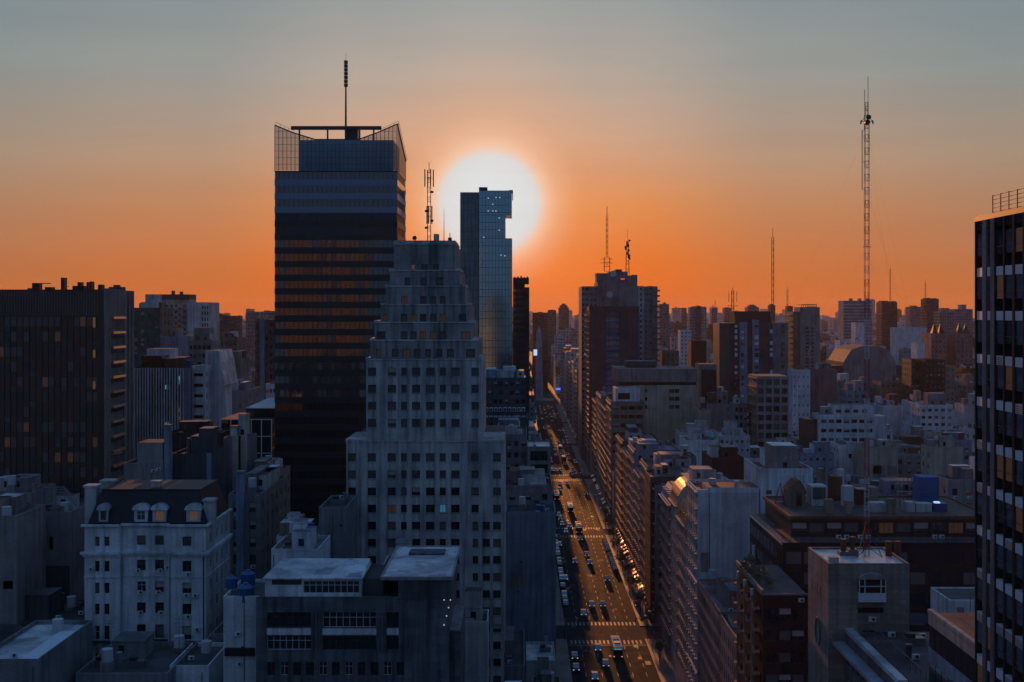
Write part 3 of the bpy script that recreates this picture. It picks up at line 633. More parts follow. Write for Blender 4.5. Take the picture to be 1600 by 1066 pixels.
for k in range(5): x = X(803) + k * 1.7; m.box(x, x + .9, Y + 4 + k, Y + 6 + k, PZ(434, Y), PZ(434, Y) + .5 + (k % 3) * .3, 'dark_metal')
m.build('roof_units', root); reg(X(801.5), X(827), Y, Y + 26, PZ(434, Y), 585)
# ---- obelisk
Y = 1150.0; x = PX(842.5, Y); root = thing('obelisk', 'pale four-sided obelisk standing in the middle of the avenue', 'obelisk', (x, Y, 0))
m = MB(); m.frust((x - 3.9, x + 3.9, Y, Y + 7.8), (x - 2.3, x + 2.3, Y + 1.6, Y + 6.2), 0, 66, 'bluegrey'); m.build('shaft', root)
m = MB(); m.frust((x - 2.3, x + 2.3, Y + 1.6, Y + 6.2), (x - .15, x + .15, Y + 3.75, Y + 4.05), 66.01, 70.5, 'bluegrey'); m.build('tip', root)
m = MB(); m.box(x - 6, x + 6, Y - 2, Y + 10, 0.01, 1.2, 'concrete', skip='D'); m.box(x - 14, x + 14, Y - 8, Y + 16, .01, .5, 'paving', skip='D'); m.build('plinth', root)
BOX.append((x - 3, x + 3, Y, Y + 6, 68, None)); LMK.append((x - 15, x + 15, Y - 12, Y + 18, 832, 852, 620))

# ---- tall blue-striped block right of the avenue with the dishes
Y = 633.0; X = lambda p: PX(p, Y)
root = thing('dish_topped_block', 'tall block right of the avenue with blue-edged stripe, white dishes and masts on top', 'apartment tower', (X(960), Y, 0))
zt = PZ(478.5, Y); m = MB(); x0, x1 = XRB, X(998); yb = 668.0
m.box(x0, X(947), Y, yb, 0, zt - 2.6, 'darkgrey', 'tar_roof', skip='L'); m.box(X(968), x1, Y, yb, 0, zt - 2.6, 'darkgrey', 'tar_roof'); m.box(X(947) + .001, X(968) - .001, Y + 1.2, yb, 0, zt - 2.6, 'bluegrey', 'tar_roof')
m.box(x0 - .2, x1 + .2, Y - .25, yb, zt - 2.597, zt, 'darkgrey', 'tar_roof')
lw = m.facade('L', x0, Y, yb, 0, zt - 2.6, grid(Y, yb, 8, zt - 2.6, 8, 2.2, 1.6, 3.1, 1), 'concrete', .3); m.build('wall', root); put_windows(root, 'L', x0, lw, .3, ('n', 'b', 't'), 16)
for k in range(24):
    z = zt - 5 - k * 3.1
    m = MB(); m.box(X(947) + .05, X(968) - .05, Y + .1, Y + 1.197, z - .12, z, 'blue_net'); m.box(X(947) + .05, X(968) - .05, Y + .1, Y + .16, z + .003, z + .95, 'bluegrey' if k % 3 else 'blue_tank')
    m.build('balcony', root)
    m = MB(); m.box(x0 - 1.1, x0 - .003, Y + 2, yb - 1, z - .15, z, 'steel_ledge'); m.box(x0 - 1.1, x0 - 1.05, Y + 2, yb - 1, z + .003, z + .9, 'glass'); m.build('balcony', root)
for p in (995, 998.5): m = MB(); m.box(X(p), X(p) + .35, Y - .35, Y - .26, 20, zt - 3, 'blue_net'); m.build('blue_strip', root)
Yb = 690.0; X = lambda p: PX(p, Yb); zt = PZ(447, Yb)
for a, b_, t_, mt in ((908, 921, 447.5, 'concrete'), (921, 934, 447.5, 'grey'), (934, 968, 441, 'grey'), (968, 997, 447, 'grey'), (997, 1006, 447, 'offwhite'), (1006, 1013, 448, 'bluegrey'), (1013, 1020, 447, 'grey'), (1020, 1027.5, 447.5, 'grey')):
    m = MB(); xa = max(X(a), XRB - 1.2); m.box(xa, X(b_) - .01, Yb + (b_ % 3) * .25, Yb + 36, 0, PZ(t_, Yb), mt, 'tar_roof'); m.build('wall', root)
for k in range(28):
    z = zt - 3 - k * 3.1
    m = MB(); m.box(X(1020), X(1027.5) + 1.3, Yb - .9, Yb - .01, z - .15, z, 'concrete'); m.box(X(1020), X(1027.5) + 1.3, Yb - .9, Yb - .84, z + .003, z + .9, 'brick' if k % 2 else 'grey'); m.box(X(1027.5) + .003, X(1027.5) + 1.3, Yb, Yb + 30, z - .15, z, 'steel_ledge'); m.build('balcony', root)
    m = MB()
    for pa, pb in ((910, 913), (915, 919), (923, 926), (929, 932), (1000, 1003), (1008, 1011), (1015, 1018)): m.box(X(pa), X(pb), Yb - .08, Yb - .03, z + .6, z + 2.1, 'glass')
    m.build('window_band', root)
Yt = 700.0; X = lambda p: PX(p, Yt)
for a, b_, y0_, y1_, mt in ((932, 951, 427, 448, 'grey'), (951, 981, 424.5, 447, 'bluegrey'), (981, 987, 431, 447, 'grey'), (987, 996, 429.5, 448, 'concrete'), (962, 972, 421, 425, 'darkgrey')):
    m = MB(); 
    if a == 932: m.frust((X(932.5), X(951), Yt, Yt + 14), (X(931.5), X(951), Yt, Yt + 14), PZ(441, Yt), PZ(427, Yt), 'grey', 'tar_roof')
    m.box(X(a) + .01, X(b_) - .01, Yt + .3, Yt + 14, PZ(y1_, Yt), PZ(max(y0_, 430) if a == 932 else y0_, Yt), mt, 'tar_roof'); m.build('roof_room', root)
for px, py, r_ in ((953, 460.5, 1.9), (958, 428, 1.9)):
    yy = Yb - 1.2 if py > 450 else Yt - .9; m = MB(); m.tube((PX(px, yy), yy + .5, PZ(py, yy)), (PX(px, yy), yy, PZ(py, yy)), r_ * .9, 'tank_grey', r_, n=20); m.tube((PX(px, yy), yy + 2.5, PZ(py, yy)), (PX(px, yy), yy + .5, PZ(py, yy)), .2, 'metal'); m.build('satellite_dish', root)
m = MB(); m.box(X(970), X(976), Yt - .2, Yt - .02, PZ(437, Yt), PZ(435.5, Yt), 'red_lamp'); m.build('warning_lamp', root)
reg(XRB, PX(998, 633), 633, 668, PZ(478, 633), 600); reg(XRB - 1, PX(1027, 690), 690, 726, PZ(447, 690), 590)
mast = lattice('radio_mast', 'red mast with a wide caged foot, left of the two on the dish-topped block', 'antenna mast', PX(948.5, 704), 704, PZ(424, 704), PZ(402, 704), 3.2, ('red_metal', 'dark_metal'), r=.13, step=2.2)
lattice('', '', '', PX(948.5, 704), 704, PZ(402, 704), PZ(336, 704), 1.0, ('red_metal', 'dark_metal'), r=.13, step=1.6, parent=mast)
pole(mast, PX(948.5, 704), 704, PZ(336, 704), PZ(322, 704), .18)
for z in (405, 411): m = MB(); m.tube((PX(938, 704), 704, PZ(z, 704)), (PX(958, 704), 704, PZ(z, 704)), .13, 'red_metal'); m.build('cross_arm', mast)
mast = lattice('relay_mast', 'dark mast crowded with drum dishes, right of the red mast', 'antenna mast', PX(980.5, 706), 706, PZ(431, 706), PZ(378, 706), 2.0, r=.14, w1=1.2, step=2.0)
pole(mast, PX(980.5, 706), 706, PZ(378, 706), PZ(358, 706), .08)
rg = random.Random(8)
for k in range(12): drum(mast, PX(980.5, 706), 706, PZ(376 + k * 2.6, 706), rg.uniform(.45, .85), rg.uniform(0, 6.3), dist=1.7)
# ---- low grey slab above the cream wall
Y = 520.0; X = lambda p: PX(p, Y)
root = thing('slab_roofed_hall', 'cream windowed wall under a wide grey overhanging slab, below the dish-topped block', 'commercial building', (X(1040), Y, 0))
m = MB(); zt = PZ(602, Y); wn = [(X(p), PZ(q, Y) - .8, 2.1, 1.7) for q in (611.5, 623.5, 636) for p in (1049.5, 1058)] + [(X(1009.5), PZ(q, Y) - .8, 1.1, 1.6) for q in (611.5, 623.5, 636)]
wn = m.facade('F', Y, X(990), X(1089), 0, zt, wn, 'cream', .4); m.box(X(990), X(1089), Y, Y + 30, 0, zt, 'cream', 'grey_roof', skip='FD'); m.build('wall', root); put_windows(root, 'F', Y, wn, .4, ('n',))
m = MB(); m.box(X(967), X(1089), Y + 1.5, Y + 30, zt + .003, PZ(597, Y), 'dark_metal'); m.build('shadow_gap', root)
m = MB(); m.box(X(964), X(1089.5), Y - .6, Y + 30, PZ(597, Y) + .003, PZ(576.5, Y), 'concrete', 'grey_roof'); m.build('roof_slab', root)
m = MB(); m.box(X(964) + 2, X(990) - .01, Y + 2, Y + 30, 0, zt - .5, 'grey', 'grey_roof'); m.build('wall', root)
m = MB(); m.tube((X(1056), Y + 18, PZ(577, Y)), (X(1056), Y + 18, PZ(574, Y)), 3.2, 'rust', 1.4, n=16); m.build('roof_dome', root)
m = MB(); m.box(X(982), X(1030), Y + 10, Y + 20, PZ(576.4, Y), PZ(566, Y), 'darkgrey', 'grey_roof'); m.build('roof_room', root)
reg(X(964), X(1089), Y, Y + 30, PZ(576, Y), 640)

# ---- twin slab block, pair of grey wings with a raised dark crown
Y = 620.0; X = lambda p: PX(p, Y); root = thing('grey_wing_block', 'broad grey apartment block of several wings with a dark raised crown', 'apartment block', (X(1178), Y, 0))
segs = [(1124, 1140, 505, 'green_panel', 0), (1140, 1156, 505, 'darkgrey', .8), (1156, 1168, 503.5, 'bluegrey', .2), (1168, 1176, 504, 'darkgrey', 1.5), (1176, 1186, 499.5, 'bluegrey', 0), (1186, 1207, 503, 'darkgrey', .6), (1207, 1232, 504, 'grey', .3)]
for a, b_, t_, mt, off in segs: m = MB(); m.box(X(a), X(b_) - .02, Y + off, Y + 20, 0, PZ(t_, Y), mt, 'tar_roof'); m.build('wall', root)
m = MB(); m.frust((X(1151), X(1207), Y + 4, Y + 18), (X(1149), X(1206), Y + 4, Y + 18), PZ(504, Y), PZ(486.5, Y), 'dark_bronze', 'tar_roof'); m.build('roof_room', root)
rg = random.Random(9)
for k in range(22):
    z = PZ(512, Y) - k * 3.0
    for a, b_, mt in ((1148, 1152, 'panel_white'), (1158, 1162, 'panel_white'), (1179, 1185, 'panel_white'), (1203, 1207, 'panel_white'), (1221, 1226, 'glass')):
        if rg.random() < .75: m = MB(); m.box(X(a), X(b_), Y - .35, Y - .01, z, z + (1.3 if rg.random() < .6 else 2.0), mt if rg.random() < .55 else 'glass'); m.build('enclosed_balcony', root)
reg(X(1124), X(1232), Y, Y + 20, PZ(500, Y), 600)
# ---- tower with two window columns
Y = 640.0; building('grey_slab_tower', 'slim pale grey tower with two columns of small windows and a roof railing', 'apartment tower', PX(1250, Y), PX(1281, Y), Y, Y + 14, PZ(480, Y), 'concrete', Fw=None, par=0, roofn=0, big=False, bot=600)
r_ = [o for o in COL.objects if o.name.startswith('grey_slab_tower')][-1]; X = lambda p: PX(p, Y)
for k in range(20):
    for p in (1261.5, 1269.5):
        m = MB(); z = PZ(511, Y) - k * 2.05; m.box(X(p) - .8, X(p) + .8, Y - .04, Y - .003, z - 1.1, z, 'glass'); m.build('window', r_)
m = MB(); ring(m, X(1253), X(1277), Y + 1, Y + 12, PZ(476.5, Y), PZ(475.5, Y), 'dark_metal', .3)
for q in range(9): x = X(1253) + q * (X(1277) - X(1253) - .3) / 8; m.box(x, x + .25, Y + 1, Y + 1.2, PZ(480, Y), PZ(476.5, Y) - .003, 'dark_metal')
m.build('railing', r_); m = MB(); m.box(X(1240), X(1250) - .02, Y + 1, Y + 16, 0, PZ(487, Y), 'tan', 'tar_roof'); m.build('wall', r_)
for k in range(20): m = MB(); z = PZ(492, Y) - k * 3; m.box(X(1237), X(1240) - .01, Y + 2, Y + 14, z - .15, z, 'steel_ledge'); m.box(X(1237), X(1237) + .1, Y + 2, Y + 14, z + .003, z + .9, 'tan'); m.build('balcony', r_)
reg(X(1237), X(1281), Y, Y + 16, PZ(487, Y), 610)
# ---- balcony block on the skyline behind the guyed mast, and the other skyline blocks
Y = 1100.0; X = lambda p: PX(p, Y); root = thing('banded_block', 'blue-grey block striped with balconies on the skyline behind the guyed mast', 'apartment block', (X(1340), Y, 0))
m = MB(); m.box(X(1318), X(1362), Y, Y + 18, 0, PZ(470, Y), 'bluegrey', 'tar_roof'); m.build('wall', root)
for k in range(18): m = MB(); z = PZ(475, Y) - k * 2.9; m.box(X(1317), X(1363), Y - 1.0, Y - .01, z - 1.0, z, 'offwhite'); m.build('balcony', root)
for p in (1330, 1344, 1357): m = MB(); m.box(X(p), X(p + 4), Y + 4, Y + 9, PZ(470, Y), PZ(466.5, Y), 'grey'); m.build('roof_room', root)
reg(X(1318), X(1362), Y, Y + 18, PZ(470, Y), 520)
def tower(name, label, p0, p1, py, Y, D, wall, fl=3.0, nx=5, cat='apartment tower', bot=None, wh=1.5, wf=.55, extra=None, glass='glass'):
    X = lambda p: PX(p, Y); x0, x1 = X(p0), X(p1); z1 = PZ(py, Y); root = thing(name, label, cat, ((x0 + x1) / 2, Y, 0))
    m = MB(); m.box(x0, x1, Y, Y + D, 0, z1, wall, 'tar_roof'); m.build('wall', root); rg = random.Random(int(p0 * 3 + Y)); m = MB(); z = z1 - 1.2 - wh; cw_ = (x1 - x0) / nx
    while z > 6:
        for i in range(nx):
            if rg.random() < .93: m.box(x0 + cw_ * (i + .5 - wf / 2), x0 + cw_ * (i + .5 + wf / 2), Y - .05, Y - .003, z, z + wh, glass if rg.random() < .85 else 'blind_dark')
        side = (x0 - .05, x0 - .003) if x0 > 0 else (x1 + .003, x1 + .05)
        for i in range(int(D / 4)): m.box(side[0], side[1], Y + 1.2 + i * 4, Y + 3 + i * 4, z, z + wh, glass)
        z -= fl
    m.build('window_rows', root)['kind'] = 'stuff'
    for a, b_, q, dd in extra or ():
        m = MB(); m.box(X(a), X(b_), Y + dd, Y + D - 2, z1, PZ(q, Y), wall, 'tar_roof'); m.build('roof_room', root)
    if not extra: roofstuff(root, x0, x1, Y, Y + D, z1, rg, 2, wall)
    reg(x0, x1, Y, Y + D, z1, bot); return root
SK = [('skyline_tower', 'dark square tower on the skyline just right of the guyed mast', 1378, 1402, 472, 1250, 20, 'darkgrey', 8, 505, [(1380, 1389, 470, 3), (1394, 1401, 470.5, 3)]),
      ('skyline_tower', 'squat pale tower left of the slim dark one on the right skyline', 1422, 1439, 479.5, 1500, 18, 'grey', 6, 500, [(1427, 1434, 477.5, 3)]),
      ('skyline_tower', 'slim dark tower highest on the right skyline', 1448, 1467, 467, 1200, 18, 'darkgrey', 4, 505, [(1450, 1455, 465.5, 3), (1459, 1465, 466, 3)]),
      ('skyline_tower', 'banded low block right of the slim dark skyline tower', 1468, 1491, 487, 1150, 16, 'grey', 6, 505, [(1474, 1485, 481.5, 3)]),
      ('skyline_tower', 'pale ribbed block on the skyline beside the near right tower', 1492, 1520, 483, 1300, 18, 'bluegrey', 9, 510, [(1505, 1512, 476, 4)]),
      ('skyline_tower', 'tall slim tower on the skyline just right of the dish-topped block', 1030.5, 1045.5, 475, 1300, 18, 'grey', 3, 505, [(1038, 1041, 472.5, 3)]),
      ('skyline_tower', 'small square tower on the skyline between the slim tower and the double block', 1065, 1073, 481.5, 1700, 16, 'grey', 3, 492, [(1066, 1072, 481, 3)]),
      ('skyline_tower', 'pale left half of the double block on the skyline right of the dishes', 1078, 1088, 480, 1250, 16, 'bluegrey', 4, 505, [(1083, 1086, 478.5, 3)]),
      ('skyline_tower', 'dark middle of the double block on the skyline right of the dishes', 1088.3, 1096, 478.5, 1248, 16, 'darkgrey', 3, 505, [(1090, 1094, 477.5, 3)]),
      ('skyline_tower', 'white banded right half of the double block on the skyline', 1096.3, 1104, 480, 1250, 16, 'offwhite', 2, 505, [(1098, 1102, 479, 3)]),
      ('skyline_tower', 'small skyline block left of the crossed mast', 1112, 1120.5, 482.5, 1600, 16, 'grey', 3, 490, [(1114, 1118, 481.5, 3)]),
      ('skyline_tower', 'skyline block right beside the crossed mast', 1132, 1142.5, 481, 1500, 16, 'grey', 4, 500, [(1134, 1140, 480.3, 3)]),
      ('skyline_tower', 'domed skyline tower above the grey wing block', 1168, 1186, 480, 1400, 18, 'grey', 5, 486, [(1171, 1183, 477.5, 3), (1174, 1180, 476, 5)]),
      ('skyline_tower', 'narrow skyline tower under the tall thin mast', 1203.5, 1211.5, 477, 1350, 14, 'darkgrey', 2, 500, [(1205, 1210, 475.2, 3)]),
      ('skyline_tower', 'small skyline block between the thin mast and the railed tower', 1231, 1239, 478.5, 1400, 14, 'darkgrey', 3, 500, [(1233, 1237, 478, 3)]),
      ('skyline_tower', 'domed tower on the skyline at the end of the avenue', 873, 889, 480.5, 1500, 20, 'tan', 4, 498, [(875, 887, 477, 3), (878, 884, 474.5, 5)]),
      ('skyline_tower', 'flat-topped block left of the domed tower at the avenue end', 856, 869, 485, 1450, 16, 'tan', 4, 495, [(858, 867, 484, 3)]),
      ('skyline_tower', 'long brown block behind the obelisk', 832, 856, 488.5, 1330, 20, 'brick', 8, 520, [(840, 848, 487.5, 3)]),
      ('skyline_tower', 'wide dark windowless block on the left skyline', 338, 368, 493.5, 900, 22, 'darkgrey', 2, 515, [(341, 346, 491.5, 3)]),
      ('skyline_tower', 'pale block on the left skyline nearest the glass tower', 384, 404, 488, 1000, 18, 'grey', 6, 510, [(386, 390, 486, 3), (396, 402, 487, 3)]),
      ('skyline_tower', 'low pale block behind the narrow blue-striped tower', 408, 430, 487, 950, 18, 'concrete', 6, 498, [(411, 415, 485.3, 3), (420, 428, 486, 3)]),
      ('skyline_tower', 'pair-topped pale tower right of the cream terraced block', 328, 337.5, 489.5, 980, 18, 'tan', 3, 510, [(330, 333, 487, 3)])]
for nm, lb, a, b_, t_, Y, D, wl, nx, bt, ex in SK: tower(nm, lb, a, b_, t_, Y, D, wl, 3.0, nx, bot=bt, extra=ex)
tower('blue_striped_tower', 'narrow dark tower with one blue-grey vertical stripe left of the glass tower', 399, 434, 499, 480, 14, 'darkgrey', 3.0, 5, bot=590, extra=[(402, 410, 497.5, 2)])
r_ = [o for o in COL.objects if o.name.startswith('blue_striped_tower')][-1]; m = MB(); m.box(PX(406, 480), PX(413.5, 480), 479.3, 479.93, 0, PZ(499, 480) + .4, 'bluegrey'); m.build('stripe', r_)
# masts on the skyline
def thinmast(label, px, y0, y1, Y, wd=1.2, arms=0, mats=('dark_metal',)):
    x = PX(px, Y); t_ = thing('skyline_mast', label, 'antenna mast', (x, Y, PZ(y1, Y)))
    lattice('', '', '', x, Y, PZ(y1, Y), PZ(y0 + (y1 - y0) * .12, Y), wd, mats, r=wd * .11, step=wd * 1.8, parent=t_); pole(t_, x, Y, PZ(y0 + (y1 - y0) * .12, Y), PZ(y0, Y), .12 * wd)
    for k in range(arms): m = MB(); z = PZ(y1 - 12 - k * 9, Y); m.tube((x - 4, Y, z), (x + 4, Y, z), .2, 'dark_metal'); m.build('cross_arm', t_)
    return t_
thinmast('tallest of the thin guyed masts, rising midway between the dish block and the near mast', 1207.5, 356, 476, 1356, 2.2, mats=('red_metal', 'dark_metal'))
t_ = thinmast('short mast with a wide cross arm above the grey wing block', 1145, 449, 490, 900, 1.6, 1); m = MB(); 
for q in (-3, 3): m.tube((PX(1145, 900) + q, 900, PZ(472, 900)), (PX(1145, 900) + q, 900, PZ(455, 900)), .18, 'dark_metal')
m.build('dipole', t_)
thinmast('thin mast just left of the railed slim tower', 1230.5, 447, 487, 1100, 1.0); thinmast('hair-thin mast right of the big guyed mast', 1391, 414, 470, 1260, .9); thinmast('hair-thin mast beside the slim dark right skyline tower', 1446, 436, 487, 1190, .9)
thinmast('tiny mast on the skyline left of the crossed mast', 1117.5, 468, 482, 1608, 1.0)

# ---- near right tower of fins and white panels
root = thing('finned_tower', 'near dark tower with stone fins and white panels filling the right edge', 'office tower', (XRB + 12, 60, 0))
zt = 92.6; ye = 96.3; x0 = XRB; m = MB(); m.box(x0 + .5, x0 + 26, 55, ye - .2, 0, zt - .4, 'fin_dark', 'tar_roof'); m.build('wall', root)
m = MB(); m.box(x0 - .05, x0 + 26, 54.8, ye, zt - .397, zt, 'dark_bronze', 'tar_roof'); m.box(x0 - .02, x0 + .49, ye - .22, ye, 0, zt - .4, 'fin_dark'); m.build('cornice', root)
FHt = 3.42; n = 0; y = 95.75; k = 0; bays = []
pat = [('w', 1.25), ('f', .85), ('w', .75), ('f', .85), ('g', .18), ('w', 1.45), ('g', .22), ('w', 1.45), ('g', .2)]
ys = 95.9; rg = random.Random(3)
while ys > 58:
    kd, wd = pat[k] if k < len(pat) else (('g', .2) if k % 2 else ('w', 1.45)); ys2 = ys - wd
    if kd == 'f': m = MB(); m.box(x0 - .07, x0 + .45, ys2 + .06, ys - .06, 0, zt - .41, 'fin_stone'); m.build('fin', root)
    elif kd == 'g': m = MB(); m.box(x0 - .05, x0 + .45, ys2, ys, 0, zt - .41, 'fin_dark'); m.build('fin', root)
    else: bays.append((ys2, ys))
    ys = ys2; k += 1
nw = 0; rest = MB()
for a, b_ in bays:
    for q in range(27):
        z1 = zt - 1.9 - q * FHt + 1.1; r = rg.random(); m = MB() if nw < 100 else rest
        if z1 < 8: break
        if q == 0: m.box(x0 + .02, x0 + .45, a + .03, b_ - .03, z1 - .3, z1 + .5, 'glass_dark')
        else:
            m.box(x0 + .0, x0 + .45, a + .03, b_ - .03, z1 - .62, z1 + .08, 'panel_white')
            if r < .3:
                for s_ in range(4): m.box(x0 - .03, x0 - .003, a + .1, b_ - .1, z1 - .55 + s_ * .15, z1 - .48 + s_ * .15, 'metal')
        m.poly([(x0 + .06, b_ - .03, z1 - 2.4), (x0 + .06, a + .03, z1 - 2.4), (x0 + .06, a + .03, z1 - .65), (x0 + .06, b_ - .03, z1 - .65)], 'lit_dim' if r > .93 else ('glass_band' if r < .75 else 'glass_dark'))
        m.box(x0 + .02, x0 + .057, a + .03, b_ - .03, z1 - 1.85, z1 - 1.8, 'frame_dark'); nw += 1
        if m is not rest: m.build('window', root)
rest.build('window_rows', root)['kind'] = 'stuff'
m = MB()   # roof rail
for q in range(5): m.tube((x0 + .4, ye - 2.6, zt + .15 + q * .32), (x0 + .4, 60, zt + .15 + q * .32), .03, 'red_metal', n=4)
yy = ye - 2.6
while yy > 60: m.tube((x0 + .4, yy, zt), (x0 + .4, yy, zt + 1.5), .05, 'red_metal', n=4); yy -= 1.55
m.build('roof_railing', root); reg(x0, x0 + 26, 55, ye, zt)

# ---- stone tower with the silver roof and the guyed mast
Y = 150.0; X = lambda p: PX(p, Y); x0, x1 = X(1294), X(1421); zt = PZ(884, Y) ; yb = 160.5
root = thing('stone_stair_tower', 'square travertine tower with a silver roof and one bay window', 'building', ((x0 + x1) / 2, Y, 0)); m = MB()
wn = m.facade('F', Y, x0, x1, 0, zt, [(X(1360.5), PZ(949, Y) - .8, 3.2, .75), (X(1358), PZ(985, Y) - .5, 1.5, .5)], 'travertine', .3, 'glass')
lw = m.facade('L', x0, Y, yb, 0, zt, [(Y + 4 + q * 1.4, zt - 5, .35, 1.6) for q in range(4)] + [(Y + 1.2, 42, .4, 1.2), (Y + 1.2, 37, .4, 1.2)], 'travertine', .3, 'glass')
m.box(x0, x1, Y, yb, 0, zt, 'travertine', 'silver_roof', skip='FLD'); m.build('wall', root)
m = MB(); ring(m, x0, x1, Y, yb, zt + .002, zt + .28, 'travertine', .25); m.build('parapet', root)
m = MB(); bx0, bx1, bz0, bz1 = X(1340), X(1382), PZ(939, Y), PZ(902, Y)
m.box(bx0, bx1, Y - .7, Y - .003, bz0 - .0, bz0 + 1.1, 'panel_white'); 
for i in range(10):
    a, c_ = math.pi * i / 10, math.pi * (i + 1) / 10; f = lambda t_: ((bx0 + bx1) / 2 - math.cos(t_) * (bx1 - bx0) / 2, bz1 - .15 + math.sin(t_) * .75)
    (xa, za), (xb, zb) = f(a), f(c_); m.poly([(xa, Y - .7, bz1 - .15), (xb, Y - .7, bz1 - .15), (xb, Y - .7, zb), (xa, Y - .7, za)], 'concrete'); m.poly([(xa, Y - .7, za), (xb, Y - .7, zb), (xb, Y, zb), (xa, Y, za)], 'concrete')
bay = m.build('bay_window', root); m = MB(); m.box(bx0 + .05, bx1 - .05, Y - .55, Y - .01, bz0 + 1.103, bz1 - .15, 'glass'); m.build('pane', bay)
m = MB()
for t_ in (0, .2, .8, .97): xx = bx0 + (bx1 - bx0) * t_; m.box(xx, xx + .11, Y - .68, Y - .56, bz0 + 1.103, bz1 - .16, 'frame_white')
m.box(bx0, bx1, Y - .66, Y - .57, bz0 + 1.9, bz0 + 2.0, 'frame_white'); m.build('frame', bay)
m = MB(); a_ = [(x0 - .02, Y + 5 + 1.25 * math.cos(2 * math.pi * i / 20), zt - 9.5 + 1.7 * math.sin(2 * math.pi * i / 20)) for i in range(21)]
for p, q in zip(a_, a_[1:]): m.tube(p, q, .16, 'darkgrey', n=5)
m.build('wall_emblem', root)
ac(root, X(1362.5), Y - .01, PZ(967, Y) - .3)
for px, h_, r_ in ((1388.5, 1.9, .42), (1403, 1.9, .42)): m = MB(); xx = PX(px, Y + 6); m.tube((xx, Y + 6, zt), (xx, Y + 6, zt + h_), r_, 'rust', n=12); m.build('flue', root)
for px, s_ in ((1323, .8), (1309, .5)): m = MB(); xx = PX(px, Y + 7); m.box(xx, xx + 1.2, Y + 6, Y + 7.2, zt, zt + s_, 'metal'); m.tube((xx + .6, Y + 6.5, zt + s_), (xx + .6, Y + 6.5, zt + s_ + 1.6), .3, 'rust', .45, n=8); m.build('roof_fan', root)
m = MB(); xx = X(1310); m.box(xx - .6, xx + .5, Y + 1.6, Y + 2.6, zt, zt + .7, 'offwhite'); m.build('roof_unit', root)
reg(x0, x1, Y, yb, zt)
Ym = 156.0; xm = PX(1354.5, Ym); ztop = PZ(180, Ym)
root = thing('guyed_mast', 'very tall thin red and white guyed lattice mast on the silver roof', 'antenna mast', (xm, Ym, zt))
m = MB()
for q in ((-1.6, -1.2), (1.6, -1.2), (0, 1.8)): m.tube((xm + q[0], Ym + q[1], zt + .02), (xm, Ym, zt + 4.5), .06, 'dark_metal', n=4); m.tube((xm + q[0], Ym + q[1], zt + .1), (xm - q[0], Ym - q[1] * .5, zt + 2.4), .04, 'dark_metal', n=4)
m.build('tripod_foot', root)
lattice('', '', '', xm, Ym, zt, ztop, .52, ('red_metal', 'white_metal'), r=.04, step=.85, parent=root)
pole(root, xm + .15, Ym, ztop, PZ(120, Ym), .035); pole(root, xm - .3, Ym, ztop - 2, PZ(140, Ym), .035); lattice('', '', '', xm + .0, Ym, ztop, PZ(160, Ym), .3, r=.03, step=.6, parent=root)
pole(root, xm - .62, Ym, PZ(296, Ym), PZ(203, Ym), .05, nm='side_antenna')
for z in (205, 253, 296): m = MB(); m.tube((xm - .62, Ym, PZ(z, Ym)), (xm - .26, Ym, PZ(z, Ym)), .03, 'dark_metal', n=4); m.build('bracket', root)
drum(root, xm, Ym, PZ(184, Ym), .28, -1.2, dist=.55); drum(root, xm, Ym, PZ(192, Ym), .34, -1.7, dist=.6)
m = MB()
for q in (-1, 1): m.tube((xm + q * .75, Ym, PZ(192, Ym)), (xm + q * .1, Ym, PZ(179, Ym)), .04, 'dark_metal', n=4); m.tube((xm + q * .8, Ym, PZ(194, Ym)), (xm + q * .75, Ym, PZ(188, Ym)), .09, 'dark_metal', n=5)
m.tube((xm - .8, Ym, PZ(190, Ym)), (xm + .8, Ym, PZ(190, Ym)), .04, 'dark_metal', n=4); m.build('cross_arm', root)
m = MB(); m.tube((xm - .55, Ym, PZ(386, Ym)), (xm + .55, Ym, PZ(386, Ym)), .05, 'dark_metal', n=4); m.build('cross_arm', root)
for zt_, gx, gy, gz in ((200, -26, 12, 38), (200, 26, 30, 38), (386, -26, 12, 38), (386, 26, 30, 38), (296, -14, 34, 38), (200, 16, 18, 38), (296, 24, 18, 38)):
    m = MB(); m.tube((xm, Ym, PZ(zt_, Ym)), (xm + gx, Ym + gy, gz), .005, 'dark_metal', n=3); m.build('guy_wire', root)

# ---- black glass office with the roof terrace behind the stone tower
Y = 203.0; X = lambda p: PX(p, Y); root = thing('black_glass_office', 'wide black glass office with a cluttered roof and blue tank behind the silver roof', 'office building', (X(1400), Y, 0))
x0, x1 = X(1223), 82.0; z1 = PZ(848, Y); m = MB(); m.box(x0, x1, Y, 232, 0, z1, 'black_panel', 'tar_roof'); m.build('wall', root)
for k in range(12):
    z = z1 - 1.6 - k * 3.45; m = MB(); rg = random.Random(k)
    for q in range(11):
        a = x0 + .6 + q * 3.0; r = rg.random(); m.box(a, a + 2.5, Y - .03, Y - .003, z - 2.0, z, 'glass_dark' if r < .75 else ('blind_dark' if r < .9 else 'glass'))
    for q in range(9): a = Y + 1 + q * 3.1; m.box(x0 - .03, x0 - .003, a, a + 2.4, z - 2.0, z, 'glass_dark')
    if k in (3,): 
        for q in range(9): a = x0 + 7 + q * 3.0; m.box(a, a + 2.6, Y - .05, Y - .031, z - 1.7, z, 'panel_white' if q % 3 == 0 else 'glass_band')
    m.build('window_band', root)
m = MB()
for q in range(4): z = z1 + .15 + q * .26; m.box(x0 - .25, x0 - .21, Y - .2, 231, z, z + .05, 'steel_ledge'); m.box(x0 - .2, x1, Y - .25, Y - .21, z, z + .05, 'metal')
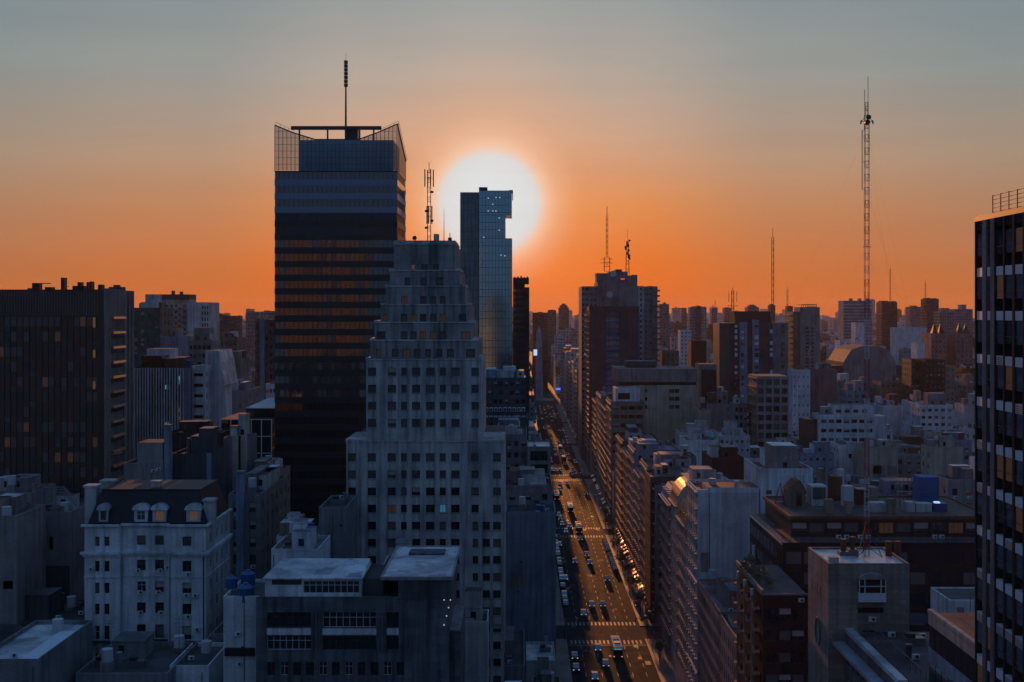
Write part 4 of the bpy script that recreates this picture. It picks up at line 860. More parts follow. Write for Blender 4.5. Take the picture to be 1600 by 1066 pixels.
for q in range(24): m.box(x0 - .2 + q * 1.5, x0 - .14 + q * 1.5, Y - .2, Y - .14, z1 - .02, z1 + 1.1, 'metal')
for q in range(16): m.box(x0 - .2, x0 - .14, Y + q * 1.8, Y + q * 1.8 + .06, z1 + .003, z1 + 1.1, 'metal')
m.box(x0 - .3, x0 - .003, Y, 231, z1 - .35, z1 - .05, 'steel_ledge'); m.build('terrace_rail', root)
ux0, uY, uz = PX(1236, 208), 208.0, PZ(808, 208)
m = MB(); wn = [(ux0 + 1.5 + q * 3.02, z1 + .6, 2.6, 1.9) for q in range(11)]
wn = m.facade('F', uY, ux0, x1, z1, uz - .35, wn, 'dark_bronze', .3); m.box(ux0, x1, uY, 230, z1, uz - .35, 'dark_bronze', 'tar_roof', skip='FD'); m.build('upper_wall', root)
kk = ['b', 'Bt', 'bt', 'B', 'n', 'd', 'B', 'b', 'n', 'd', 'b']
put_windows(root, 'F', uY, [q[:4] + (kk[i % 11],) for i, q in enumerate(wn)], .3, ('n',))
m = MB(); m.box(ux0 - .4, x1, uY - .4, 230.3, uz - .347, uz, 'rust', 'tar_roof'); ring(m, ux0 - .4, x1, uY - .4, 230.3, uz + .002, uz + .22, 'rust', .35); m.build('roof_slab', root)
for px in (1310, 1322, 1344, 1356, 1460, 1471): ac(root, PX(px, 206.9), 206.9, z1 + .02)
def rbox(nm, p0, p1, y0_, y1_, Yq, D, mat, top=None, parent=root): m = MB(); m.box(PX(p0, Yq), PX(p1, Yq), Yq, Yq + D, PZ(y1_, Yq), PZ(y0_, Yq), mat, top); return m.build(nm, parent)
def onroof(nm, p0, p1, py, Yq, D, mat, top=None, h=None):
    m = MB(); m.box(PX(p0, Yq), PX(p1, Yq), Yq, Yq + D, uz + .003, PZ(py, Yq), mat, top); return m.build(nm, root)
m = MB(); Yq = 219; a, c_ = PX(1232, Yq), PX(1258, Yq); zr, zg = PZ(766, Yq), PZ(752, Yq)
m.box(a, c_, Yq, Yq + 4, uz, zr, 'tan', skip='T'); m.poly([(a, Yq, zr), (c_, Yq, zr), (c_ - .9, Yq, zg), ((a + c_) / 2 - .2, Yq, zg)], 'tan'); m.poly([(a - .2, Yq - .2, zr), ((a + c_) / 2 - .2, Yq - .2, zg + .1), ((a + c_) / 2 - .2, Yq + 4, zg + .1), (a - .2, Yq + 4, zr)], 'clay_roof')
m.poly([((a + c_) / 2 - .2, Yq - .2, zg + .1), (c_ - .9, Yq - .2, zg + .1), (c_ - .9, Yq + 4, zg + .1), ((a + c_) / 2 - .2, Yq + 4, zg + .1)], 'clay_roof'); m.poly([(c_ - .9, Yq - .2, zg + .1), (c_ + .1, Yq - .2, zr), (c_ + .1, Yq + 4, zr), (c_ - .9, Yq + 4, zg + .1)], 'clay_roof')
o = m.build('roof_room', root); m = MB(); m.box(PX(1244, Yq), PX(1253, Yq), Yq - .05, Yq - .003, uz + .1, PZ(767, Yq), 'glass'); m.build('door', o)
onroof('roof_room', 1268, 1293, 760, 220, 4, 'offwhite'); m = MB(); m.box(PX(1270, 219.9), PX(1290, 219.9), 219.9, 219.99, uz + 1.2, PZ(762, 220), 'green_panel'); m.build('shutter', root)
onroof('water_tank', 1318, 1334, 760, 219, 1.8, 'tank_grey'); onroof('roof_room', 1340, 1357, 765, 221, 3, 'dark_bronze'); onroof('roof_room', 1360, 1372, 762, 221, 3, 'tan'); onroof('roof_room', 1300, 1316, 745, 226, 3, 'rust')
onroof('roof_room', 1280, 1289, 733, 227, 2, 'tan')
m = MB(); xx = PX(1313, 227); m.tube((xx, 227, uz), (xx, 227, PZ(733, 227)), .72, 'tank_grey', .68, n=14); m.build('water_tank', root)
m = MB(); m.box(PX(1437, 222), PX(1467, 222), 222, 226, PZ(784, 222), PZ(746, 222), 'blue_net'); m.box(PX(1436, 222), PX(1468, 222), 221.9, 221.997, PZ(770, 222), PZ(768.5, 222), 'metal'); m.build('cooling_tower', root)
m = MB()
for q in range(5):
    for z in (770, 760, 750): m.tube((PX(1400 + q * 6, 221), 221, uz), (PX(1400 + q * 6, 221), 221, PZ(z - q, 221)), .07, 'metal', n=4)
m.box(PX(1400, 221), PX(1424, 221), 220.8, 221.2, PZ(769, 221), PZ(768, 221), 'metal'); m.box(PX(1400, 221), PX(1424, 221), 220.8, 221.2, PZ(757, 221), PZ(756.2, 221), 'metal'); m.build('pipework', root)
for a, c_, py in ((1290, 1302, 781), (1322, 1333, 783), (1388, 1400, 780)):
    m = MB(); yy = 211; m.box(PX(a, yy), PX(c_, yy), yy, yy + 1.5, uz + .003, PZ(py, yy), 'tan'); m.build('roof_vent', root)
for a, c_, py in ((1360, 1384, 786), (1416, 1430, 785), (1432, 1456, 787)): m = MB(); yy = 213; m.box(PX(a, yy), PX(c_, yy), yy, yy + 2, uz + .003, PZ(py, yy), 'offwhite'); m.build('roof_unit', root)
m = MB(); yy = 213.5; m.box(PX(1459, yy), PX(1480, yy), yy, yy + 2, uz + .003, PZ(787, yy), 'blue_tank'); m.box(PX(1462, yy), PX(1470, yy), yy + .3, yy + 1.2, PZ(787, yy), PZ(785, yy), 'screen_white'); m.build('roof_unit', root)
m = MB(); yy = 222; xx = PX(1219, yy)
for q in (-1, 1): m.tube((xx + q * .9, yy, uz), (xx, yy, PZ(755, yy)), .07, 'red_metal', n=4); m.tube((xx + q * .9, yy + 1, uz), (xx, yy, PZ(755, yy)), .07, 'red_metal', n=4)
m.box(xx - 1, xx + 1, yy - .1, yy + 1.1, uz + .3, uz + .4, 'red_metal'); m.build('window_cradle', root)
for px, py, s_ in ((1172, 0, 0),): pass
m = MB(); m.tube((x0 - .4, 226, PZ(864, 226) - 1), (x0 - .4, 226, PZ(852, 226)), .35, 'panel_white', n=10); m.build('wall_lamp', root)
reg(x0, x1, Y, 232, z1); reg(ux0, x1, 208, 230, uz)

# ---- terrace building by the avenue with small balconies
Y = 180.5; x0, x1 = XRB, PX(1262, Y); z1 = PZ(930, Y); yb = 202.0
root = building('terrace_building', 'dark building with a planted roof terrace and small orange-lit balconies', 'apartment building', x0, x1, Y, yb, z1, 'black_panel', 'tar_roof',
    Fw=(3, 1.9, 1.7, 3.3, 2.0, 1.4), Lw=(7, 1.5, 1.7, 3.3, 2.2), par=0, roofn=0, big=False, kinds=('n', 'B', 'b', 'n'))
m = MB(); m.box(x0 - .25, x0 + .1, Y - .2, yb, z1 + .003, z1 + .8, 'tan'); m.box(x0 + .1, x1, Y - .2, Y + .05, z1 + .003, z1 + .25, 'tan'); m.build('parapet', root)
for q in range(11):
    for yy in (Y + 2.0, Y + 7.6, Y + 13.4, Y + 19):
        z = z1 - 2.6 - q * 3.3
        if z > 6: m = MB(); m.box(x0 - 1.0, x0 - .003, yy, yy + 1.5, z - .18, z, 'tan'); m.box(x0 - 1.0, x0 - .97, yy, yy + 1.5, z + .003, z + .8, 'metal'); m.box(x0 - 1.0, x0 - .003, yy, yy + .03, z + .5, z + .55, 'metal'); m.build('balcony', root)
for yy in (Y + 5, Y + 11, Y + 17): m = MB(); m.box(x0 - .8, x0 - .45, yy, yy + .35, 1, z1 - 1.2, 'grey'); m.tube((x0 - .6, yy + .2, z1 - 1.2), (x0 - .6, yy + .2, z1 - .2), .3, 'tank_grey', n=8); m.build('downpipe', root)
ac(root, x1 - 1, Y - .01, z1 - 1.0)
def bush(name, label, x, y, z, r, n=260, group=None, seed=1):
    rg = random.Random(seed); root = thing(name, label, 'plant', (x, y, z), group); m = MB(); m.box(x - r * .6, x + r * .6, y - .35, y + .35, z, z + .5, 'tan'); m.build('planter', root); m = MB()
    for _ in range(n):
        a, b2, rr = rg.uniform(0, 6.3), rg.uniform(-.3, 1.4), r * rg.uniform(.35, 1) ; c = Vector((x + math.cos(a) * math.cos(b2) * rr, y + math.sin(a) * math.cos(b2) * rr, z + .6 + math.sin(b2) * rr * 1.1 + rg.uniform(0, .2)))
        u = Vector((rg.uniform(-1, 1), rg.uniform(-1, 1), rg.uniform(-1, 1))).normalized() * .18; v = u.orthogonal().normalized() * .10; m.poly([c - u, c + v, c + u, c - v], 'leaf')
    m.build('foliage', root); return root
for i, (px, py, r_) in enumerate(((1164, 895, 1.2), (1173, 903, 1.0), (1183, 912, .9), (1190, 905, 1.5), (1172, 882, 1.3), (1201, 920, .8))):
    yy = 186 + (920 - py) * .38; bush('terrace_shrub', 'leafy shrub in a planter on the terrace, %s' % ('nearest the street edge', 'second from the street edge', 'beside the front parapet', 'largest, by the dark office wall', 'farthest from the front parapet', 'small one at the front corner')[i], PX(px, yy), yy, z1, r_, seed=i, group='shrubs on the roof terrace')

# ---- row on the right of the avenue, from near to far
building('row_house', 'low ribbed facade just beyond the terrace building, lowest on the avenue row', 'apartment building', XRB, 46, 203.1, 219.5, 29.0, 'grey', 'tar_roof', Lw=(8, .9, 2.0, 3.2, 1.2), par=.8, roofn=3, big=False, kinds=('n', 'B', 'b'))
building('row_house', 'long grey facade with tall pilasters below the big blank white wall', 'apartment building', XRB, 44.3, 220, 246.8, 29.5, 'grey', 'grey_roof', Lw=(14, .95, 2.2, 3.3, 1.3), par=.5, roofn=5, kinds=('n', 'B', 'b'), trim=.5)
Y = 247.0; X = lambda p: PX(p, Y)
root = building('blank_wall_building', 'building with a big blank blue-white side wall beside the avenue', 'apartment building', XRB, X(1186), Y, 262, PZ(770, Y), 'white', 'clay_roof', Lw=(6, 1.3, 1.6, 3.1, 1.2), par=.6, roofn=3, big=False, kinds=('n', 'B', 'b'), ledgeL=(3.1, .8, 'offwhite'))
m = MB(); m.box(X(1106), X(1186), Y + .05, Y + 8, PZ(770, Y), PZ(762, Y), 'white', 'clay_roof'); m.box(X(1148), X(1155), Y + .06, Y + .9, PZ(762, Y) + .003, PZ(752, Y), 'white'); m.build('upper_wall', root)
building('white_stair_block', 'white block with a dark slot window behind the blank white wall', 'building', 49.6, 60.5, 248, 266, PZ(737, 250), 'white', 'clay_roof', Fw=(3, 1.2, .9, 3.4, 3.6), par=.9, roofn=3)
def mansard_row(label, ya_, yb_, z, mat='terracotta_sunglow_metal', curved=True, wall='offwhite', lev=3.0, n=7):
    root = thing('mansard_building', label, 'apartment building', (XRB + 6, ya_, 0)); x0, x1 = XRB, XRB + 13; m = MB()
    lw = m.facade('L', x0, ya_, yb_, 0, z, grid(ya_, yb_, 5, z, n, 1.3, 1.8, 3.1, 1.0), wall, .3); m.box(x0, x1, ya_, yb_, 0, z, wall, 'grey_roof', skip='LD'); m.build('wall', root); lw.sort(key=lambda q: -q[1]); put_windows(root, 'L', x0, lw, .3, ('n', 'B', 'b'), 60)
    m = MB(); prev = (x0 - .3, z)
    for i in range(1, 7):
        a = math.pi / 2 * i / 6; cur = (x0 - .3 + (1 - math.cos(a)) * 3.4, z + math.sin(a) * 5.2) if curved else (x0 - .3 + 2.0 * i / 6, z + 3.2 * i / 6)
        m.poly([(prev[0], ya_, prev[1]), (prev[0], yb_, prev[1]), (cur[0], yb_, cur[1]), (cur[0], ya_, cur[1])], mat)
        m.poly([(prev[0], ya_, prev[1]), (cur[0], ya_, cur[1]), (x0 + 3, ya_, cur[1]), (x0 + 3, ya_, prev[1])], wall); prev = cur
    m.box(x0 + (3.1 if curved else 2.1), x1, ya_, yb_, z + .003, z + (5.2 if curved else 3.2), wall, 'grey_roof'); m.build('mansard_roof', root)
    for q in range(int((yb_ - ya_) / 3)):
        m = MB(); yy = ya_ + 1 + q * 3; m.box(x0 - .2, x0 + 1.4, yy, yy + 1.1, z + .5, z + 2.3, mat); m.build('dormer', root)
    for k in range(int(z / 3.1) - 1):
        m = MB(); zz_ = z - .3 - k * 3.1; yy = ya_ + .4
        while yy < yb_ - 1:
            m.box(x0 - .6, x0 - .003, yy, yy + 1.1, zz_ - .1, zz_, 'steel_ledge'); m.box(x0 - .6, x0 - .56, yy, yy + 1.1, zz_ + .75, zz_ + .8, 'metal')
            for q in range(4): m.box(x0 - .6, x0 - .57, yy + q * .35, yy + q * .35 + .03, zz_ + .003, zz_ + .747, 'metal')
            yy += 1.95
        if k == 0: m.box(x0 - .9, x0 - .003, ya_ + .1, yb_ - .1, zz_ + .12, zz_ + .29, 'steel_ledge')
        m.build('balcony_row', root)
    roofstuff(root, x0 + 3.3, x1, ya_, yb_, z + (5.2 if curved else 3.2), random.Random(int(ya_)), 4, wall); reg(x0, x1, ya_, yb_, z + 3.4, None)
mansard_row('long facade under a glowing orange rounded metal mansard, nearest of its kind', 262.2, 277, 38)
mansard_row('narrow facade under an orange rounded mansard, second behind the blank wall', 277.2, 290, 40, n=5)
mansard_row('facade with a dull grey mansard at the cross street corner', 290.2, 310, 38, 'zinc', False, 'concrete', n=8)
building('corner_building', 'dark corner building with balcony bands just past the first cross street', 'apartment building', XRB, 52, 325, 345, 37, 'grey', 'slate', Fw=(5, 1.3, 1.6, 3.1, 1), Lw=(7, 1.4, 1.7, 3.1, 1), par=1.0, roofn=6, ledgeL=(3.1, 1.0, 'concrete'))
building('row_house', 'grey house with stepped terraces two doors past the first cross street', 'apartment building', XRB, 50, 345.2, 364, 39.5, 'grey', 'tar_roof', Fw=(4, 1.3, 1.5, 3.1, 1), Lw=(6, 1.3, 1.7, 3.1, 1), par=1.0, roofn=6, ledgeL=(3.1, 1.0, 'steel_ledge'))
building('row_house', 'pale house with a steep bright ledge, mid row right of the avenue', 'apartment building', XRB, 48, 364.2, 383, 34.5, 'concrete', 'grey_roof', Fw=(4, 1.2, 1.5, 3.1, 1), Lw=(6, 1.3, 1.7, 3.1, 1), par=.9, roofn=5, ledgeL=(3.1, 1.0, 'steel_ledge'))
building('row_house', 'blue-grey house with rounded water tank, mid row right of the avenue', 'apartment building', XRB, 51, 383.2, 404, 40, 'bluegrey', 'grey_roof', Fw=(4, 1.2, 1.5, 3.1, 1), Lw=(6, 1.3, 1.7, 3.1, 1), par=.9, roofn=6, ledgeL=(3.1, .9, 'steel_ledge'))
building('row_house', 'narrow tan house two doors before the second cross street', 'apartment building', XRB, 49, 404.2, 428, 36, 'tan', 'grey_roof', Fw=(4, 1.2, 1.5, 3.1, 1), Lw=(7, 1.3, 1.7, 3.1, 1), par=.9, roofn=5, ledgeL=(3.1, .9, 'steel_ledge'))
building('row_house', 'dark house on the near corner of the second cross street', 'apartment building', XRB, 50, 428.2, 455, 38, 'darkgrey', 'tar_roof', Fw=(4, 1.2, 1.5, 3.1, 1), Lw=(8, 1.3, 1.7, 3.1, 1), par=.9, roofn=5, ledgeL=(3.1, .9, 'steel_ledge'))
Y = 482.0
root = building('ribbon_window_building', 'stepped office with ribbon windows and white top floor by the avenue', 'office building', XRB, PX(1007, Y), Y, 508, PZ(632, Y), 'tan', 'grey_roof', Fw=(4, 2.7, 1.5, 3.5, .7, 2.0), Lw=(7, 2.0, 1.4, 3.5, .7), par=1.2, roofn=0, big=False, kinds=('n', 't', 'b'), ledgeL=(3.5, .7, 'steel_ledge', 2.8))
m = MB(); X = lambda p: PX(p, Y + 3); m.box(X(962), X(1000), Y + 3, Y + 18, PZ(632, Y), PZ(607, Y + 3), 'white', 'grey_roof'); m.build('penthouse', root); m = MB(); m.box(X(966), X(984), Y + 2.9, Y + 2.99, PZ(625, Y), PZ(615, Y), 'glass'); m.build('window', root)
building('row_house', 'brown-grey house with slanting orange ledges past the ribbon-window office', 'apartment building', XRB, 52, 510, 540, 43, 'tan', 'tar_roof', Lw=(9, 1.3, 1.7, 3.1, 1), par=.9, roofn=6, ledgeL=(3.1, 1.2, 'steel_ledge'))
building('row_house', 'tall dark house right before the third cross street', 'apartment building', XRB, 40.5, 541, 575, 46, 'concrete', 'tar_roof', Lw=(9, 1.3, 1.7, 3.1, 1), par=.9, roofn=6, ledgeL=(3.1, 1.2, 'steel_ledge'))
building('row_house', 'stout house on the corner of the third cross street under the dish-topped block', 'apartment building', XRB, 52, 576, 606, 41, 'brick', 'tar_roof', Lw=(9, 1.3, 1.7, 3.1, 1), par=.9, roofn=6, ledgeL=(3.1, 1.2, 'steel_ledge'))

# ---- plain party wall and low roofs left of the avenue
Y = 270.0; X = lambda p: PX(p, Y)
building('party_wall_building', 'tall blank grey-blue side wall standing beside the left kerb', 'apartment building', X(790), XL, Y, 286, PZ(807, Y), 'bluegrey', 'tar_roof', par=1.0, roofn=9, big=False, bot=1032)
building('corner_roof_house', 'grey house with a small flat roof just behind the blank left wall', 'apartment building', X(786), XL - .3, 286.2, 309, 42.5, 'grey', 'tar_roof', Fw=(3, 1.4, 1.5, 3.2), par=1.0, roofn=5)
Y = 326.0
building('black_opening_house', 'grey house with a wide black opening under its roof on the left kerb', 'building', PX(824, Y), PX(860.5, Y), Y, Y + 16, PZ(700, Y), 'concrete', 'pale_roof', Fw=(1, 4.8, 2.6, 3.6, .9), par=.4, roofn=2, kinds=('n',), big=False)
building('pipe_roof_house', 'dull grey flat-roofed house right of the stepped tower', 'apartment building', PX(756, 330), PX(823.4, 330), 330, 352, PZ(683, 330), 'grey', 'tar_roof', Fw=(6, 1.1, 1.5, 3.2), par=.8, roofn=8)
building('cage_roof_house', 'house crowded with pale air-conditioning cages right of the stepped tower', 'office building', PX(752, 372), PX(826, 372), 372, 392, PZ(655, 372), 'darkgrey', 'tar_roof', Fw=(7, 1.1, 1.5, 3.2), par=.4, roofn=3, big=False, seed=4)
r_ = [o for o in COL.objects if o.name.startswith('cage_roof_house')][-1]; zc_ = PZ(655, 372) - .4
for q in range(9):
    for row in range(2): m = MB(); xx = PX(757 + q * 7.3, 372); yy = 373.5 + row * 5; m.box(xx, xx + 1.0, yy, yy + 1, zc_ + row * 2.2 + .02, zc_ + row * 2.2 + 1.2, 'frame_white'); m.box(xx + .15, xx + .85, yy - .05, yy - .003, zc_ + row * 2.2 + .15, zc_ + row * 2.2 + 1.05, 'darkgrey'); m.build('air_conditioner', r_)
m = MB(); m.box(PX(756, 378), PX(822, 378), 378, 380, zc_ + .003, zc_ + 2.2, 'darkgrey'); m.build('duct', r_)
Y = 430.0
root = building('duct_roof_block', 'dark block with a stepped roof, white unit and duct frames left of the avenue', 'office building', PX(752, Y), PX(822, Y), Y, Y + 25, PZ(592, Y), 'darkgrey', 'pale_roof', Fw=(8, 1.3, 1.6, 3.2), par=.4, roofn=5, big=False)
m = MB(); m.box(PX(786, Y + 6), PX(806, Y + 6), Y + 6, Y + 12, PZ(592, Y) - .4, PZ(574, Y), 'panel_white', 'pale_roof'); m.build('roof_unit', root)
m = MB(); m.box(PX(756, Y + 3), PX(774, Y + 3), Y + 3, Y + 20, PZ(592, Y) - .4, PZ(578, Y), 'bluegrey', 'pale_roof'); m.build('roof_room', root)
for q in range(6): building('kerb_house', ['grey', 'brown', 'tan', 'pale', 'dark', 'brick'][q] + ' house on the left side of the avenue, ' + ['first past the black opening', 'second past the black opening', 'behind the duct-roofed block', 'by the third cross street', 'beyond the brown tower', 'last before the obelisk'][q], 'apartment building', -8 if q < 4 else -14, XL, [345, 400, 470, 545, 690, 800][q], [372, 428, 500, 600, 755, 905][q], [30, 28, 33, 30, 36, 40][q], ['grey', 'brown', 'tan', 'offwhite', 'darkgrey', 'brick'][q], 'tar_roof', Fw=(6, 1.2, 1.5, 3.2), par=.9, roofn=6) if q not in (0, 1) else building('kerb_house', 'slim low house on the left kerb, ' + ('nearer' if q == 0 else 'farther') + ' of the two beside the cage-roofed house', 'apartment building', PX(828, 372) , XL, [345, 400][q], [370, 428][q], [31, 29][q], ['grey', 'tan'][q], 'tar_roof', Fw=(2, 1.2, 1.5, 3.2), par=.9, roofn=3)

FARROW = [(773, 796, 46, 'tan'), (797, 822, 38, 'concrete'), (823, 850, 50, 'offwhite'), (851, 880, 42, 'brick'), (881, 908, 47, 'concrete'), (924, 955, 40, 'tan'), (956, 990, 52, 'offwhite'), (991, 1030, 44, 'grey'), (1031, 1070, 50, 'tan'), (1071, 1093, 42, 'concrete')]
for i, (a, b_, h_, wl) in enumerate(FARROW): building('row_house', 'far house of the right avenue row with glinting balconies, %s beyond the dish-topped block' % ['first', 'second', 'third', 'fourth', 'fifth', 'sixth', 'seventh', 'eighth', 'ninth', 'last'][i], 'apartment building', XRB - .01 * i, 56, a, b_, h_, wl, 'tar_roof', Fw=(6, 1.2, 1.5, 3.1), Lw=(8, 1.3, 1.6, 3.1), par=.8, roofn=5, limit=10, ledgeL=(3.1, 1.2, 'steel_ledge'), group='far houses of the right avenue row')

for nm in ('row_house', 'kerb_house', 'corner_building', 'white_stair_block', 'corner_roof_house', 'pipe_roof_house', 'duct_roof_block'):
    for o in [o for o in COL.objects if o.name.startswith(nm) and o.type == 'EMPTY']:
        bb = [ch for ch in o.children if ch.name.startswith('wall')][0]; xs_ = [v.co.x for v in bb.data.vertices]; ys_ = [v.co.y for v in bb.data.vertices]; zs_ = max(v.co.z for v in bb.data.vertices)
        added_floors(o, o.location.x + min(xs_) + .8, o.location.x + max(xs_) - .6, o.location.y + min(ys_) + .6, o.location.y + max(ys_) - .6, zs_, 'offwhite', random.Random(int(o.location.y)), 3)
# ================================================================= LEFT SIDE
# ---- dark curtain wall office at the left edge
Y = 278.0; X = lambda p: PX(p, Y); xr = X(162); xl = -146; yb = 300.0; zt = PZ(452.5, Y)
root = thing('dark_curtain_office', 'dark curtain-wall office at the left edge with painted sunlit-orange ledges on its flank', 'office building', ((xl + xr) / 2, Y, 0))
m = MB(); m.box(xl, xr, Y + .3, yb, 0, zt - 6.2, 'black_panel', skip='T'); m.box(xl, xr, Y, yb, zt - 6.2, zt, 'dark_bronze', 'tar_roof'); m.build('wall', root)
m = MB(); a = xl + .2
while a < xr - 1: m.box(a, a + .1, Y - .12, Y - .003, zt - 6, zt - .5, 'metal'); a += .62
m.build('louvres', root)
rg = random.Random(21); zz_ = zt - 6.2; n = 0
for k in range(24):
    z1 = zz_ - k * 3.5; z0 = z1 - 3.5
    if z0 < 1: break
    m = MB(); a = xl; cwid = (xr - xl - 1.2) / 33
    for q in range(33):
        a0, a1 = xl + q * cwid, xl + (q + 1) * cwid; r = rg.random(); g = 'lit_dim' if r < .06 else ('blind_dark' if r < .30 else ('glass_brown' if r < .6 else ('green_panel' if r < .63 else 'glass_dark')))
        if k < 1 and r > .55: g = 'blind_dark'
        m.poly([(a0 + .05, Y + .2, z0 + 1.15), (a1 - .05, Y + .2, z0 + 1.15), (a1 - .05, Y + .2, z1 - .1), (a0 + .05, Y + .2, z1 - .1)], g); m.box(a0 + .05, a1 - .05, Y + .17, Y + .29, z0 + .05, z0 + 1.1, 'green_panel' if rg.random() < .07 else 'glass_brown')
        m.box(a0 - .05, a0 + .045, Y - .05, Y + .16, z0, z1, 'dark_bronze')
    m.build('window_band', root)
m = MB(); m.box(xr - 1.4, xr - .02, Y - .3, Y + .29, 0, zt - 6.21, 'dark_bronze'); m.build('corner_pier', root)
for py, hh in ((504, 1.2), (553, .9), (602, .9)): m = MB(); m.box(X(146), X(150), Y - .45, Y - .31, PZ(py, Y) - hh, PZ(py, Y) + hh, 'lit_warm'); m.build('lit_window', root)
m = MB(); m.box(xr, xr + .01, Y + 1.5, yb, 0, zt, 'grey'); 
xf = xr + .012
for a, c_ in ((278.02, 281.5), (291, 293.2), (294.6, 296), (297.2, 298.4)): m.box(xr + .01, xr + .5, a, c_, 0, zt + (.3 if a < 280 else 0), 'concrete')
m.box(xr + .01, xr + .2, 281.51, 290.99, 0, zt - 8, 'grey'); m.box(xr + .01, xr + .42, 281.51, 290.99, zt - 8, zt + .2, 'concrete'); m.build('flank_wall', root)
for k in range(13):
    z = PZ(495 + 23.6 * k, Y); 
    if z < 3: break
    m = MB(); m.frust((xr + .2, xr + 1.1, 282, 290.8), (xr + .2, xr + .9, 282, 290.8), z - .55, z, 'terracotta_sunglow_metal'); m.box(xr + .2, xr + .35, 282, 290.8, z - 1.6, z - .56, 'glass_dark'); m.build('flank_ledge', root)  # the sun's orange on these ledges is put into their colour
for a, c_, t_, kind in ((43, 46, 3.4, 'dish'), (50, 61, 11, 'box'), (70, 81, 5, 'box'), (95, 100, 20, 'box'), (113, 131, 7, 'box'), (121, 126, 13, 'box'), (135, 138, 13, 'box'), (140, 143, 14, 'box'), (153, 159, 9, 'box')):
    yq = Y + 9; m = MB(); m.box(PX(a, yq), PX(c_, yq), yq, yq + 2, zt, zt + t_ * .15, 'dark_metal'); m.build('roof_unit', root)
m = MB(); yq = Y + 8; m.box(PX(50, yq), PX(79, yq), yq, yq + .2, zt + 1.5, zt + 1.7, 'dark_metal'); m.box(PX(95, yq), PX(108, yq), yq, yq + .15, zt + .8, zt + .9, 'dark_metal'); m.build('cradle_beam', root)
m = MB(); yq = Y + 14; m.box(PX(170, yq), PX(190, yq), yq, yq + 3, zt, zt + .9, 'darkgrey'); m.box(PX(176, yq), PX(184, yq), yq + .5, yq + 2, zt + .9, zt + 1.4, 'darkgrey'); m.build('roof_room', root)
reg(xl, xr, Y, yb, zt, 770)

# ---- mansarded white classical block, bottom left
Y = 196.0; X = lambda p: PX(p, Y); root = thing('mansard_apartment_block', 'white classical apartment block with a dark mansard and arched dormers, bottom left', 'apartment building', (X(230), Y, 0))
xs = [X(132), X(187), X(263), X(322)]; zc = PZ(821, Y); yb = 212.0; m = MB(); rg = random.Random(6); allw = []
cols = [(152, 7), (167, 8), (218, 14), (246.5, 14), (292, 14)]; rws = [(846, 15), (885, 17), (919, 17), (952, 17), (991, 26), (1021, 18)]
for i in range(3):
    off = .9 if i == 1 else 0
    ws = [(X(c), PZ(p, Y) - h_ / 19.1, w_ / 9.56, h_ / 9.56) for c, w_ in cols if [132, 187, 263][i] < c < [187, 263, 322][i] for p, h_ in rws] + [(X(c), z_, w_ / 9.56, 1.7) for c, w_ in cols if [132, 187, 263][i] < c < [187, 263, 322][i] for z_ in (22.5, 19, 15.5, 12, 8.5)]
    ws = m.facade('F', Y + off, xs[i], xs[i + 1], 0, zc, ws, 'offwhite' if i == 9 else 'white', .35)
    for q in ws: allw.append((Y + off, q))
m.poly([(xs[1], Y, 0), (xs[1], Y + .9, 0), (xs[1], Y + .9, zc), (xs[1], Y, zc)], 'white'); m.poly([(xs[2], Y, 0), (xs[2], Y, zc), (xs[2], Y + .9, zc), (xs[2], Y + .9, 0)], 'white')
rw = m.facade('R', xs[3], Y, yb, 0, zc, [(Y + q, PZ(p, Y) - .8, 1.0, 1.7) for q in (3, 7, 10.5, 13.6) for p in (846, 885, 919, 952, 991)], 'offwhite', .3)
m.box(xs[0], xs[3], Y + .9, yb, 0, zc, 'white', 'slate', skip='FRD'); m.build('wall', root)
for c, q in allw: put_windows(root, 'F', c, [q], .35, ('wnt', 'nt', 'nt', 'Bt', 'bt', 'nt', 'Bt') if q[1] < 45 else ('nt', 'nt', 'Bt'), rng=rg)
put_windows(root, 'R', xs[3], rw, .3, ('nt', 'bt', 'nt'), rng=rg)
for py, pr, hh in ((864, .55, .4), (821, .45, .35), (868, .3, .25), (902, .12, .18), (1000, .15, .2)):
    z = PZ(py, Y); m = MB()
    for i in range(3):
        off = .9 if i == 1 else 0; m.box(xs[i] - (pr if i == 0 else 0) + (.0 if i != 1 else .001), xs[i + 1] + (pr if i == 2 else 0), Y + off - pr, Y + off - .003, z - hh / 2, z + hh / 2, 'white')
    m.box(xs[3] + .003, xs[3] + pr, Y, yb, z - hh / 2, z + hh / 2, 'white'); m.build('cornice', root)
m = MB(); zm = PZ(768, Y + 2); z0 = zc + .18; e = 1.6
m.frust((xs[0] + .2, xs[3] - .2, Y + 1.0, yb - .2), (xs[0] + .2 + e, xs[3] - .2 - e, Y + 1 + e * 1.3, yb - .2 - e), z0, zm, 'slate'); m.build('mansard_roof', root)
m = MB(); m.box(xs[0] + .2 + e - .1, xs[3] - e - .1, Y + 1 + e * 1.3 - .1, yb - e, zm + .003, zm + .22, 'slate'); m.build('roof_coping', root)
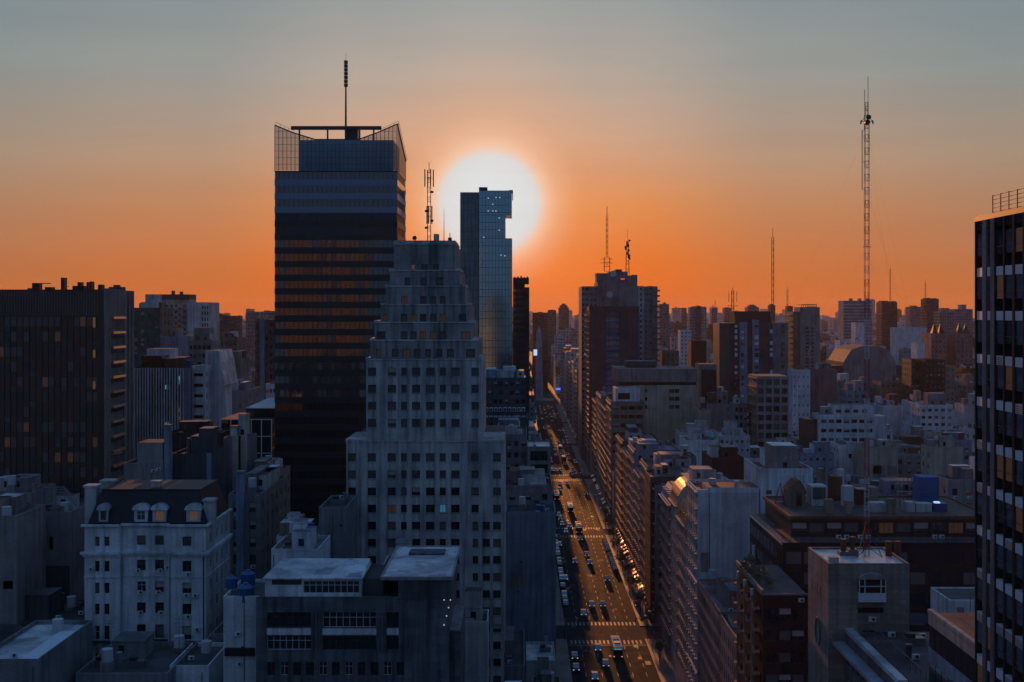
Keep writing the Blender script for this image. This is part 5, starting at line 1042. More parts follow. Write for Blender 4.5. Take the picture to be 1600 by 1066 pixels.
for px, w_, lit in ((158, 1.5, 'n'), (217, 2.2, 'wnt'), (246, 2.2, 'wyt'), (299.5, 2.3, 'wyt')):
    x = X(px); yf = Y + 1.0; zb = PZ(817, Y); zt_ = PZ(800, Y); m = MB(); d_ = m.facade('F', yf, x - w_ / 2, x + w_ / 2, zb, zt_ + .25, [(x, zb + .25, w_ * .62, 1.5)], 'white', .2)
    m.box(x - w_ / 2, x + w_ / 2, yf, yf + 2.2, zb, zt_ + .25, 'white', skip='FD')
    for i in range(8):
        a, b_ = math.pi * i / 8, math.pi * (i + 1) / 8; rx = w_ / 2 + .3; fa = lambda t_: (x - math.cos(t_) * rx, zt_ + .25 + math.sin(t_) * .95)
        (xa, za), (xb, zb2) = fa(a), fa(b_); m.poly([(x, yf - .1, zt_ + .25), (xb, yf - .1, zb2), (xa, yf - .1, za)], 'white'); m.poly([(xa, yf - .1, za), (xb, yf - .1, zb2), (xb, yf + 2.4, zb2), (xa, yf + 2.4, za)], 'zinc')
    m.box(x - w_ / 2 - .3, x + w_ / 2 + .3, yf - .2, yf - .103, zt_ + .12, zt_ + .3, 'white'); dm = m.build('dormer', root)
    for q in d_: put_windows(dm, 'F', yf, [q], .2, (lit,), rng=rg)
for p0, p1, t_, D0 in ((132, 150, 762, 3), (157, 176, 754, 9), (318, 333, 784, 2)):
    m = MB(); xx0, xx1 = PX(p0, Y + D0), PX(p1, Y + D0); zt_ = PZ(t_, Y + D0); m.box(xx0, xx1, Y + D0, Y + D0 + 2.2, zc - .5, zt_, 'offwhite'); m.box(xx0 - .2, xx1 + .2, Y + D0 - .2, Y + D0 + 2.4, zt_ + .003, zt_ + .35, 'offwhite'); m.build('chimney', root)
m = MB(); xx = PX(243, Y + 5); zt_ = zm + .22; m.box(xx - .7, xx + .7, Y + 5, Y + 6.2, zt_, zt_ + .9, 'offwhite'); m.box(xx - .95, xx + .95, Y + 4.8, Y + 6.4, zt_ + .903, zt_ + 1.1, 'offwhite'); m.build('chimney', root)
for px, py in ((213, 893), (248, 893), (294, 897), (217, 927), (245, 927), (291, 930), (305, 930), (217, 959), (249, 959), (294, 963), (308, 983), (142, 889), (142, 978), (259, 888)):
    ac(root, X(px), Y - .01 + (.9 if 187 < px < 263 else 0), PZ(py, Y) - .3)
for p0, p1 in ((146, 175), (206, 262), (279, 306)):
    m = MB(); off = .9 if p0 == 206 else 0; z = PZ(1001, Y); m.box(X(p0), X(p1), Y + off - .95, Y + off - .16, z - .12, z, 'dark_metal'); m.box(X(p0), X(p1), Y + off - .95, Y + off - .92, z + .9, z + .95, 'dark_metal')
    a = X(p0)
    while a < X(p1): m.box(a, a + .03, Y + off - .95, Y + off - .92, z + .003, z + .897, 'dark_metal'); a += .2
    m.build('balcony', root)
m = MB(); m.tube((xs[3] - .4, Y - .12, 2), (xs[3] - .4, Y - .12, zc - 4.2), .09, 'dark_metal', n=5); m.tube((X(263) + .3, Y - .12, 2), (X(263) + .3, Y - .12, zc - 4.2), .06, 'dark_metal', n=5); m.build('downpipe', root)
reg(xs[0], xs[3], Y, yb, zm)

# ---- grey concrete office, bottom centre
Y = 168.0; X = lambda p: PX(p, Y); root = thing('concrete_office', 'stained grey concrete office with strip windows and a white penthouse, bottom centre', 'office building', (X(550), Y, 0))
x0, x1, z1, yb = X(400), X(702), PZ(937, Y), 186.0; m = MB(); ws = []
for p0, p1, n_ in ((417, 486, 5), (504, 588, 6), (604, 623, 2)):
    for a, b_ in ((957, 981), (994, 1016)): ws.append(((X(p0) + X(p1)) / 2, PZ(b_, Y), X(p1) - X(p0), (b_ - a) * Y / FP))
for q in range(11): ws.append((X(423.5 + q * 20.2), PZ(1056, Y), 1.1, 1.9))
for k in range(5):
    for q in range(11): ws.append((X(423.5 + q * 20.2), PZ(1056, Y) - 3.5 * (k + 1), 1.1, 1.9))
ws = m.facade('F', Y, x0, x1, 0, z1, ws, 'board_concrete', .45); m.box(x0, x1, Y, yb, 0, z1, 'board_concrete', 'tar_roof', skip='FD'); m.build('wall', root); put_windows(root, 'F', Y, ws, .45, ('nt', 'n', 'wnt'), rng=random.Random(1))
for p0, p1 in ((417, 486), (504, 588), (604, 623)): m = MB(); m.box(X(p0), X(p1), Y - .06, Y - .003, PZ(993, Y) + .1, PZ(982, Y), 'white'); m.build('spandrel', root)
for p0, p1 in ((487, 503), (590, 603)):
    m = MB()
    for q in range(3): a = X(p0) + .1 + q * .45; m.box(a, a + .2, Y - .2, Y - .003, PZ(1016, Y), PZ(957, Y), 'board_concrete')
    m.build('fin', root)
m = MB(); m.box(x0, X(622), Y, Y + .3, z1 + .003, z1 + .35, 'board_concrete'); m.build('parapet', root)
yf = Y + .8; m = MB(); px0, px1 = PX(414, yf), PX(564, yf); pz = PZ(903, yf); ws = [(PX(518, yf), PZ(927, yf), 7.9, 1.75), (PX(448, yf), PZ(914, yf), 4.2, .75)]
ws = m.facade('F', yf, px0, px1, z1, pz, ws, 'white', .15); m.box(px0, px1, yf, yf + 12, z1, pz, 'white', skip='FDT'); pent = m.build('penthouse', root); put_windows(pent, 'F', yf, [q[:4] + (k_,) for q, k_ in zip(ws, ('Wt', 'n'))] if 0 else [(ws[0] if ws[0][2] > 5 else ws[-1])[:4] + ('wt',)] + [q[:4] + ('n',) for q in ws if q[2] < 5], .15, ('n',))
m = MB(); m.poly([(px0 - .3, yf - .3, pz + .003), (px1 + .3, yf - .3, pz + .003), (px1 + .3, yf + 8, pz + 1.1), (px0 + .9, yf + 8, pz + 1.1)], 'pale_roof'); m.poly([(px0 - .3, yf - .3, pz - .15), (px1 + .3, yf - .3, pz - .15), (px1 + .3, yf - .3, pz + .003), (px0 - .3, yf - .3, pz + .003)], 'white')
m.poly([(px1 + .3, yf - .3, pz - .15), (px1 + .3, yf + 8, pz), (px1 + .3, yf + 8, pz + 1.1), (px1 + .3, yf - .3, pz + .003)], 'white')
for q in range(22): a = px0 + .4 + q * .62; m.box(a, a + .05, yf + .2, yf + .25, pz + .03, pz + .09, 'metal')
m.poly([(px0 + .9, yf + 8, pz + 1.1), (px1 + .3, yf + 8, pz + 1.1), (px1 + .3, yf + 12, pz + .2), (px0 + .9, yf + 12, pz + .2)], 'pale_roof'); m.build('sheet_roof', root)
m = MB(); m.box(X(564), X(596), Y + 2.5, Y + 12, z1, z1 + 2.4, 'darkgrey', 'tar_roof'); m.build('roof_room', root)
m = MB(); zsl = PZ(905, Y); m.box(X(622), X(705), Y + .3, Y + 16, z1, zsl, 'board_concrete', skip='D'); m.build('stair_tower', root)
m = MB(); zs_ = PZ(903, Y); m.box(X(594), X(708), Y, Y + 22.5, zs_ + .003 - .35, zs_, 'concrete', 'silver_roof'); ring(m, X(594), X(708), Y, Y + 22.5, zs_ + .003, zs_ + .12, 'concrete', .3); m.build('roof_slab', root)
m = MB(); m.box(PX(638, Y + 15), PX(694, Y + 15), Y + 15.5, Y + 19, zs_ + .01, zs_ + .3, 'board_concrete'); m.build('roof_hatch', root)
m = MB(); m.box(X(690) + .2, X(719), Y + 1, Y + 14, 0, PZ(985, Y + 1), 'board_concrete', skip=''); m.poly([(x1 + .01, Y + 1, PZ(985, Y + 1) + .01), (X(719), Y + 1, PZ(985, Y + 1) + .01), (X(719), Y + 14, PZ(945, Y + 14)), (x1 + .01, Y + 14, PZ(945, Y + 14))], 'concrete'); m.build('side_wing', root)
for px, py in ((694, 937), (704, 937), (701, 949), (698, 962), (694, 976)): m = MB(); m.tube((X(px), Y - .3, PZ(py, Y)), (X(px), Y - .15, PZ(py, Y)), .09, 'spot_lamp', n=6); m.build('spot_lamp', root)
reg(x0, X(719), Y, yb, z1); reg(X(594), X(708), Y, Y + 22.5, zs_, 905)
# ---- white block with blue tanks
Y = 172.0; X = lambda p: PX(p, Y)
root = building('tank_roof_house', 'small white windowless block carrying three bright blue water tanks', 'building', X(349), PX(399.4, 168), Y, Y + 11, PZ(937, Y), 'white', 'tar_roof', par=.5, roofn=0, big=False)
for px, yy, s_ in ((383, 173, 1.25), (387, 178.6, 1.1), (361, 177, .9)):
    m = MB(); zb = PZ(937, Y) - .5 + (.0 if yy == 173 else 1.0); xx = PX(px, yy)
    if yy != 173: m.box(xx - 1, xx + 1, yy - .9, yy + .9, PZ(937, Y), zb, 'concrete')
    m.tube((xx, yy + .2, zb), (xx, yy + .2, zb + 1.6 * s_), s_, 'blue_tank', s_ * .97, n=16); m.tube((xx, yy + .2, zb + 1.6 * s_), (xx, yy + .2, zb + 1.95 * s_), s_ * .97, 'blue_tank', s_ * .4, n=16); m.tube((xx, yy + .2, zb + 1.95 * s_), (xx, yy + .2, zb + 2.1 * s_), s_ * .3, 'blue_tank', n=10); m.build('water_tank', root)
for px, py in ((372, 990), (374, 1037)): ac(root, X(px), Y - .01, PZ(py, Y) - .3)
m = MB(); m.box(X(352), X(398), Y - .5, Y - .003, PZ(1024, Y), PZ(1012, Y), 'black_panel'); m.build('ledge', root)
HP = [ # name, label, category, p0, p1, top, Y, D, wall, roof, Fw, roofn, bottom, extra
 ('annex_house', 'low grey annex wall between the office penthouse and the stepped tower', 'building', 498, 541, 793, 206, 14, 'grey', 'tar_roof', None, 3, 0),
 ('yellow_shed_house', 'low house with an ochre roof shed, just left of the stepped tower foot', 'building', 432, 497, 838, 204, 9, 'offwhite', 'grey_roof', None, 4, 0),
 ('low_roof_house', 'low flat white roofs behind the blue tanks', 'building', 424, 497.5, 858, 190.6, 12, 'white', 'grey_roof', None, 6, 0),
 ('classical_block', 'shaded grey classical block right of the white mansarded block', 'apartment building', 357, 407, 772, 226, 26, 'concrete', 'tar_roof', (2, 1.2, 1.8, 3.3), 5, 0),
 ('low_patio_house', 'low dark roofs between the mansarded block and the blue tanks', 'building', 330, 350, 990, 190, 22, 'grey', 'tar_roof', None, 2, 0),
 ('cube_roof_house', 'grey stucco block with a cube room and a tall flue behind the mansard', 'building', 193, 255, 724, 236, 12, 'concrete', 'tar_roof', (3, .9, .8, 3.4, 2.5), 1, 0),
 ('framed_wall_house', 'dark panelled wall with a pale frame behind the mansard roof', 'building', 268, 331, 709, 242, 14, 'darkgrey', 'tar_roof', None, 6, 0),
 ('twin_slab_house', 'tall cream and blue windowless slab split by a dark slot, left of the glass tower', 'building', 349, 386, 684, 262, 10, 'grey', 'tar_roof', None, 3, 0),
 ('courtyard_house', 'plain dark house with a low parapet right of the split slab', 'building', 388, 431, 742, 256, 16, 'tan', 'tar_roof', (4, 1, 1.4, 3.2), 4, 0),
 ('brown_service_house', 'dark brown service roofs crowded with ducts behind the framed wall', 'building', 262, 348, 676, 282, 12, 'brown', 'tar_roof', None, 9, 0),
 ('stair_wall_house', 'white party wall with a square upper step at the far left', 'building', 46, 109, 800, 212, 10, 'concrete', 'tar_roof', None, 2, 0),
 ('stucco_gable_house', 'white stucco wall cut off at the left edge', 'building', -40, 26, 806, 196, 12, 'concrete', 'tar_roof', None, 2, 0),
 ('pale_side_house', 'pale block with a white upper wall at the left edge, below the curtain-wall office', 'building', -30, 49, 770, 226, 12, 'concrete', 'tar_roof', None, 3, 0),
 ('low_yard_roof', 'low dark yard roofs in the bottom left corner', 'building', -60, 118, 985, 190, 20, 'darkgrey', 'tar_roof', None, 8, 0),
 ('skylight_roof_house', 'low roof with a slanted white strip in the bottom left corner', 'building', -40, 60, 1030, 158, 20, 'grey', 'pale_roof', None, 2, 0),
 ('yard_canopy_house', 'dark low roof along the bottom edge below the mansarded block', 'building', 118, 262, 1052, 168, 16, 'grey', 'tar_roof', None, 7, 0),
 ('white_shed_house', 'small white roof shed at the bottom edge left of the blue-tank block', 'building', 265, 326, 1040, 172, 12, 'white', 'tar_roof', None, 3, 0),
 ('kerb_roof_house', 'small pale flat roof at the bottom edge beside the left kerb', 'building', 822, 868, 1032, 246, 14, 'offwhite', 'silver_roof', None, 3, 0),
 ('dish_roof_house', 'low cluttered roof with a white dish at the bottom edge right of the stepped tower', 'building', 770, 820, 1040, 226, 26, 'grey', 'tar_roof', None, 6, 0),
 ('finned_slab', 'slab of thin white vertical fins over dark glass left of centre', 'office building', 211, 299, 574, 330, 18, 'glass_dark', 'grey_roof', None, 5, 668),
 ('floor_band_house', 'white house with four dark window bands right of the finned slab', 'apartment building', 299.5, 320, 572, 331, 14, 'white', 'grey_roof', (1, 2.6, .9, 2.9, 1.4), 2, 670),
 ('curved_gable_house', 'tall white blank gable wall sloping down to the right', 'building', 320.5, 341, 548, 338, 16, 'white', 'tar_roof', None, 0, 610),
 ('box_house', 'plain grey box house with two tiny windows under the blank gable', 'building', 322, 386, 610, 400, 22, 'grey', 'tar_roof', (3, .9, 1.1, 9, 4.0), 5, 650),
 ('ribbed_slab', 'grey ribbed slab between the curtain-wall office and the cream terraces', 'apartment block', 206, 250, 481, 420, 16, 'green_panel', 'tar_roof', (4, 1.3, 1.9, 3.0), 3, 570),
 ('blue_gable_house', 'blank pale blue wall below the cream terraced block', 'building', 250.5, 278, 526, 405, 14, 'bluegrey', 'tar_roof', None, 2, 572),
 ('terrace_jumble_house', 'dark stepped terraces below the cream terraced block', 'apartment building', 279, 330, 533, 430, 14, 'concrete', 'clay_roof', (7, 1.3, 1.4, 3.0), 7, 572),
 ('slit_wall_house', 'tan house with slit windows above the box house', 'apartment building', 343, 370, 528, 500, 16, 'tan', 'grey_roof', (4, 1.1, 1.5, 3.0), 2, 560),
 ('blank_tan_house', 'blank tan wall left of the blue-striped tower', 'building', 350, 376, 560, 445, 14, 'tan', 'grey_roof', None, 2, 597),
 ('unit_roof_house', 'white roof unit house against the left side of the glass tower', 'building', 415, 437, 600, 380, 12, 'white', 'pale_roof', (4, .8, 1.2, 3.1), 3, 630),
 # ---- right of the avenue
 ('round_corner_house', 'rounded white block in the jumble right of the avenue', 'building', 1003, 1031, 701, 412, 12, 'white', 'tar_roof', (2, .8, 1.6, 4), 3, 0),
 ('blue_wall_house', 'large blank blue-white wall in the middle of the roofs', 'building', 1071, 1122, 688, 402, 16, 'white', 'clay_roof', None, 4, 735),
 ('pale_attic_house', 'pale attic rooms behind the blank blue-white wall', 'building', 1062, 1123, 676, 425, 12, 'offwhite', 'clay_roof', (5, .8, 1.0, 3.1), 5, 688),
 ('long_attic_house', 'long low pale house right of the attic rooms', 'building', 1124, 1172, 681, 432, 14, 'offwhite', 'pale_roof', (6, .8, 1.0, 3.1), 4, 705),
 ('grey_gable_house', 'grey party wall right behind the curved dark terraces', 'building', 1062, 1088, 713, 372, 12, 'grey', 'tar_roof', None, 3, 750),
 ('dark_roof_house', 'brown-roofed house cluttered with sheds above the white stair block', 'building', 1112, 1163, 716, 335, 18, 'brown', 'clay_roof', None, 8, 738),
 ('curved_terrace_house', 'dark house with curved stepped terraces by the avenue row', 'building', 1016, 1056, 745, 327, 14, 'darkgrey', 'slate', (3, 1.2, 1.5, 3.1), 3, 0),
 ('cream_post_house', 'cream block beside the slab-roofed hall with a terracotta flank', 'building', 1090, 1111, 641, 500, 14, 'cream', 'grey_roof', None, 2, 668),
 ('balcony_slot_house', 'grey house with slot balconies left of the orange-lit corner', 'apartment building', 1148, 1168, 631, 482, 12, 'grey', 'grey_roof', (3, 1.2, 1.7, 3.1), 2, 680),
 ('white_mirador', 'narrow white tower house with tiny arched windows and a red pyramid roof', 'house', 1238, 1266, 578, 520, 9, 'white', 'clay_roof', (4, .45, 1.0, 4.1, 2.0), 0, 618),
 ('pink_wall_house', 'blank pink wall right of the white tower house', 'building', 1277, 1308, 578, 535, 16, 'pink', 'clay_roof', None, 3, 612),
 ('white_office', 'large white stepped office with dark ribbon windows right of centre', 'office building', 1279, 1367, 648, 440, 10, 'white', 'tar_roof', (7, 2.0, 1.3, 3.4, 1.2, 1.9), 2, 690),
 ('blue_side_house', 'blank blue-white wall in front of the white stepped office', 'building', 1311, 1346, 695, 400, 12, 'white', 'tar_roof', (1, 1.2, 1.5, 9, 2.5), 3, 735),
 ('cream_gable_house', 'wide cream gable wall right of the guyed mast', 'building', 1352, 1403, 699, 385, 14, 'cream', 'clay_roof', None, 4, 736),
 ('square_pale_house', 'squat pale square house with a flat roof in the roof jumble', 'building', 1215, 1249, 697, 420, 14, 'cream', 'tar_roof', None, 3, 727),
 ('long_blue_house', 'long pale house with shuttered openings behind the clutter of the black office', 'building', 1252, 1303, 708, 392, 12, 'bluegrey', 'tar_roof', (5, .9, .9, 3.1), 5, 733),
 ('flat_white_house', 'flat white house with a wide parapet right of the guyed mast', 'building', 1379, 1417, 634, 560, 14, 'white', 'grey_roof', None, 2, 655),
 ('corner_white_house', 'white house with a small corner window near the right tower', 'building', 1424, 1450, 628, 540, 14, 'white', 'grey_roof', (2, 1, 1.4, 3.1), 2, 655),
 ('ladder_white_house', 'white rooming house with rows of square windows near the right tower', 'apartment building', 1438, 1489, 633, 520, 12, 'white', 'grey_roof', (5, 1.6, 1.3, 3.1), 3, 668),
 ('step_white_house', 'grey-white block just left of the near right tower', 'building', 1506, 1528, 632, 560, 12, 'offwhite', 'grey_roof', None, 2, 655),
 ('green_balcony_block', 'dark green block of stacked balconies near the right tower', 'apartment block', 1424, 1444, 562, 640, 16, 'green_panel', 'tar_roof', (3, 1.8, 1.5, 3.0), 2, 622),
 ('loggia_block', 'dark block with a row of roof loggias near the right tower', 'apartment block', 1446, 1477, 562, 630, 16, 'brown', 'tar_roof', (5, 1.4, 1.7, 3.0), 1, 625),
 ('tan_side_block', 'pale side wall right of the loggia block', 'building', 1477.3, 1492, 572, 632, 16, 'concrete', 'clay_roof', (2, .9, 1.2, 3.1), 1, 628),
 ('lavender_house', 'tan house with lavender wall and low roof behind the mast', 'building', 1376, 1424, 597, 660, 16, 'tan', 'clay_roof', (6, .9, 1.2, 3.1), 3, 622),
 ('ornate_block', 'pinkish ornate block with dark turrets, left of the pair near the right tower', 'apartment building', 1455, 1478, 521, 840, 20, 'pink', 'slate', (4, 1.3, 1.8, 3.4), 0, 560),
 ('ornate_block', 'pinkish ornate block with dark turrets, right of the pair near the right tower', 'apartment building', 1494, 1520, 521, 840, 20, 'pink', 'slate', (4, 1.3, 1.8, 3.4), 0, 560),
 ('white_shaft_house', 'slim white shaft left of the pinkish ornate blocks', 'building', 1434, 1445, 536, 810, 14, 'white', 'grey_roof', None, 1, 560),
 ('long_white_wall', 'long white wall on a low roof before the right skyline', 'building', 1401, 1448, 512, 1000, 18, 'white', 'grey_roof', None, 2, 523),
 ('pale_cube_house', 'pale cube left of the big gabled hall', 'building', 1312, 1329, 532, 900, 14, 'white', 'grey_roof', (2, 1.1, 1.2, 3.1), 1, 543),
 ('pale_cube_house', 'pale cube above the big gabled hall at the guyed mast', 'building', 1336, 1350, 530, 890, 14, 'white', 'grey_roof', None, 1, 545),
 ('white_slab_house', 'white upright slab behind the guyed mast below the banded block', 'building', 1337, 1351, 504, 1060, 14, 'white', 'grey_roof', None, 1, 522),
 ('brown_block', 'brown blank block below the pale double block', 'building', 1080, 1104, 533, 760, 16, 'brown', 'tar_roof', None, 3, 560),
 ('white_stack_house', 'white stacked house left of the brown blank block', 'building', 1063, 1080, 516, 980, 14, 'white', 'grey_roof', (3, 1.1, 1.3, 3.1), 1, 535),
 ('awning_roof_house', 'tan house under a bright flat roof right of the dish-topped block', 'building', 1034, 1061, 548, 700, 16, 'tan', 'pale_roof', (4, 1, 1.4, 3.1), 2, 578),
 ('bare_frame_house', 'cream frame around a dark wall left of the grey wing block', 'building', 1093, 1120, 569, 560, 14, 'tan', 'grey_roof', None, 0, 616),
]
made = {}
for nm, lb, ct, p0, p1, t_, Yq, D, wl, rf, fw, rn, bt in HP:
    r_ = pxb(nm, lb, ct, p0, p1, t_, Yq, D, bot=bt or None, wall=wl, roof=rf, Fw=fw, roofn=rn, big=rn > 3, Rw=(max(2, int(D / 4)), 1.1, 1.5, 3.1) if fw and p1 < 800 and Yq < 450 else None, Lw=(max(2, int(D / 4)), 1.1, 1.5, 3.1) if fw and p0 > 900 and Yq < 700 else None,
             par=.6 if fw or rn else .2, kinds=('n', 'n', 'B', 'b'), limit=60)
    made.setdefault(nm, []).append((r_, Yq))
    if rn > 1 and Yq < 620 and t_ < 975: added_floors(r_, PX(p0, Yq) + .4, PX(p1, Yq) - .4, Yq + .5, Yq + D - .4, PZ(t_, Yq) - (.6 if fw or rn else .2), wl, random.Random(int(p0)), 2 if D < 13 else 3)
def more(nm, i=0): return made[nm][i][0]
# individual touches
Y = 330.0; X = lambda p: PX(p, Y); r_ = more('finned_slab')
for q in range(19): a = X(211) + q * (X(287) - X(211)) / 18; m = MB(); m.box(a - .16, a + .16, Y - .5, Y - .01, 0, PZ(575, Y), 'white'); m.build('fin', r_)
m = MB(); m.box(X(288), X(299), Y - .52, Y - .012, 0, PZ(575, Y), 'bluegrey'); m.build('side_panel', r_)
for px, py, k_ in ((260.5, 605, 'lit_cyan'), (280.5, 591, 'lit_cyan'), (261, 663, 'lit_cyan'), (281, 641, 'lit_warm'), (281, 653, 'lit_warm'), (280.5, 597, 'lit_blue')): m = MB(); m.box(X(px) - .38, X(px) + .38, Y - .06, Y - .02, PZ(py, Y) - .6, PZ(py, Y) + .6, k_); m.build('lit_window', r_)
for q in range(16):
    m = MB(); z = PZ(576, Y) - 1.2 - q * 2.0
    if z > 4: m.box(X(212), X(287), Y - .04, Y - .01, z - .35, z, 'dark_bronze' if q % 2 else 'glass_band'); m.build('spandrel', r_)
Y = 338.0; X = lambda p: PX(p, Y); r_ = more('curved_gable_house'); m = MB(); zb = 20
m.poly([(X(341), Y + .02, 0), (X(351), Y + .02, 0), (X(351), Y + .02, PZ(602, Y)), (X(349), Y + .02, PZ(590, Y)), (X(345), Y + .02, PZ(565, Y)), (X(341), Y + .02, PZ(548, Y))], 'white'); m.poly([(X(341), Y + .02, PZ(548, Y)), (X(345), Y + .02, PZ(565, Y)), (X(345), Y + 16, PZ(565, Y)), (X(341), Y + 16, PZ(548, Y))], 'pale_roof')
m.poly([(X(345), Y + .02, PZ(565, Y)), (X(351), Y + .02, PZ(602, Y)), (X(351), Y + 16, PZ(602, Y)), (X(345), Y + 16, PZ(565, Y))], 'pale_roof'); m.build('gable_wall', r_)
Y = 236.0; X = lambda p: PX(p, Y); r_ = more('cube_roof_house'); m = MB(); m.box(X(214), X(253), Y + .4, Y + 7, PZ(724, Y) - .6, PZ(692, Y), 'concrete', 'tar_roof'); m.build('roof_room', r_)
m = MB(); m.box(X(255) + .02, X(264), Y + .5, Y + 2, 0, PZ(667, Y), 'bluegrey'); m.box(X(254), X(265.5), Y + .3, Y + 2.2, PZ(667, Y) + .003, PZ(664, Y), 'grey'); m.build('flue', r_)
ac(r_, X(240), Y - .01, PZ(738, Y)); ac(r_, X(248), Y - .01, PZ(736, Y)); ac(r_, X(220), Y - .01, PZ(766, Y))
Y = 242.0; X = lambda p: PX(p, Y); r_ = more('framed_wall_house'); m = MB(); m.box(X(268), X(270), Y - .2, Y - .01, 0, PZ(706, Y), 'offwhite'); m.box(X(323), X(330.5), Y - .2, Y - .01, 0, PZ(708, Y), 'bluegrey'); m.box(X(270) + .01, X(323) - .01, Y - .18, Y - .01, PZ(756, Y) - .4, PZ(756, Y), 'offwhite'); m.build('wall_frame', r_)
m = MB(); m.box(X(303), X(316), Y + 3, Y + 6, PZ(709, Y) - .6, PZ(695, Y), 'blue_tank'); m.build('water_tank', r_)
Y = 262.0; X = lambda p: PX(p, Y); r_ = more('twin_slab_house'); m = MB(); m.box(X(364), X(373), Y - .6, Y - .01, 0, PZ(680, Y), 'cream'); m.box(X(377), X(386), Y - .6, Y - .01, 0, PZ(680, Y), 'cream'); m.box(X(373) + .01, X(377) - .01, Y - .1, Y - .01, 0, PZ(681, Y), 'black_panel'); m.build('pier', r_)
Y = 226.0; r_ = more('classical_block'); m = MB(); m.box(PX(372, Y), PX(383, Y), Y - 1.4, Y - .01, 0, PZ(738, Y), 'bluegrey'); m.box(PX(371, Y), PX(384, Y), Y - 1.6, Y + .1, PZ(738, Y) + .003, PZ(735, Y), 'grey'); m.build('flue', r_)
Y = 204.0; r_ = more('yellow_shed_house'); m = MB(); m.box(PX(436, Y), PX(484, Y), Y + .8, Y + 5, PZ(838, Y) - .6, PZ(818, Y), 'shed_ochre', 'pale_roof') if 0 else m.box(PX(436, Y), PX(484, Y), Y + .8, Y + 5, PZ(838, Y) - .6, PZ(818, Y), 'tan', 'pale_roof'); m.build('roof_room', r_)
Y = 212.0; r_ = more('stair_wall_house'); X = lambda p: PX(p, Y); m = MB(); m.box(X(46), X(109), Y - .1, Y - .005, 0, PZ(884, Y), 'darkgrey'); m.build('lower_wall', r_); m = MB(); m.box(X(32), X(44), Y - 2, Y - .01, 0, PZ(790, Y), 'bluegrey'); m.box(X(30), X(46), Y - 2.2, Y, PZ(790, Y) + .003, PZ(785, Y), 'dark_metal'); m.build('flue', r_)
m = MB(); 
for q in range(3): m.tube((X(52), Y + 4, PZ(776 - q * 4, Y)), (X(85), Y + 4, PZ(774 - q * 4, Y)), .12, 'grey', n=5); m.tube((X(85), Y + 4, PZ(774 - q * 4, Y)), (X(108), Y + 4, PZ(797 - q * 5, Y)), .12, 'grey', n=5)
m.box(X(52), X(54), Y + 3.8, Y + 4.2, PZ(800, Y), PZ(766, Y), 'grey'); m.box(X(70), X(74), Y + 3.8, Y + 4.2, PZ(800, Y), PZ(768, Y), 'grey'); m.build('roof_frame', r_)
r_ = more('skylight_roof_house'); Y = 158.0; m = MB(); z = PZ(1030, Y) + .02; z -= .6; x_ = PX(22, Y); m.poly([(x_, Y + 1, z + .05), (x_ + 2.6, Y + 1, z + .05), (x_ + 2.6, Y + 16, z + .05), (x_, Y + 16, z + .05)], 'panel_white'); m.build('skylight', r_)
Y = 520.0; r_ = more('white_mirador'); m = MB(); a, b_ = PX(1245, Y), PX(1259, Y); z = PZ(578, Y); m.frust((a, b_, Y + 1, Y + 6), ((a + b_) / 2 - .1, (a + b_) / 2 + .1, Y + 3.4, Y + 3.6), z, PZ(568, Y), 'clay_roof'); m.build('pyramid_roof', r_)
Y = 440.0; r_ = more('white_office'); X = lambda p: PX(p, Y); m = MB(); ws = m.facade('F', Y + .6, X(1303), X(1367), PZ(648, Y) - .6, PZ(633, Y), [(X(1311 + q * 13.5), PZ(645.5, Y), 1.9, 1.2) for q in range(4)], 'white', .25); m.box(X(1303), X(1367), Y + .6, Y + 9, PZ(648, Y) - .6, PZ(633, Y), 'white', 'tar_roof', skip='FD'); u_ = m.build('upper_floor', r_); put_windows(u_, 'F', Y + .6, ws, .25, ('n',))
m = MB(); m.box(X(1368), X(1391), Y + 4, Y + 12, 0, PZ(652, Y), 'white', 'pale_roof'); m.build('side_wing', r_)
m = MB(); m.box(X(1258), X(1278.5), Y + 2, Y + 10, 0, PZ(656, Y), 'brick', 'clay_roof'); m.build('side_wing', r_)
for px in (1324, 1330, 1341, 1347): ac(r_, X(px), Y - .01, PZ(672, Y))
for i in (0, 1):
    Y = 840.0; r_ = more('ornate_block', i); p0 = (1455, 1494)[i]; m = MB()
    for q in (2, 12): m.frust((PX(p0 + q, Y), PX(p0 + q + 9, Y), Y, Y + 5), (PX(p0 + q + 4, Y), PX(p0 + q + 5, Y), Y + 2.3, Y + 2.7), PZ(521, Y), PZ(506, Y), 'slate')
    m.build('turret_roof', r_)
Y = 560.0; r_ = more('bare_frame_house'); m = MB(); m.box(PX(1096, Y), PX(1119, Y), Y - .1, Y - .01, 0, PZ(578, Y), 'brown'); m.build('dark_wall', r_)
# big gabled hall
Y = 780.0; X = lambda p: PX(p, Y); root = thing('gabled_hall', 'huge dull gabled hall roof behind the guyed mast', 'hall', (X(1355), Y, 0)); m = MB()
m.poly([(X(1318), Y, 0), (X(1400), Y, 0), (X(1400), Y, PZ(566, Y)), (X(1388), Y, PZ(547, Y)), (X(1372), Y, PZ(541, Y)), (X(1345), Y, PZ(541, Y)), (X(1330), Y, PZ(547, Y)), (X(1318), Y, PZ(566, Y))], 'grey')
pr = [(1318, 600), (1318, 566), (1330, 547), (1345, 541), (1372, 541), (1388, 547), (1400, 566), (1400, 600)]
for (a, za), (b_, zb) in zip(pr, pr[1:]): m.poly([(X(a), Y, PZ(za, Y) if za < 600 else 0), (X(b_), Y, PZ(zb, Y) if zb < 600 else 0), (X(b_), Y + 40, PZ(zb, Y) if zb < 600 else 0), (X(a), Y + 40, PZ(za, Y) if za < 600 else 0)], 'tar_roof')
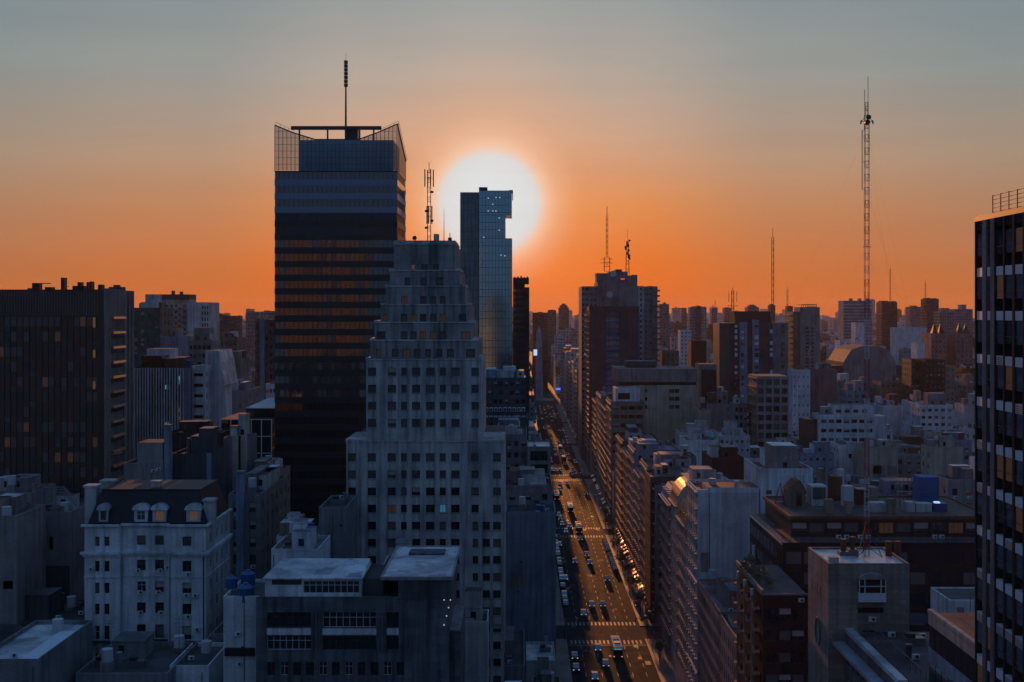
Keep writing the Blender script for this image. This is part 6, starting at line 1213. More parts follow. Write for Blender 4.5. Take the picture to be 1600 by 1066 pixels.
m.build('wall', root); m = MB(); m.box(X(1290), X(1317.8), Y + 4, Y + 40, 0, PZ(572, Y), 'darkgrey', 'tar_roof'); m.box(X(1400.2), X(1412), Y + 4, Y + 40, 0, PZ(572, Y), 'darkgrey', 'tar_roof'); m.build('side_wing', root); reg(X(1290), X(1412), Y, Y + 40, PZ(560, Y), 566)
# cream terraced block on the left skyline
Y = 560.0; X = lambda p: PX(p, Y); root = thing('cream_terraced_block', 'cream apartment block with long balcony bands on the left skyline', 'apartment block', (X(280), Y, 0)); m = MB()
m.box(X(248), X(292), Y, Y + 20, 0, PZ(472, Y), 'cream', 'grey_roof'); m.box(X(292) + .01, X(326), Y - .6, Y + 20, 0, PZ(472.5, Y), 'offwhite', 'grey_roof'); m.box(X(214), X(248) - .01, Y + 3, Y + 18, 0, PZ(474, Y), 'grey', 'grey_roof'); m.build('wall', root)
m = MB(); m.box(X(238), X(294), Y + 2, Y + 14, PZ(472, Y), PZ(468, Y), 'cream'); m.box(X(239), X(294), Y + 1.5, Y + 14, PZ(468, Y) + .003, PZ(460, Y), 'darkgrey', 'grey_roof'); m.build('roof_room', root)
for px, t_, w_ in ((263, 454, 2.5), (276, 455.5, 2.5)): m = MB(); m.box(X(px), X(px + w_ + .5), Y + 5, Y + 8, PZ(460, Y), PZ(t_, Y), 'dark_metal'); m.build('water_tank', root)
for k in range(18):
    z = PZ(480.5, Y) - k * 2.75
    m = MB(); m.box(X(249), X(291), Y - 1.0, Y - .01, z - 1.05, z - .05, 'cream' if k < 14 else 'offwhite'); m.box(X(279), X(284), Y - 1.02, Y - 1.003, z - 1.0, z - .1, 'brick'); m.build('balcony', root)
    m = MB()
    for q in (251, 258, 266, 273, 286): m.box(X(q), X(q + 4), Y - .06, Y - .01, z + .1, z + 1.3, 'glass')
    for q in (316, 320, 324): m.box(X(q), X(q) + .6, Y - .65, Y - .603, z - .8, z + .8, 'glass')
    m.build('window_band', root)
reg(X(214), X(326), Y, Y + 20, PZ(472, Y), 530)
# glasshouse-like block left of the tall glass tower
Y = 300.0; X = lambda p: PX(p, Y); root = thing('glazed_block', 'low glazed block with a pale sheet roof against the tall glass tower', 'office building', (X(400), Y, 0)); x0, x1 = X(345), -62.2; z1 = PZ(655, Y)
m = MB(); m.box(x0, x1, Y, Y + 20, 0, z1, 'glass_dark', 'tar_roof'); m.build('wall', root); m = MB(); m.box(X(378), x1, Y + 4, Y + 18, z1, PZ(640, Y), 'glass_dark'); 
m.poly([(X(377), Y + 3.8, PZ(640, Y)), (x1, Y + 3.8, PZ(640, Y)), (x1, Y + 18, PZ(640, Y) + 1.6), (X(377) + 3, Y + 18, PZ(640, Y) + 1.6)], 'pale_roof'); m.build('roof_hall', root)
for k in range(3):
    m = MB(); z = z1 - k * 4.2
    for q in range(6): a = x0 + (x1 - x0) * q / 5.0; m.box(a - .12, a + .12, Y - .1, Y - .01, z - 4.1, z, 'frame_white')
    m.box(x0, x1, Y - .12, Y - .101, z - .2, z, 'frame_white'); m.build('frame', root)
reg(x0, x1, Y, Y + 20, z1, 700)
# grid office; low sun on its flank put into tan and terracotta colours
Y = 470.0; X = lambda p: PX(p, Y); xx0 = X(1183); root = thing('grid_office', 'grey office with square windows and a flank coloured sunlit orange, right of centre', 'office building', (X(1207), Y, 0)); z1 = PZ(588, Y); m = MB(); yb = xx0 * FP / (1169.5 - VX)
ws = m.facade('F', Y, xx0, X(1232), 0, z1, grid(xx0, X(1232), 5, z1, 4, 2.3, 2.2, 3.5, 1.2), 'concrete', .4); lw = m.facade('L', xx0, Y, yb, 0, z1, grid(Y, yb, 5, z1, 4, 1.7, 1.7, 3.5, 1.4), 'tan', .3)
m.box(xx0, X(1232), Y, yb, 0, z1, 'concrete', 'tar_roof', skip='FLD'); m.build('wall', root); put_windows(root, 'F', Y, ws, .4, ('nt', 'B', 't')); put_windows(root, 'L', xx0, lw, .3, ('n', 'b'))
for k in range(9): m = MB(); z = z1 - .9 - k * 3.5; m.box(xx0 - .5, xx0 - .003, Y + .5, yb - .5, z - .2, z, 'terracotta_sunglow_metal'); m.build('flank_ledge', root)
reg(xx0, X(1232), Y, yb, z1, 680)
# slanting wing with bright ledge and the reddish low roof, bottom right
z1 = 45.0; x0 = 40.6; root = building('ledge_wing', 'low wing with a bright slanting parapet below the stone tower', 'building', x0, 58, 128.5, 149.8, z1, 'board_concrete', 'tar_roof', Lw=(9, 1.2, 1.6, 3.3, 2.2), par=0, roofn=5, big=False)
m = MB(); m.box(x0 - .1, x0 + .9, 128.5, 149.8, z1 + .003, z1 + .5, 'silver_roof'); m.box(x0 - 1.6, x0 - .1, 128.5, 149.8, z1 - 1.6, z1 - 1.2, 'zinc'); m.build('parapet', root)
m = MB()
for q in range(12): m.box(x0 + 3, x0 + 3.06, 129 + q * 1.7, 129.06 + q * 1.7, z1, z1 + 1.1, 'metal')
m.box(x0 + 3, x0 + 3.06, 129, 149, z1 + 1.1, z1 + 1.16, 'metal'); m.build('railing', root)
x0 = PX(1452, 128); z1 = PZ(953, 128); root = thing('red_roof_corner', 'low corner building with a reddish roof and wide window band, bottom right', 'building', (x0 + 8, 98, 0)); m = MB(); m.box(x0, 61, 98, 128, 0, z1 - .3, 'brown', 'clay_roof'); m.build('wall', root)
m = MB(); m.box(x0 - .15, x0 + .35, 98, 128.1, z1 - .297, z1 + .1, 'concrete'); m.box(x0 - .1, x0 - .003, 98, 128, z1 - 1.5, z1 - .31, 'concrete'); m.box(x0 - .1, x0 - .003, 98, 128, z1 - 5.4, z1 - 3.9, 'bluegrey'); m.build('facing', root)
for q in range(16): m = MB(); yy = 98.2 + q * 1.86; m.box(x0 - .06, x0 - .003, yy, yy + 1.6, z1 - 3.85, z1 - 1.55, 'glass_dark'); m.box(x0 - .06, x0 - .003, yy, yy + 1.6, z1 - 7.9, z1 - 5.45, 'glass'); m.build('window', root)
m = MB(); m.tube((x0 + 4, 127, z1), (x0 + 4, 127, z1 + 2.4), .05, 'metal'); m.build('roof_post', root); reg(x0, 61, 98, 128, z1)
root = building('white_wedge_house', 'small white block with a slanted top between the black office and right tower', 'building', PX(1484, 170), 70, 170, 178, PZ(940, 170), 'white', 'tar_roof', par=.2, roofn=0, big=False)

# ================================================================= VEHICLES
def car_proto(paint, parked=None):
    t_ = thing('car', 'x', 'car', (0, 0, 0)); L_, W, H_ = 4.2, 1.74, 1.45; m = MB(); w_ = W / 2
    sec = [(-L_ / 2, .35, .62, .74), (-L_ / 2 + .12, .28, .72, .82), (-1.0, .25, .86, .87), (1.35, .25, .92, .87), (1.95, .28, .9, .84), (L_ / 2, .38, .8, .74)]
    R = [[(-s[3], s[0], s[1]), (-s[3], s[0], s[2] - .12), (-s[3] + .1, s[0], s[2]), (s[3] - .1, s[0], s[2]), (s[3], s[0], s[2] - .12), (s[3], s[0], s[1])] for s in sec]
    for a, b_ in zip(R, R[1:]):
        for k in range(6): m.poly([a[k], a[(k + 1) % 6], b_[(k + 1) % 6], b_[k]][::-1], paint)
    m.poly(R[0], paint); m.poly(R[-1][::-1], paint)
    m.frust((-.72, .72, -.45, 1.05), (-.70, .70, -.4, 1.0), 1.36, H_, paint); m.build('body', t_)
    m = MB(); A = [(-.80, -1.05, .87), (.80, -1.05, .87), (.82, 1.65, .9), (-.82, 1.65, .9)]; B = [(-.70, -.4, 1.38), (.70, -.4, 1.38), (.70, 1.0, 1.38), (-.70, 1.0, 1.38)]
    m.poly([A[1], A[2], B[2], B[1]], 'glass'); m.poly([A[3], A[0], B[0], B[3]], 'glass'); m.poly([A[2], A[3], B[3], B[2]], 'glass'); m.build('side_windows', t_)
    m = MB(); m.poly([A[0], A[1], B[1], B[0]], 'glass_band'); m.build('windscreen', t_)
    for x in (-.8, .8):
        for y in (-1.3, 1.3): m = MB(); m.tube((x - .09, y, .31), (x + .09, y, .31), .31, 'tyre', n=12); m.tube((x - .1, y, .31), (x + .1, y, .31), .18, 'metal', n=8); m.build('wheel', t_)
        m = MB(); m.box(x * .78 - .14, x * .78 + .14, -2.13, -2.0, .56, .70, 'headlamp_off' if parked else 'headlamp'); m.build('headlight', t_)
        m = MB(); m.box(x * .85 - .1, x * .85 + .1, 2.02, 2.13, .62, .78, 'red_metal' if parked else 'red_lamp'); m.build('tail_light', t_)
    return t_
def bus_proto(paint, low):
    t_ = thing('bus', 'x', 'bus', (0, 0, 0)); L_, W, H_ = 10.6, 2.5, 3.05; m = MB(); w_ = W / 2
    m.box(-w_, w_, -L_ / 2, L_ / 2, .4, 1.25, low, skip='T'); m.box(-w_, w_, -L_ / 2, L_ / 2, 1.25, 2.75, paint, skip='DT'); m.frust((-w_, w_, -L_ / 2, L_ / 2), (-w_ + .18, w_ - .18, -L_ / 2 + .15, L_ / 2 - .15), 2.75, H_, paint); m.build('body', t_)
    for x in (-1, 1):
        m = MB()
        for q in range(6): m.box(x * w_ - (.02 if x < 0 else -.001), x * w_ + (.02 if x > 0 else -.001), -4.6 + q * 1.6, -3.2 + q * 1.6, 1.35, 2.35, 'glass')
        m.build('side_windows', t_)
        for y in (-3.4, 3.0): m = MB(); m.tube((x * 1.1 - .13, y, .48), (x * 1.1 + .13, y, .48), .48, 'tyre', n=14); m.build('wheel', t_)
        m = MB(); m.box(x * .95 - .15, x * .95 + .15, -L_ / 2 - .04, -L_ / 2 - .002, .6, .78, 'headlamp'); m.build('headlight', t_)
        m = MB(); m.tube((x * w_, -L_ / 2, 2.5), (x * (w_ + .25), -L_ / 2 - .3, 2.3), .04, 'dark_metal', n=4); m.box(x * (w_ + .25) - .1, x * (w_ + .25) + .1, -L_ / 2 - .4, -L_ / 2 - .3, 1.9, 2.3, 'dark_metal'); m.build('mirror', t_)
    m = MB(); m.box(-w_ + .12, w_ - .12, -L_ / 2 - .03, -L_ / 2 - .002, 1.15, 2.3, 'glass'); m.build('windscreen', t_)
    m = MB(); m.box(-w_ + .3, w_ - .3, -L_ / 2 - .035, -L_ / 2 - .002, 2.36, 2.65, 'lit_cyan'); m.build('destination_sign', t_)
    for y in (-2.4, .8): m = MB(); m.box(-.75, .75, y, y + 1.7, H_ + .003, H_ + .22, 'dark_metal' if y < 0 else 'grey'); m.build('roof_unit', t_)
    return t_
prot = {}
def place(kind, paint, roofc, x, y, label, group, rz=0):
    k = (kind, paint, roofc)
    if k not in prot: prot[k] = car_proto(paint, roofc) if kind == 'car' else bus_proto(paint, roofc); o = prot[k]
    else: o = copy_tree(prot[k])
    o.location = (x, y, .004); o.rotation_euler[2] = rz; tag(o, label, kind, group); return o
cn = dict(paint_white='white', paint_silver='silver', paint_grey='dark grey', paint_black='black', paint_red='red', paint_blue='blue')
def ground_at(px, py): Yq = GY(py); return PX(px, Yq), Yq
# crop coordinates of the front wheels -> photo pixels
def cc(x, y): return 840 + x / 2.91, 700 + y / 2.91
CARS = [(262, 1062, 'paint_silver', 'nearest car to the bottom edge'), (312, 1003, 'paint_grey', 'right behind the bottom-edge car, one lane right'), (275, 930, 'paint_silver', 'left of the big bus'),
        (175, 1022, 'paint_black', 'nearest in the left kerb lane'), (170, 968, 'paint_black', 'second in the left kerb lane'), (210, 768, 'paint_silver', 'leftmost of three cars before the near crosswalk'),
        (247, 728, 'paint_silver', 'middle of three cars before the near crosswalk'), (297, 728, 'paint_grey', 'rightmost of three cars before the near crosswalk'), (127, 606, 'paint_white', 'left kerb lane halfway to the second crossing'),
        (170, 528, 'paint_black', 'alone in the second lane behind the three'), (238, 534, 'paint_silver', 'centre lane behind the three, lit windscreen'), (224, 497, 'paint_grey', 'close behind the car with the lit windscreen'),
        (317, 610, 'paint_black', 'parked at the right edge of the sunlit road'), (455, 726, 'paint_grey', 'standing on the right shoulder'), (145, 364, 'paint_silver', 'left of the middle bus'), (112, 355, 'paint_white', 'second row left of the middle bus'),
        (97, 312, 'paint_silver', 'left kerb lane above the middle bus'), (104, 330, 'paint_grey', 'left kerb lane between two pale cars'), (130, 388, 'paint_white', 'beside the stripes of the second crossing'), (100, 450, 'paint_silver', 'left kerb lane below the second crossing'),
        (195, 425, 'paint_black', 'right under the middle bus'), (100, 168, 'paint_white', 'left car just before the third crossing'), (135, 168, 'paint_silver', 'right car just before the third crossing'), (65, 108, 'paint_silver', 'left car just past the third crossing'),
        (84, 108, 'paint_silver', 'right car just past the third crossing'), (222, 216, 'paint_black', 'standing in the side lane right of the far buses'), (100, 196, 'paint_silver', 'just above the leftmost far bus'), (160, 122, 'paint_white', 'turning at the third crossing'), (180, 120, 'paint_silver', 'waiting right of the turning car')]
for cx, cyy, p, d_ in CARS:
    x, y = ground_at(*cc(cx, cyy)); place('car', p, None, min(max(x, 13.2), 31) if cx != 455 else x, y + 2.1, cn[p] + ' car ' + d_, 'cars driving up the avenue', rz=math.radians(0 if cx not in (160, 180) else 75))
for i, yy in enumerate((347, 353, 358.5, 369, 380, 385.5, 391, 402, 407.5, 418, 424, 433, 438.5, 449)):
    p = ['paint_grey', 'paint_black', 'paint_silver', 'paint_black', 'paint_white', 'paint_blue', 'paint_grey'][i % 7]; place('car', p, True, 13.1, yy, '%s car parked along the left kerb, %s from the near end' % (cn[p], ['first', 'second', 'third', 'fourth', 'fifth', 'sixth', 'seventh', 'eighth', 'ninth', 'tenth', 'eleventh', 'twelfth', 'thirteenth', 'last'][i]), 'cars parked along the left kerb')
for i in range(9):
    yy = 393 + i * 5.3 + (i * 7 % 5) * .5 + (6 if i > 4 else 0); p = ['paint_black', 'paint_grey', 'paint_black', 'paint_blue'][i % 4]; place('car', p, True, 31.1, yy, '%s car in the shaded right kerb row, %s from the near end' % (cn[p], ['first', 'second', 'third', 'fourth', 'fifth', 'sixth', 'seventh', 'eighth', 'last'][i]), 'cars parked along the right kerb')
for (cx, cyy, p, lw_, lb) in ((366, 962, 'paint_white', 'paint_red', 'big white bus with a pale roof lit orange, nearest on the avenue'), (189, 391, 'paint_silver', 'paint_grey', 'silver bus in the middle distance just before the second crossing'),
                              (150, 296, 'paint_white', 'paint_blue', 'white bus behind the silver bus'), (88, 240, 'paint_silver', 'paint_red', 'leftmost bus, close to the left kerb')):
    x, y = ground_at(*cc(cx, cyy)); place('bus', p, lw_, max(x, 13.9), y + 5.3, lb, 'buses on the avenue')
rg = random.Random(12); n = 0; occ = []
ordn = ['first', 'second', 'third', 'fourth', 'fifth', 'sixth', 'seventh', 'eighth', 'ninth', 'tenth']
ONE = ordn[:9]; ORD = ordn + ['eleventh', 'twelfth', 'thirteenth', 'fourteenth', 'fifteenth', 'sixteenth', 'seventeenth', 'eighteenth', 'nineteenth']
for t_, e_ in (('twenty', 'twentieth'), ('thirty', 'thirtieth'), ('forty', 'fortieth'), ('fifty', 'fiftieth'), ('sixty', 'sixtieth')): ORD += [e_] + [t_ + '-' + q for q in ONE]
y = 632
LN = (13.3, 17.3, 21.0, 24.6, 28.0, 31.0); lname = ['left kerb lane', 'outer left lane', 'inner left lane', 'inner right lane', 'outer right lane', 'right kerb lane']; cnt_l = [0] * 6
while y < 1080:
    for li, lx in enumerate(LN):
        if rg.random() < (.5 if li == 0 else (.22 if li < 4 else .28)) and not any(a - 3 < y < b_ + 3 for a, b_ in CROSS):
            p = rg.choice(['paint_white', 'paint_silver', 'paint_silver', 'paint_grey', 'paint_black', 'paint_red']); m = MB(); cnt_l[li] += 1; yy = y + rg.uniform(-2, 2)
            bus = li in (1, 3) and rg.random() < .18
            if bus: m.box(lx - 1.25, lx + 1.25, yy - 5, yy + 5, .4, 2.9, p); m.box(lx - 1.1, lx + 1.1, yy - 5.03, yy - 5.003, 1.2, 2.4, 'glass'); m.box(lx - 1.0, lx + 1.0, yy - 3, yy + 3, .01, .4, 'tyre'); m.frust((lx - 1.25, lx + 1.25, yy - 5, yy + 5), (lx - 1, lx + 1, yy - 4.8, yy + 4.8), 2.903, 3.1, p)
            else:
                m.frust((lx - .85, lx + .85, yy - 2.1, yy + 2.1), (lx - .8, lx + .8, yy - 2.0, yy + 2.0), .3, .88, p); m.frust((lx - .78, lx + .78, yy - 1.0, yy + 1.6), (lx - .66, lx + .66, yy - .4, yy + 1.0), .883, 1.36, 'glass', p); m.box(lx - .8, lx + .8, yy - 1.7, yy + 1.7, .01, .3, 'tyre')
                for s_ in (-1, 1): m.box(lx + s_ * .6 - .13, lx + s_ * .6 + .13, yy - 2.14, yy - 2.103, .55, .7, 'headlamp')
            o = m.build('bus' if bus else 'car'); c_ = cn[p]; tag(o, 'far %s %s, %s vehicle of the %s past the third crossing' % (c_, 'bus' if bus else 'car', ORD[cnt_l[li] - 1], lname[li]), 'bus' if bus else 'car', 'distant traffic on the avenue')
    y += 8.5
# ---- street furniture
def lamp(x, y, label, s):
    t_ = thing('street_lamp', label, 'street lamp', (x, y, .13), 'street lamps along the avenue'); m = MB(); m.tube((x, y, .13), (x, y, 8.5), .09, 'metal', .05, n=6); m.build('pole', t_); m = MB(); m.tube((x, y, 8.3), (x + s * 1.9, y, 8.9), .05, 'metal', n=5); m.build('arm', t_)
    m = MB(); m.box(x + s * 1.9 - .35, x + s * 1.9 + .35, y - .15, y + .15, 8.82, 8.98, 'panel_white'); m.build('lamp_head', t_)
for i in range(9): lamp(XR1 + .8, 300 + i * 33, 'street lamp on the right pavement, %s from the near end' % ordn[i], -1)
for i in range(6): lamp(XR0 - .8, 330 + i * 40, 'street lamp on the left pavement, %s from the near end' % ordn[i], 1)
def tlight(x, y, label, s):
    t_ = thing('traffic_light', label, 'traffic light', (x, y, .13), 'traffic lights at the crossings'); m = MB(); m.tube((x, y, .13), (x, y, 5.6), .08, 'frame_dark', n=6); m.tube((x, y, 5.5), (x + s * 3, y, 5.8), .06, 'frame_dark', n=5); m.build('pole', t_)
    for q in (0, 3): m = MB(); m.box(x + s * q - .18, x + s * q + .18, y - .15, y + .15, 4.3 + q * .2, 5.3 + q * .2, 'paint_yellow'); m.build('signal_head', t_)
for i, (a, b_) in enumerate(CROSS[:3]): 
    nm = ['near', 'middle', 'far'][i]; tlight(XR1 + .5, a - 1, 'traffic light on the right pavement at the %s crossing' % nm, -1); tlight(XR0 - .5, a - 1, 'traffic light on the left pavement at the %s crossing' % nm, 1)
rg = random.Random(31)
def tree(x, y, h_, r, label):
    t_ = thing('street_tree', label, 'tree', (x, y, .13), 'street trees on the right pavement'); m = MB(); m.tube((x, y, .13), (x, y, h_ * .5), .16, 'bark', .10, n=6)
    for k in range(5): a = rg.uniform(0, 6.3); m.tube((x, y, h_ * .42), (x + math.cos(a) * r * .6, y + math.sin(a) * r * .6, h_ * .78), .07, 'bark', .02, n=4)
    m.build('trunk', t_); m = MB(); cl = [(x + rg.gauss(0, r * .45), y + rg.gauss(0, r * .45), h_ * .74 + rg.gauss(0, r * .35), rg.uniform(.35, .8)) for _ in range(16)]
    for cx, cyy, cz, cr in cl:
        for _ in range(34):
            d_ = Vector((rg.gauss(0, 1), rg.gauss(0, 1), rg.gauss(0, .8))).normalized() * cr * rg.uniform(.5, 1.1); c = Vector((cx, cyy, cz)) + d_; u = Vector((rg.uniform(-1, 1), rg.uniform(-1, 1), rg.uniform(-1, 1))).normalized() * .2; v = u.orthogonal().normalized() * .12; m.poly([c - u, c + v, c + u, c - v], 'leaf')
    m.build('crown', t_)
for i in range(10): tree(XR1 + 1.4, 292 + i * 19.5 + (8 if i > 0 else 0) + rg.uniform(-2, 2), rg.uniform(5.5, 8), rg.uniform(1.5, 2.3), 'dark street tree on the right pavement, %s from the near end' % ordn[i])
# blue illuminated signs at the far end of the avenue
for nm, px, py, Yq, w_, h_, mt, lb in (('screen', 836.5, 551, 1090, 3.2, 5.4, 'screen_white', 'small glowing pale blue screen left of the obelisk'), ('screen', 872, 608, 905, 3.6, 1.6, 'screen_blue', 'small glowing blue sign over the far right pavement')):
    x = PX(px, Yq); z = PZ(py, Yq); t_ = thing('illuminated_sign', lb, 'sign', (x, Yq, 0)); m = MB(); m.box(x - w_ / 2, x + w_ / 2, Yq - .1, Yq, z - h_ / 2, z + h_ / 2, mt); m.build('screen', t_)
    m = MB(); m.box(x - w_ / 2 - .2, x + w_ / 2 + .2, Yq + .003, Yq + .4, z - h_ / 2 - .2, z + h_ / 2 + .2, 'frame_dark'); m.tube((x, Yq + .2, 0), (x, Yq + .2, z - h_ / 2 - .2), .2, 'frame_dark'); m.build('frame', t_)
# the lit towers behind the viewer that the dark glass mirrors
for i, (a, b_, t_) in enumerate(((437, 500, 372), (517, 566, 377))):
    Yv = 600 + 70; xa, xb, z1 = PX(a, Yv), PX(b_, Yv), PZ(t_, Yv); r_ = thing('mirrored_tower', ('left', 'right')[i] + ' sunlit balcony tower seen mirrored in the tall glass tower', 'apartment tower', ((xa + xb) / 2, -70, 0)); m = MB(); m.box(xa, xb, -90, -70, 0, z1, 'cream', 'grey_roof'); m.build('wall', r_); m = MB(); z = z1 - 3
    while z > 30:
        for q in range(7): xx = xa + (xb - xa) * (q + .18) / 7; m.box(xx, xx + (xb - xa) / 11, -69.99, -69.95, z, z + 1.8, 'glass')
        m.box(xa - .2, xb + .2, -69.99, -69.2, z - .5, z - .3, 'darkgrey'); z -= 3.4
    m.build('facade_grid', r_)
# ================================================================= THE REST OF THE CITY
rg = random.Random(77)
WALLS = [('white', 'white', 22), ('offwhite', 'off-white', 20), ('cream', 'cream', 12), ('grey', 'grey', 10), ('concrete', 'concrete', 12), ('bluegrey', 'blue-grey', 8), ('tan', 'tan', 9), ('brick', 'brick', 5), ('brown', 'dark brown', 4), ('pink', 'pinkish', 2), ('darkgrey', 'dark grey', 4)]
WL = [w_ for w_ in WALLS for _ in range(w_[2])]
fill = []
def blocks():
    ys = [60] + [c for ab in CROSS for c in ab] + [1098, 1236] + [v for k in range(1, 9) for v in (1236 + k * 140 - 12, 1236 + k * 140)]
    bands = [(ys[i], ys[i + 1]) for i in range(0, len(ys) - 1, 2)]
    for ya, yb in bands:
        lim = .46 * yb + 60; x = XRB
        while x < lim: yield (x, x + 112, ya, yb, 1); x += 124
        x = XL
        while x > -lim: yield (x - 112, x, ya, yb, -1); x -= 124
for xa, xb, ya, yb, side in blocks():
    y = ya + rg.uniform(0, .5)
    if yb < 200: continue
    while y < yb - 5:
        d_ = min(rg.uniform(8, 15), yb - y)
        if yb - y - d_ < 6: d_ = yb - y
        x = xa
        while x < xb - 4:
            w_ = min(rg.uniform(7, 15) if y < 700 else rg.uniform(8, 20), xb - x)
            if xb - x - w_ < 5: w_ = xb - x
            r = rg.random(); h_ = rg.uniform(12, 24) if r < .35 else (rg.uniform(20, 34) if r < .80 else rg.uniform(30, 46))
            if y > 1250: h_ = h_ * 1.1 + (rg.uniform(8, 26) if rg.random() < .10 else 0)
            elif rg.random() < .05: h_ = rg.uniform(38, 55)
            fill.append([x + .03, x + w_ - .03, y + .03, y + d_ - .03, h_]); x += w_
        y += d_
def clear(f):
    x0, x1, y0, y1, h_ = f
    if y0 < 195 : return None
    p0 = VX + FP * x0 / (y1 if x0 > 0 else y0); p1 = VX + FP * x1 / (y0 if x1 > 0 else y1)
    if p1 < -60 or p0 > 1660: return None
    if XL - .5 < x0 and x1 < XRB + .5: return None
    for lx0, lx1, ly0, ly1, q0, q1, bot in LMK:
        if x0 < lx1 and x1 > lx0 and y0 < ly1 and y1 > ly0: return None
    top = h_ + 4.0
    for lx0, lx1, ly0, ly1, q0, q1, bot in LMK:
        if y0 < ly0 and p0 < q1 - .5 and p1 > q0 + .5: top = min(top, EYE - (bot - HY) / FP * y1)
    if top < h_ + 4: h_ = top - 4.0
    if h_ < 7: return None
    return [x0, x1, y0, y1, h_]
fill = [f for f in (clear(f) for f in fill) if f]
# which of them the picture shows, and how large: one ray per few pixels
vs, fs, own = [], [], []
def addbox(x0, x1, y0, y1, z1, k):
    i = len(vs); vs.extend([(x0, y0, 0), (x1, y0, 0), (x1, y1, 0), (x0, y1, 0), (x0, y0, z1), (x1, y0, z1), (x1, y1, z1), (x0, y1, z1)])
    for q in ((0, 1, 5, 4), (1, 2, 6, 5), (2, 3, 7, 6), (3, 0, 4, 7), (4, 5, 6, 7)): fs.append(tuple(i + a for a in q)); own.append(k)
for b_ in BOX: addbox(*b_[:5], -1)
for k, f in enumerate(fill): addbox(*f, k)
bvh = BVHTree.FromPolygons(vs, fs); cnt = {}; e0 = Vector((0, 0, EYE))
for j in range(0, 1066, 3):
    if j < HY - 30: continue
    for i in range(0, 1600, 3):
        h = bvh.ray_cast(e0, Vector(((i - VX) / FP, 1, -(j - HY) / FP)).normalized())
        if h[2] is not None and own[h[2]] >= 0:
            k = own[h[2]]; c = cnt.setdefault(k, [0, 0, 0]); c[0] += 1; c[1] += i; c[2] += j
rank = sorted(cnt, key=lambda k: -cnt[k][0]); KEEP = [k for k in rank if cnt[k][0] >= 3][:285]; keep = set(KEEP)
wname = {a: b_ for a, b_, _ in WALLS}
info = []
for k in KEEP:
    f = fill[k]; wl = rg.choice(WL)[0]; rf = rg.choice(['tar_roof', 'tar_roof', 'grey_roof', 'clay_roof', 'pale_roof']); big = rg.random() < .6; px, py = cnt[k][1] / cnt[k][0], cnt[k][2] / cnt[k][0]; info.append([k, f, wl, rf, big, px, py])
# where a thing stands, told by landmarks
SEC = [(0, 205, 'left of the mansarded block'), (205, 345, 'under the cream terraced block'), (345, 432, 'left of the tall glass tower'), (432, 760, 'between the two glass towers'), (760, 835, 'left of the avenue'), (835, 908, 'at the far end of the avenue'),
       (908, 1030, 'under the dish-topped block'), (1030, 1123, 'between dish block and grey wings'), (1123, 1237, 'under the grey wing block'), (1237, 1310, 'under the railed slim tower'), (1310, 1365, 'around the guyed mast'), (1365, 1450, 'right of the guyed mast'), (1450, 1700, 'beside the right tower')]
def sec(px):
    for i, (a, b_, n_) in enumerate(SEC):
        if a <= px < b_: return i
    return 0
def row(y): return 0 if y < 330 else (1 if y < 460 else (2 if y < 620 else (3 if y < 770 else (4 if y < 920 else (5 if y < 1240 else 6)))))
RN = ['nearest rows', 'second row', 'third row', 'middle rows', 'farther rows', 'far rows', 'farthest rows']
info.sort(key=lambda q: (sec(q[5]), row(q[1][2]), q[2], q[5]))
num = {}
tot_ = {}
for q in info: key = (sec(q[5]), row(q[1][2]), q[2]); tot_[key] = tot_.get(key, 0) + 1
OR = ordn + ['eleventh', 'twelfth', 'thirteenth', 'fourteenth', 'fifteenth', 'sixteenth']
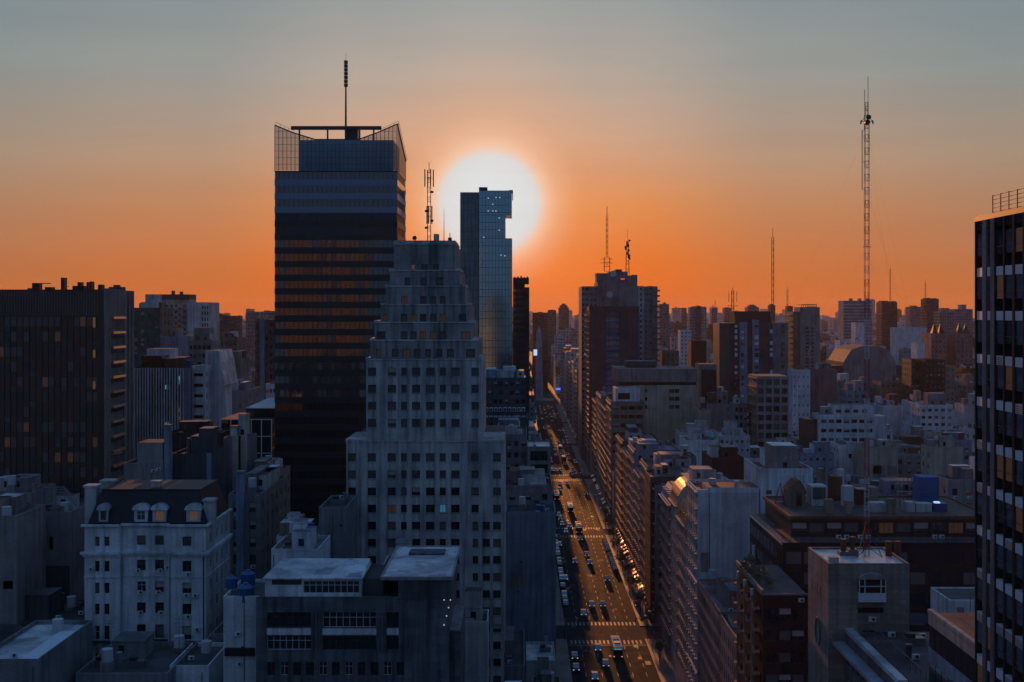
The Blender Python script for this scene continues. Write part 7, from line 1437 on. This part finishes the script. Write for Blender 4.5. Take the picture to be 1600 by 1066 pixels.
for k, f, wl, rf, big, px, py in info:
    x0, x1, y0, y1, h_ = f; key = (sec(px), row(y0), wl); num[key] = num.get(key, 0) + 1; pos = '' if tot_[key] == 1 else (OR[min(num[key] - 1, 15)] + ' from left, ')
    size = 'low' if h_ < 20 else ('mid-height' if h_ < 34 else 'tall')
    label = '%s %s house, %s%s, %s' % (size, wname[wl], pos, RN[row(y0)], SEC[sec(px)][2]); share = cnt[k][0]; n_ = max(1, round((x1 - x0) / 3.2)); blank = rg.random() < .3
    near_ = y0 < 470 and share > 14
    R2 = random.Random(k)
    if near_:
        hb = building('town_house', label, 'house', x0, x1, y0, y1, h_, wl, rf, Fw=None if blank else (n_, 1.2, 1.5, 3.1, 1.1), Lw=(max(2, int((y1 - y0) / 3.4)), 1.1, 1.4, 3.1, 1.1) if x0 > 0 else None, Rw=(max(2, int((y1 - y0) / 3.4)), 1.1, 1.4, 3.1, 1.1) if x1 < 0 else None,
                 par=.8, roofn=R2.choice((5, 8, 11)), big=big, seed=k, zmin=max(3, h_ - 20), limit=24, group='houses filling the city blocks'); added_floors(hb, x0 + .4, x1 - .4, y0 + .4, y1 - .4, h_, wl, R2, 2)
    else:
        root = thing('town_house', label, 'house', ((x0 + x1) / 2, y0, 0), 'houses filling the city blocks'); m = MB(); m.box(x0, x1, y0, y1, 0, h_, wl, rf, skip='D'); ring(m, x0, x1, y0, y1, h_ + .002, h_ + .8, wl, .25); m.build('wall', root)
        if not blank or y0 > 700:
            m = MB(); z = h_ - 2.7
            while z > max(3, h_ - 26):
                for i in range(n_):
                    if R2.random() < .85: a = x0 + (x1 - x0) * (i + .5) / n_; ww = .6 if R2.random() < .8 else 1.1; m.box(a - ww, a + ww, y0 - .05, y0 - .003, z, z + 1.5, 'glass' if R2.random() < .8 else 'blind_dark')
                ns = max(1, int((y1 - y0) / 3.5)); sx = (x0 - .05, x0 - .003) if x0 > 0 else (x1 + .003, x1 + .05)
                for i in range(ns): a = y0 + (y1 - y0) * (i + .5) / ns; m.box(sx[0], sx[1], a - .6, a + .6, z, z + 1.5, 'glass')
                z -= 3.1
            if m.f: m.build('window_rows', root)['kind'] = 'stuff'
        added_floors(root, x0 + .4, x1 - .4, y0 + .4, y1 - .4, h_, wl, R2, 2)
        if 1: roofstuff(root, x0 + .3, x1 - .3, y0 + .3, y1 - .3, h_, R2, 4 if share < 12 else 8, wl, big)
# everything smaller: one mass
m = MB(); FM = ['far_a', 'far_a', 'far_c', 'far_b', 'far_a', 'far_c', 'far_d', 'offwhite', 'white']
def farbox(x0, x1, y0, y1, h_, R2):
    mt = R2.choice(FM); m.box(x0, x1, y0, y1, 0, h_, mt, R2.choice(['tar_roof', 'grey_roof', 'clay_roof', 'pale_roof']), skip='DB')
    for _ in range(R2.choice((0, 1, 2, 3)) if y0 < 2300 else 1): a = x0 + (x1 - x0) * R2.uniform(.05, .6); b_ = a + (x1 - x0) * R2.uniform(.08, .4); yq = y0 + R2.uniform(.5, 3); m.box(a, b_, yq, yq + R2.uniform(1.5, 5), h_, h_ + R2.uniform(1.2, 4.5), R2.choice([mt, mt, 'grey', 'white', 'brick']), skip='D')
    if y0 < 3200:
        z = h_ - 2.6; n_ = max(2, int((x1 - x0) / 3.6))
        while z > max(4, h_ - (24 if y0 < 1600 else 16)):
            for i in range(n_):
                if R2.random() < .8: a = x0 + (x1 - x0) * (i + .5) / n_; m.poly([(a - .8, y0 - .06, z), (a + .8, y0 - .06, z), (a + .8, y0 - .06, z + 1.5), (a - .8, y0 - .06, z + 1.5)], 'glass')
            z -= 3.4
R3 = random.Random(5)
for k, f in enumerate(fill):
    if k not in keep: farbox(*f, R3)
y = 2360.0
while y < 9000:
    st = 19 + (y - 2300) * .010; lim = .45 * y + 60; x = -lim
    while x < lim:
        w_ = R3.uniform(.45, .95) * st
        if not (2 < x + w_ / 2 < 30 and y < 3000) and R3.random() < .86:
            h_ = R3.uniform(16, 40) + (R3.uniform(10, 40) if R3.random() < .16 else 0) + (R3.uniform(20, 62) if R3.random() < .025 else 0)
            farbox(x, x + w_, y, y + R3.uniform(10, 18), h_, R3)
        x += st * R3.uniform(.85, 1.4)
    y += st * (1.15 if y < 4000 else 1.9)
o = m.build('distant_houses', loc=(0, 0, 0)); tag(o, 'countless far houses and blocks fading into the haze up to the skyline', 'city', kind='stuff')
# ================================================================= HAZE
m = MB(); m.box(-9500, 9500, -450, 9400, -1, 176, 'frame_dark'); hz = m.build('haze', loc=(0, 0, 0)); tag(hz, 'thin warm haze lying over the whole city', 'haze', kind='stuff')
hm = bpy.data.materials.new('haze_air'); hm.use_nodes = True; t = hm.node_tree; t.nodes.clear(); v = N('ShaderNodeVolumePrincipled', t); v.inputs['Density'].default_value = 4.8e-5
v.inputs['Color'].default_value = (1, .76, .48, 1); v.inputs['Anisotropy'].default_value = .2
L(v.outputs[0], N('ShaderNodeOutputMaterial', t).inputs['Volume'], t); hz.data.materials.clear(); hz.data.materials.append(hm)
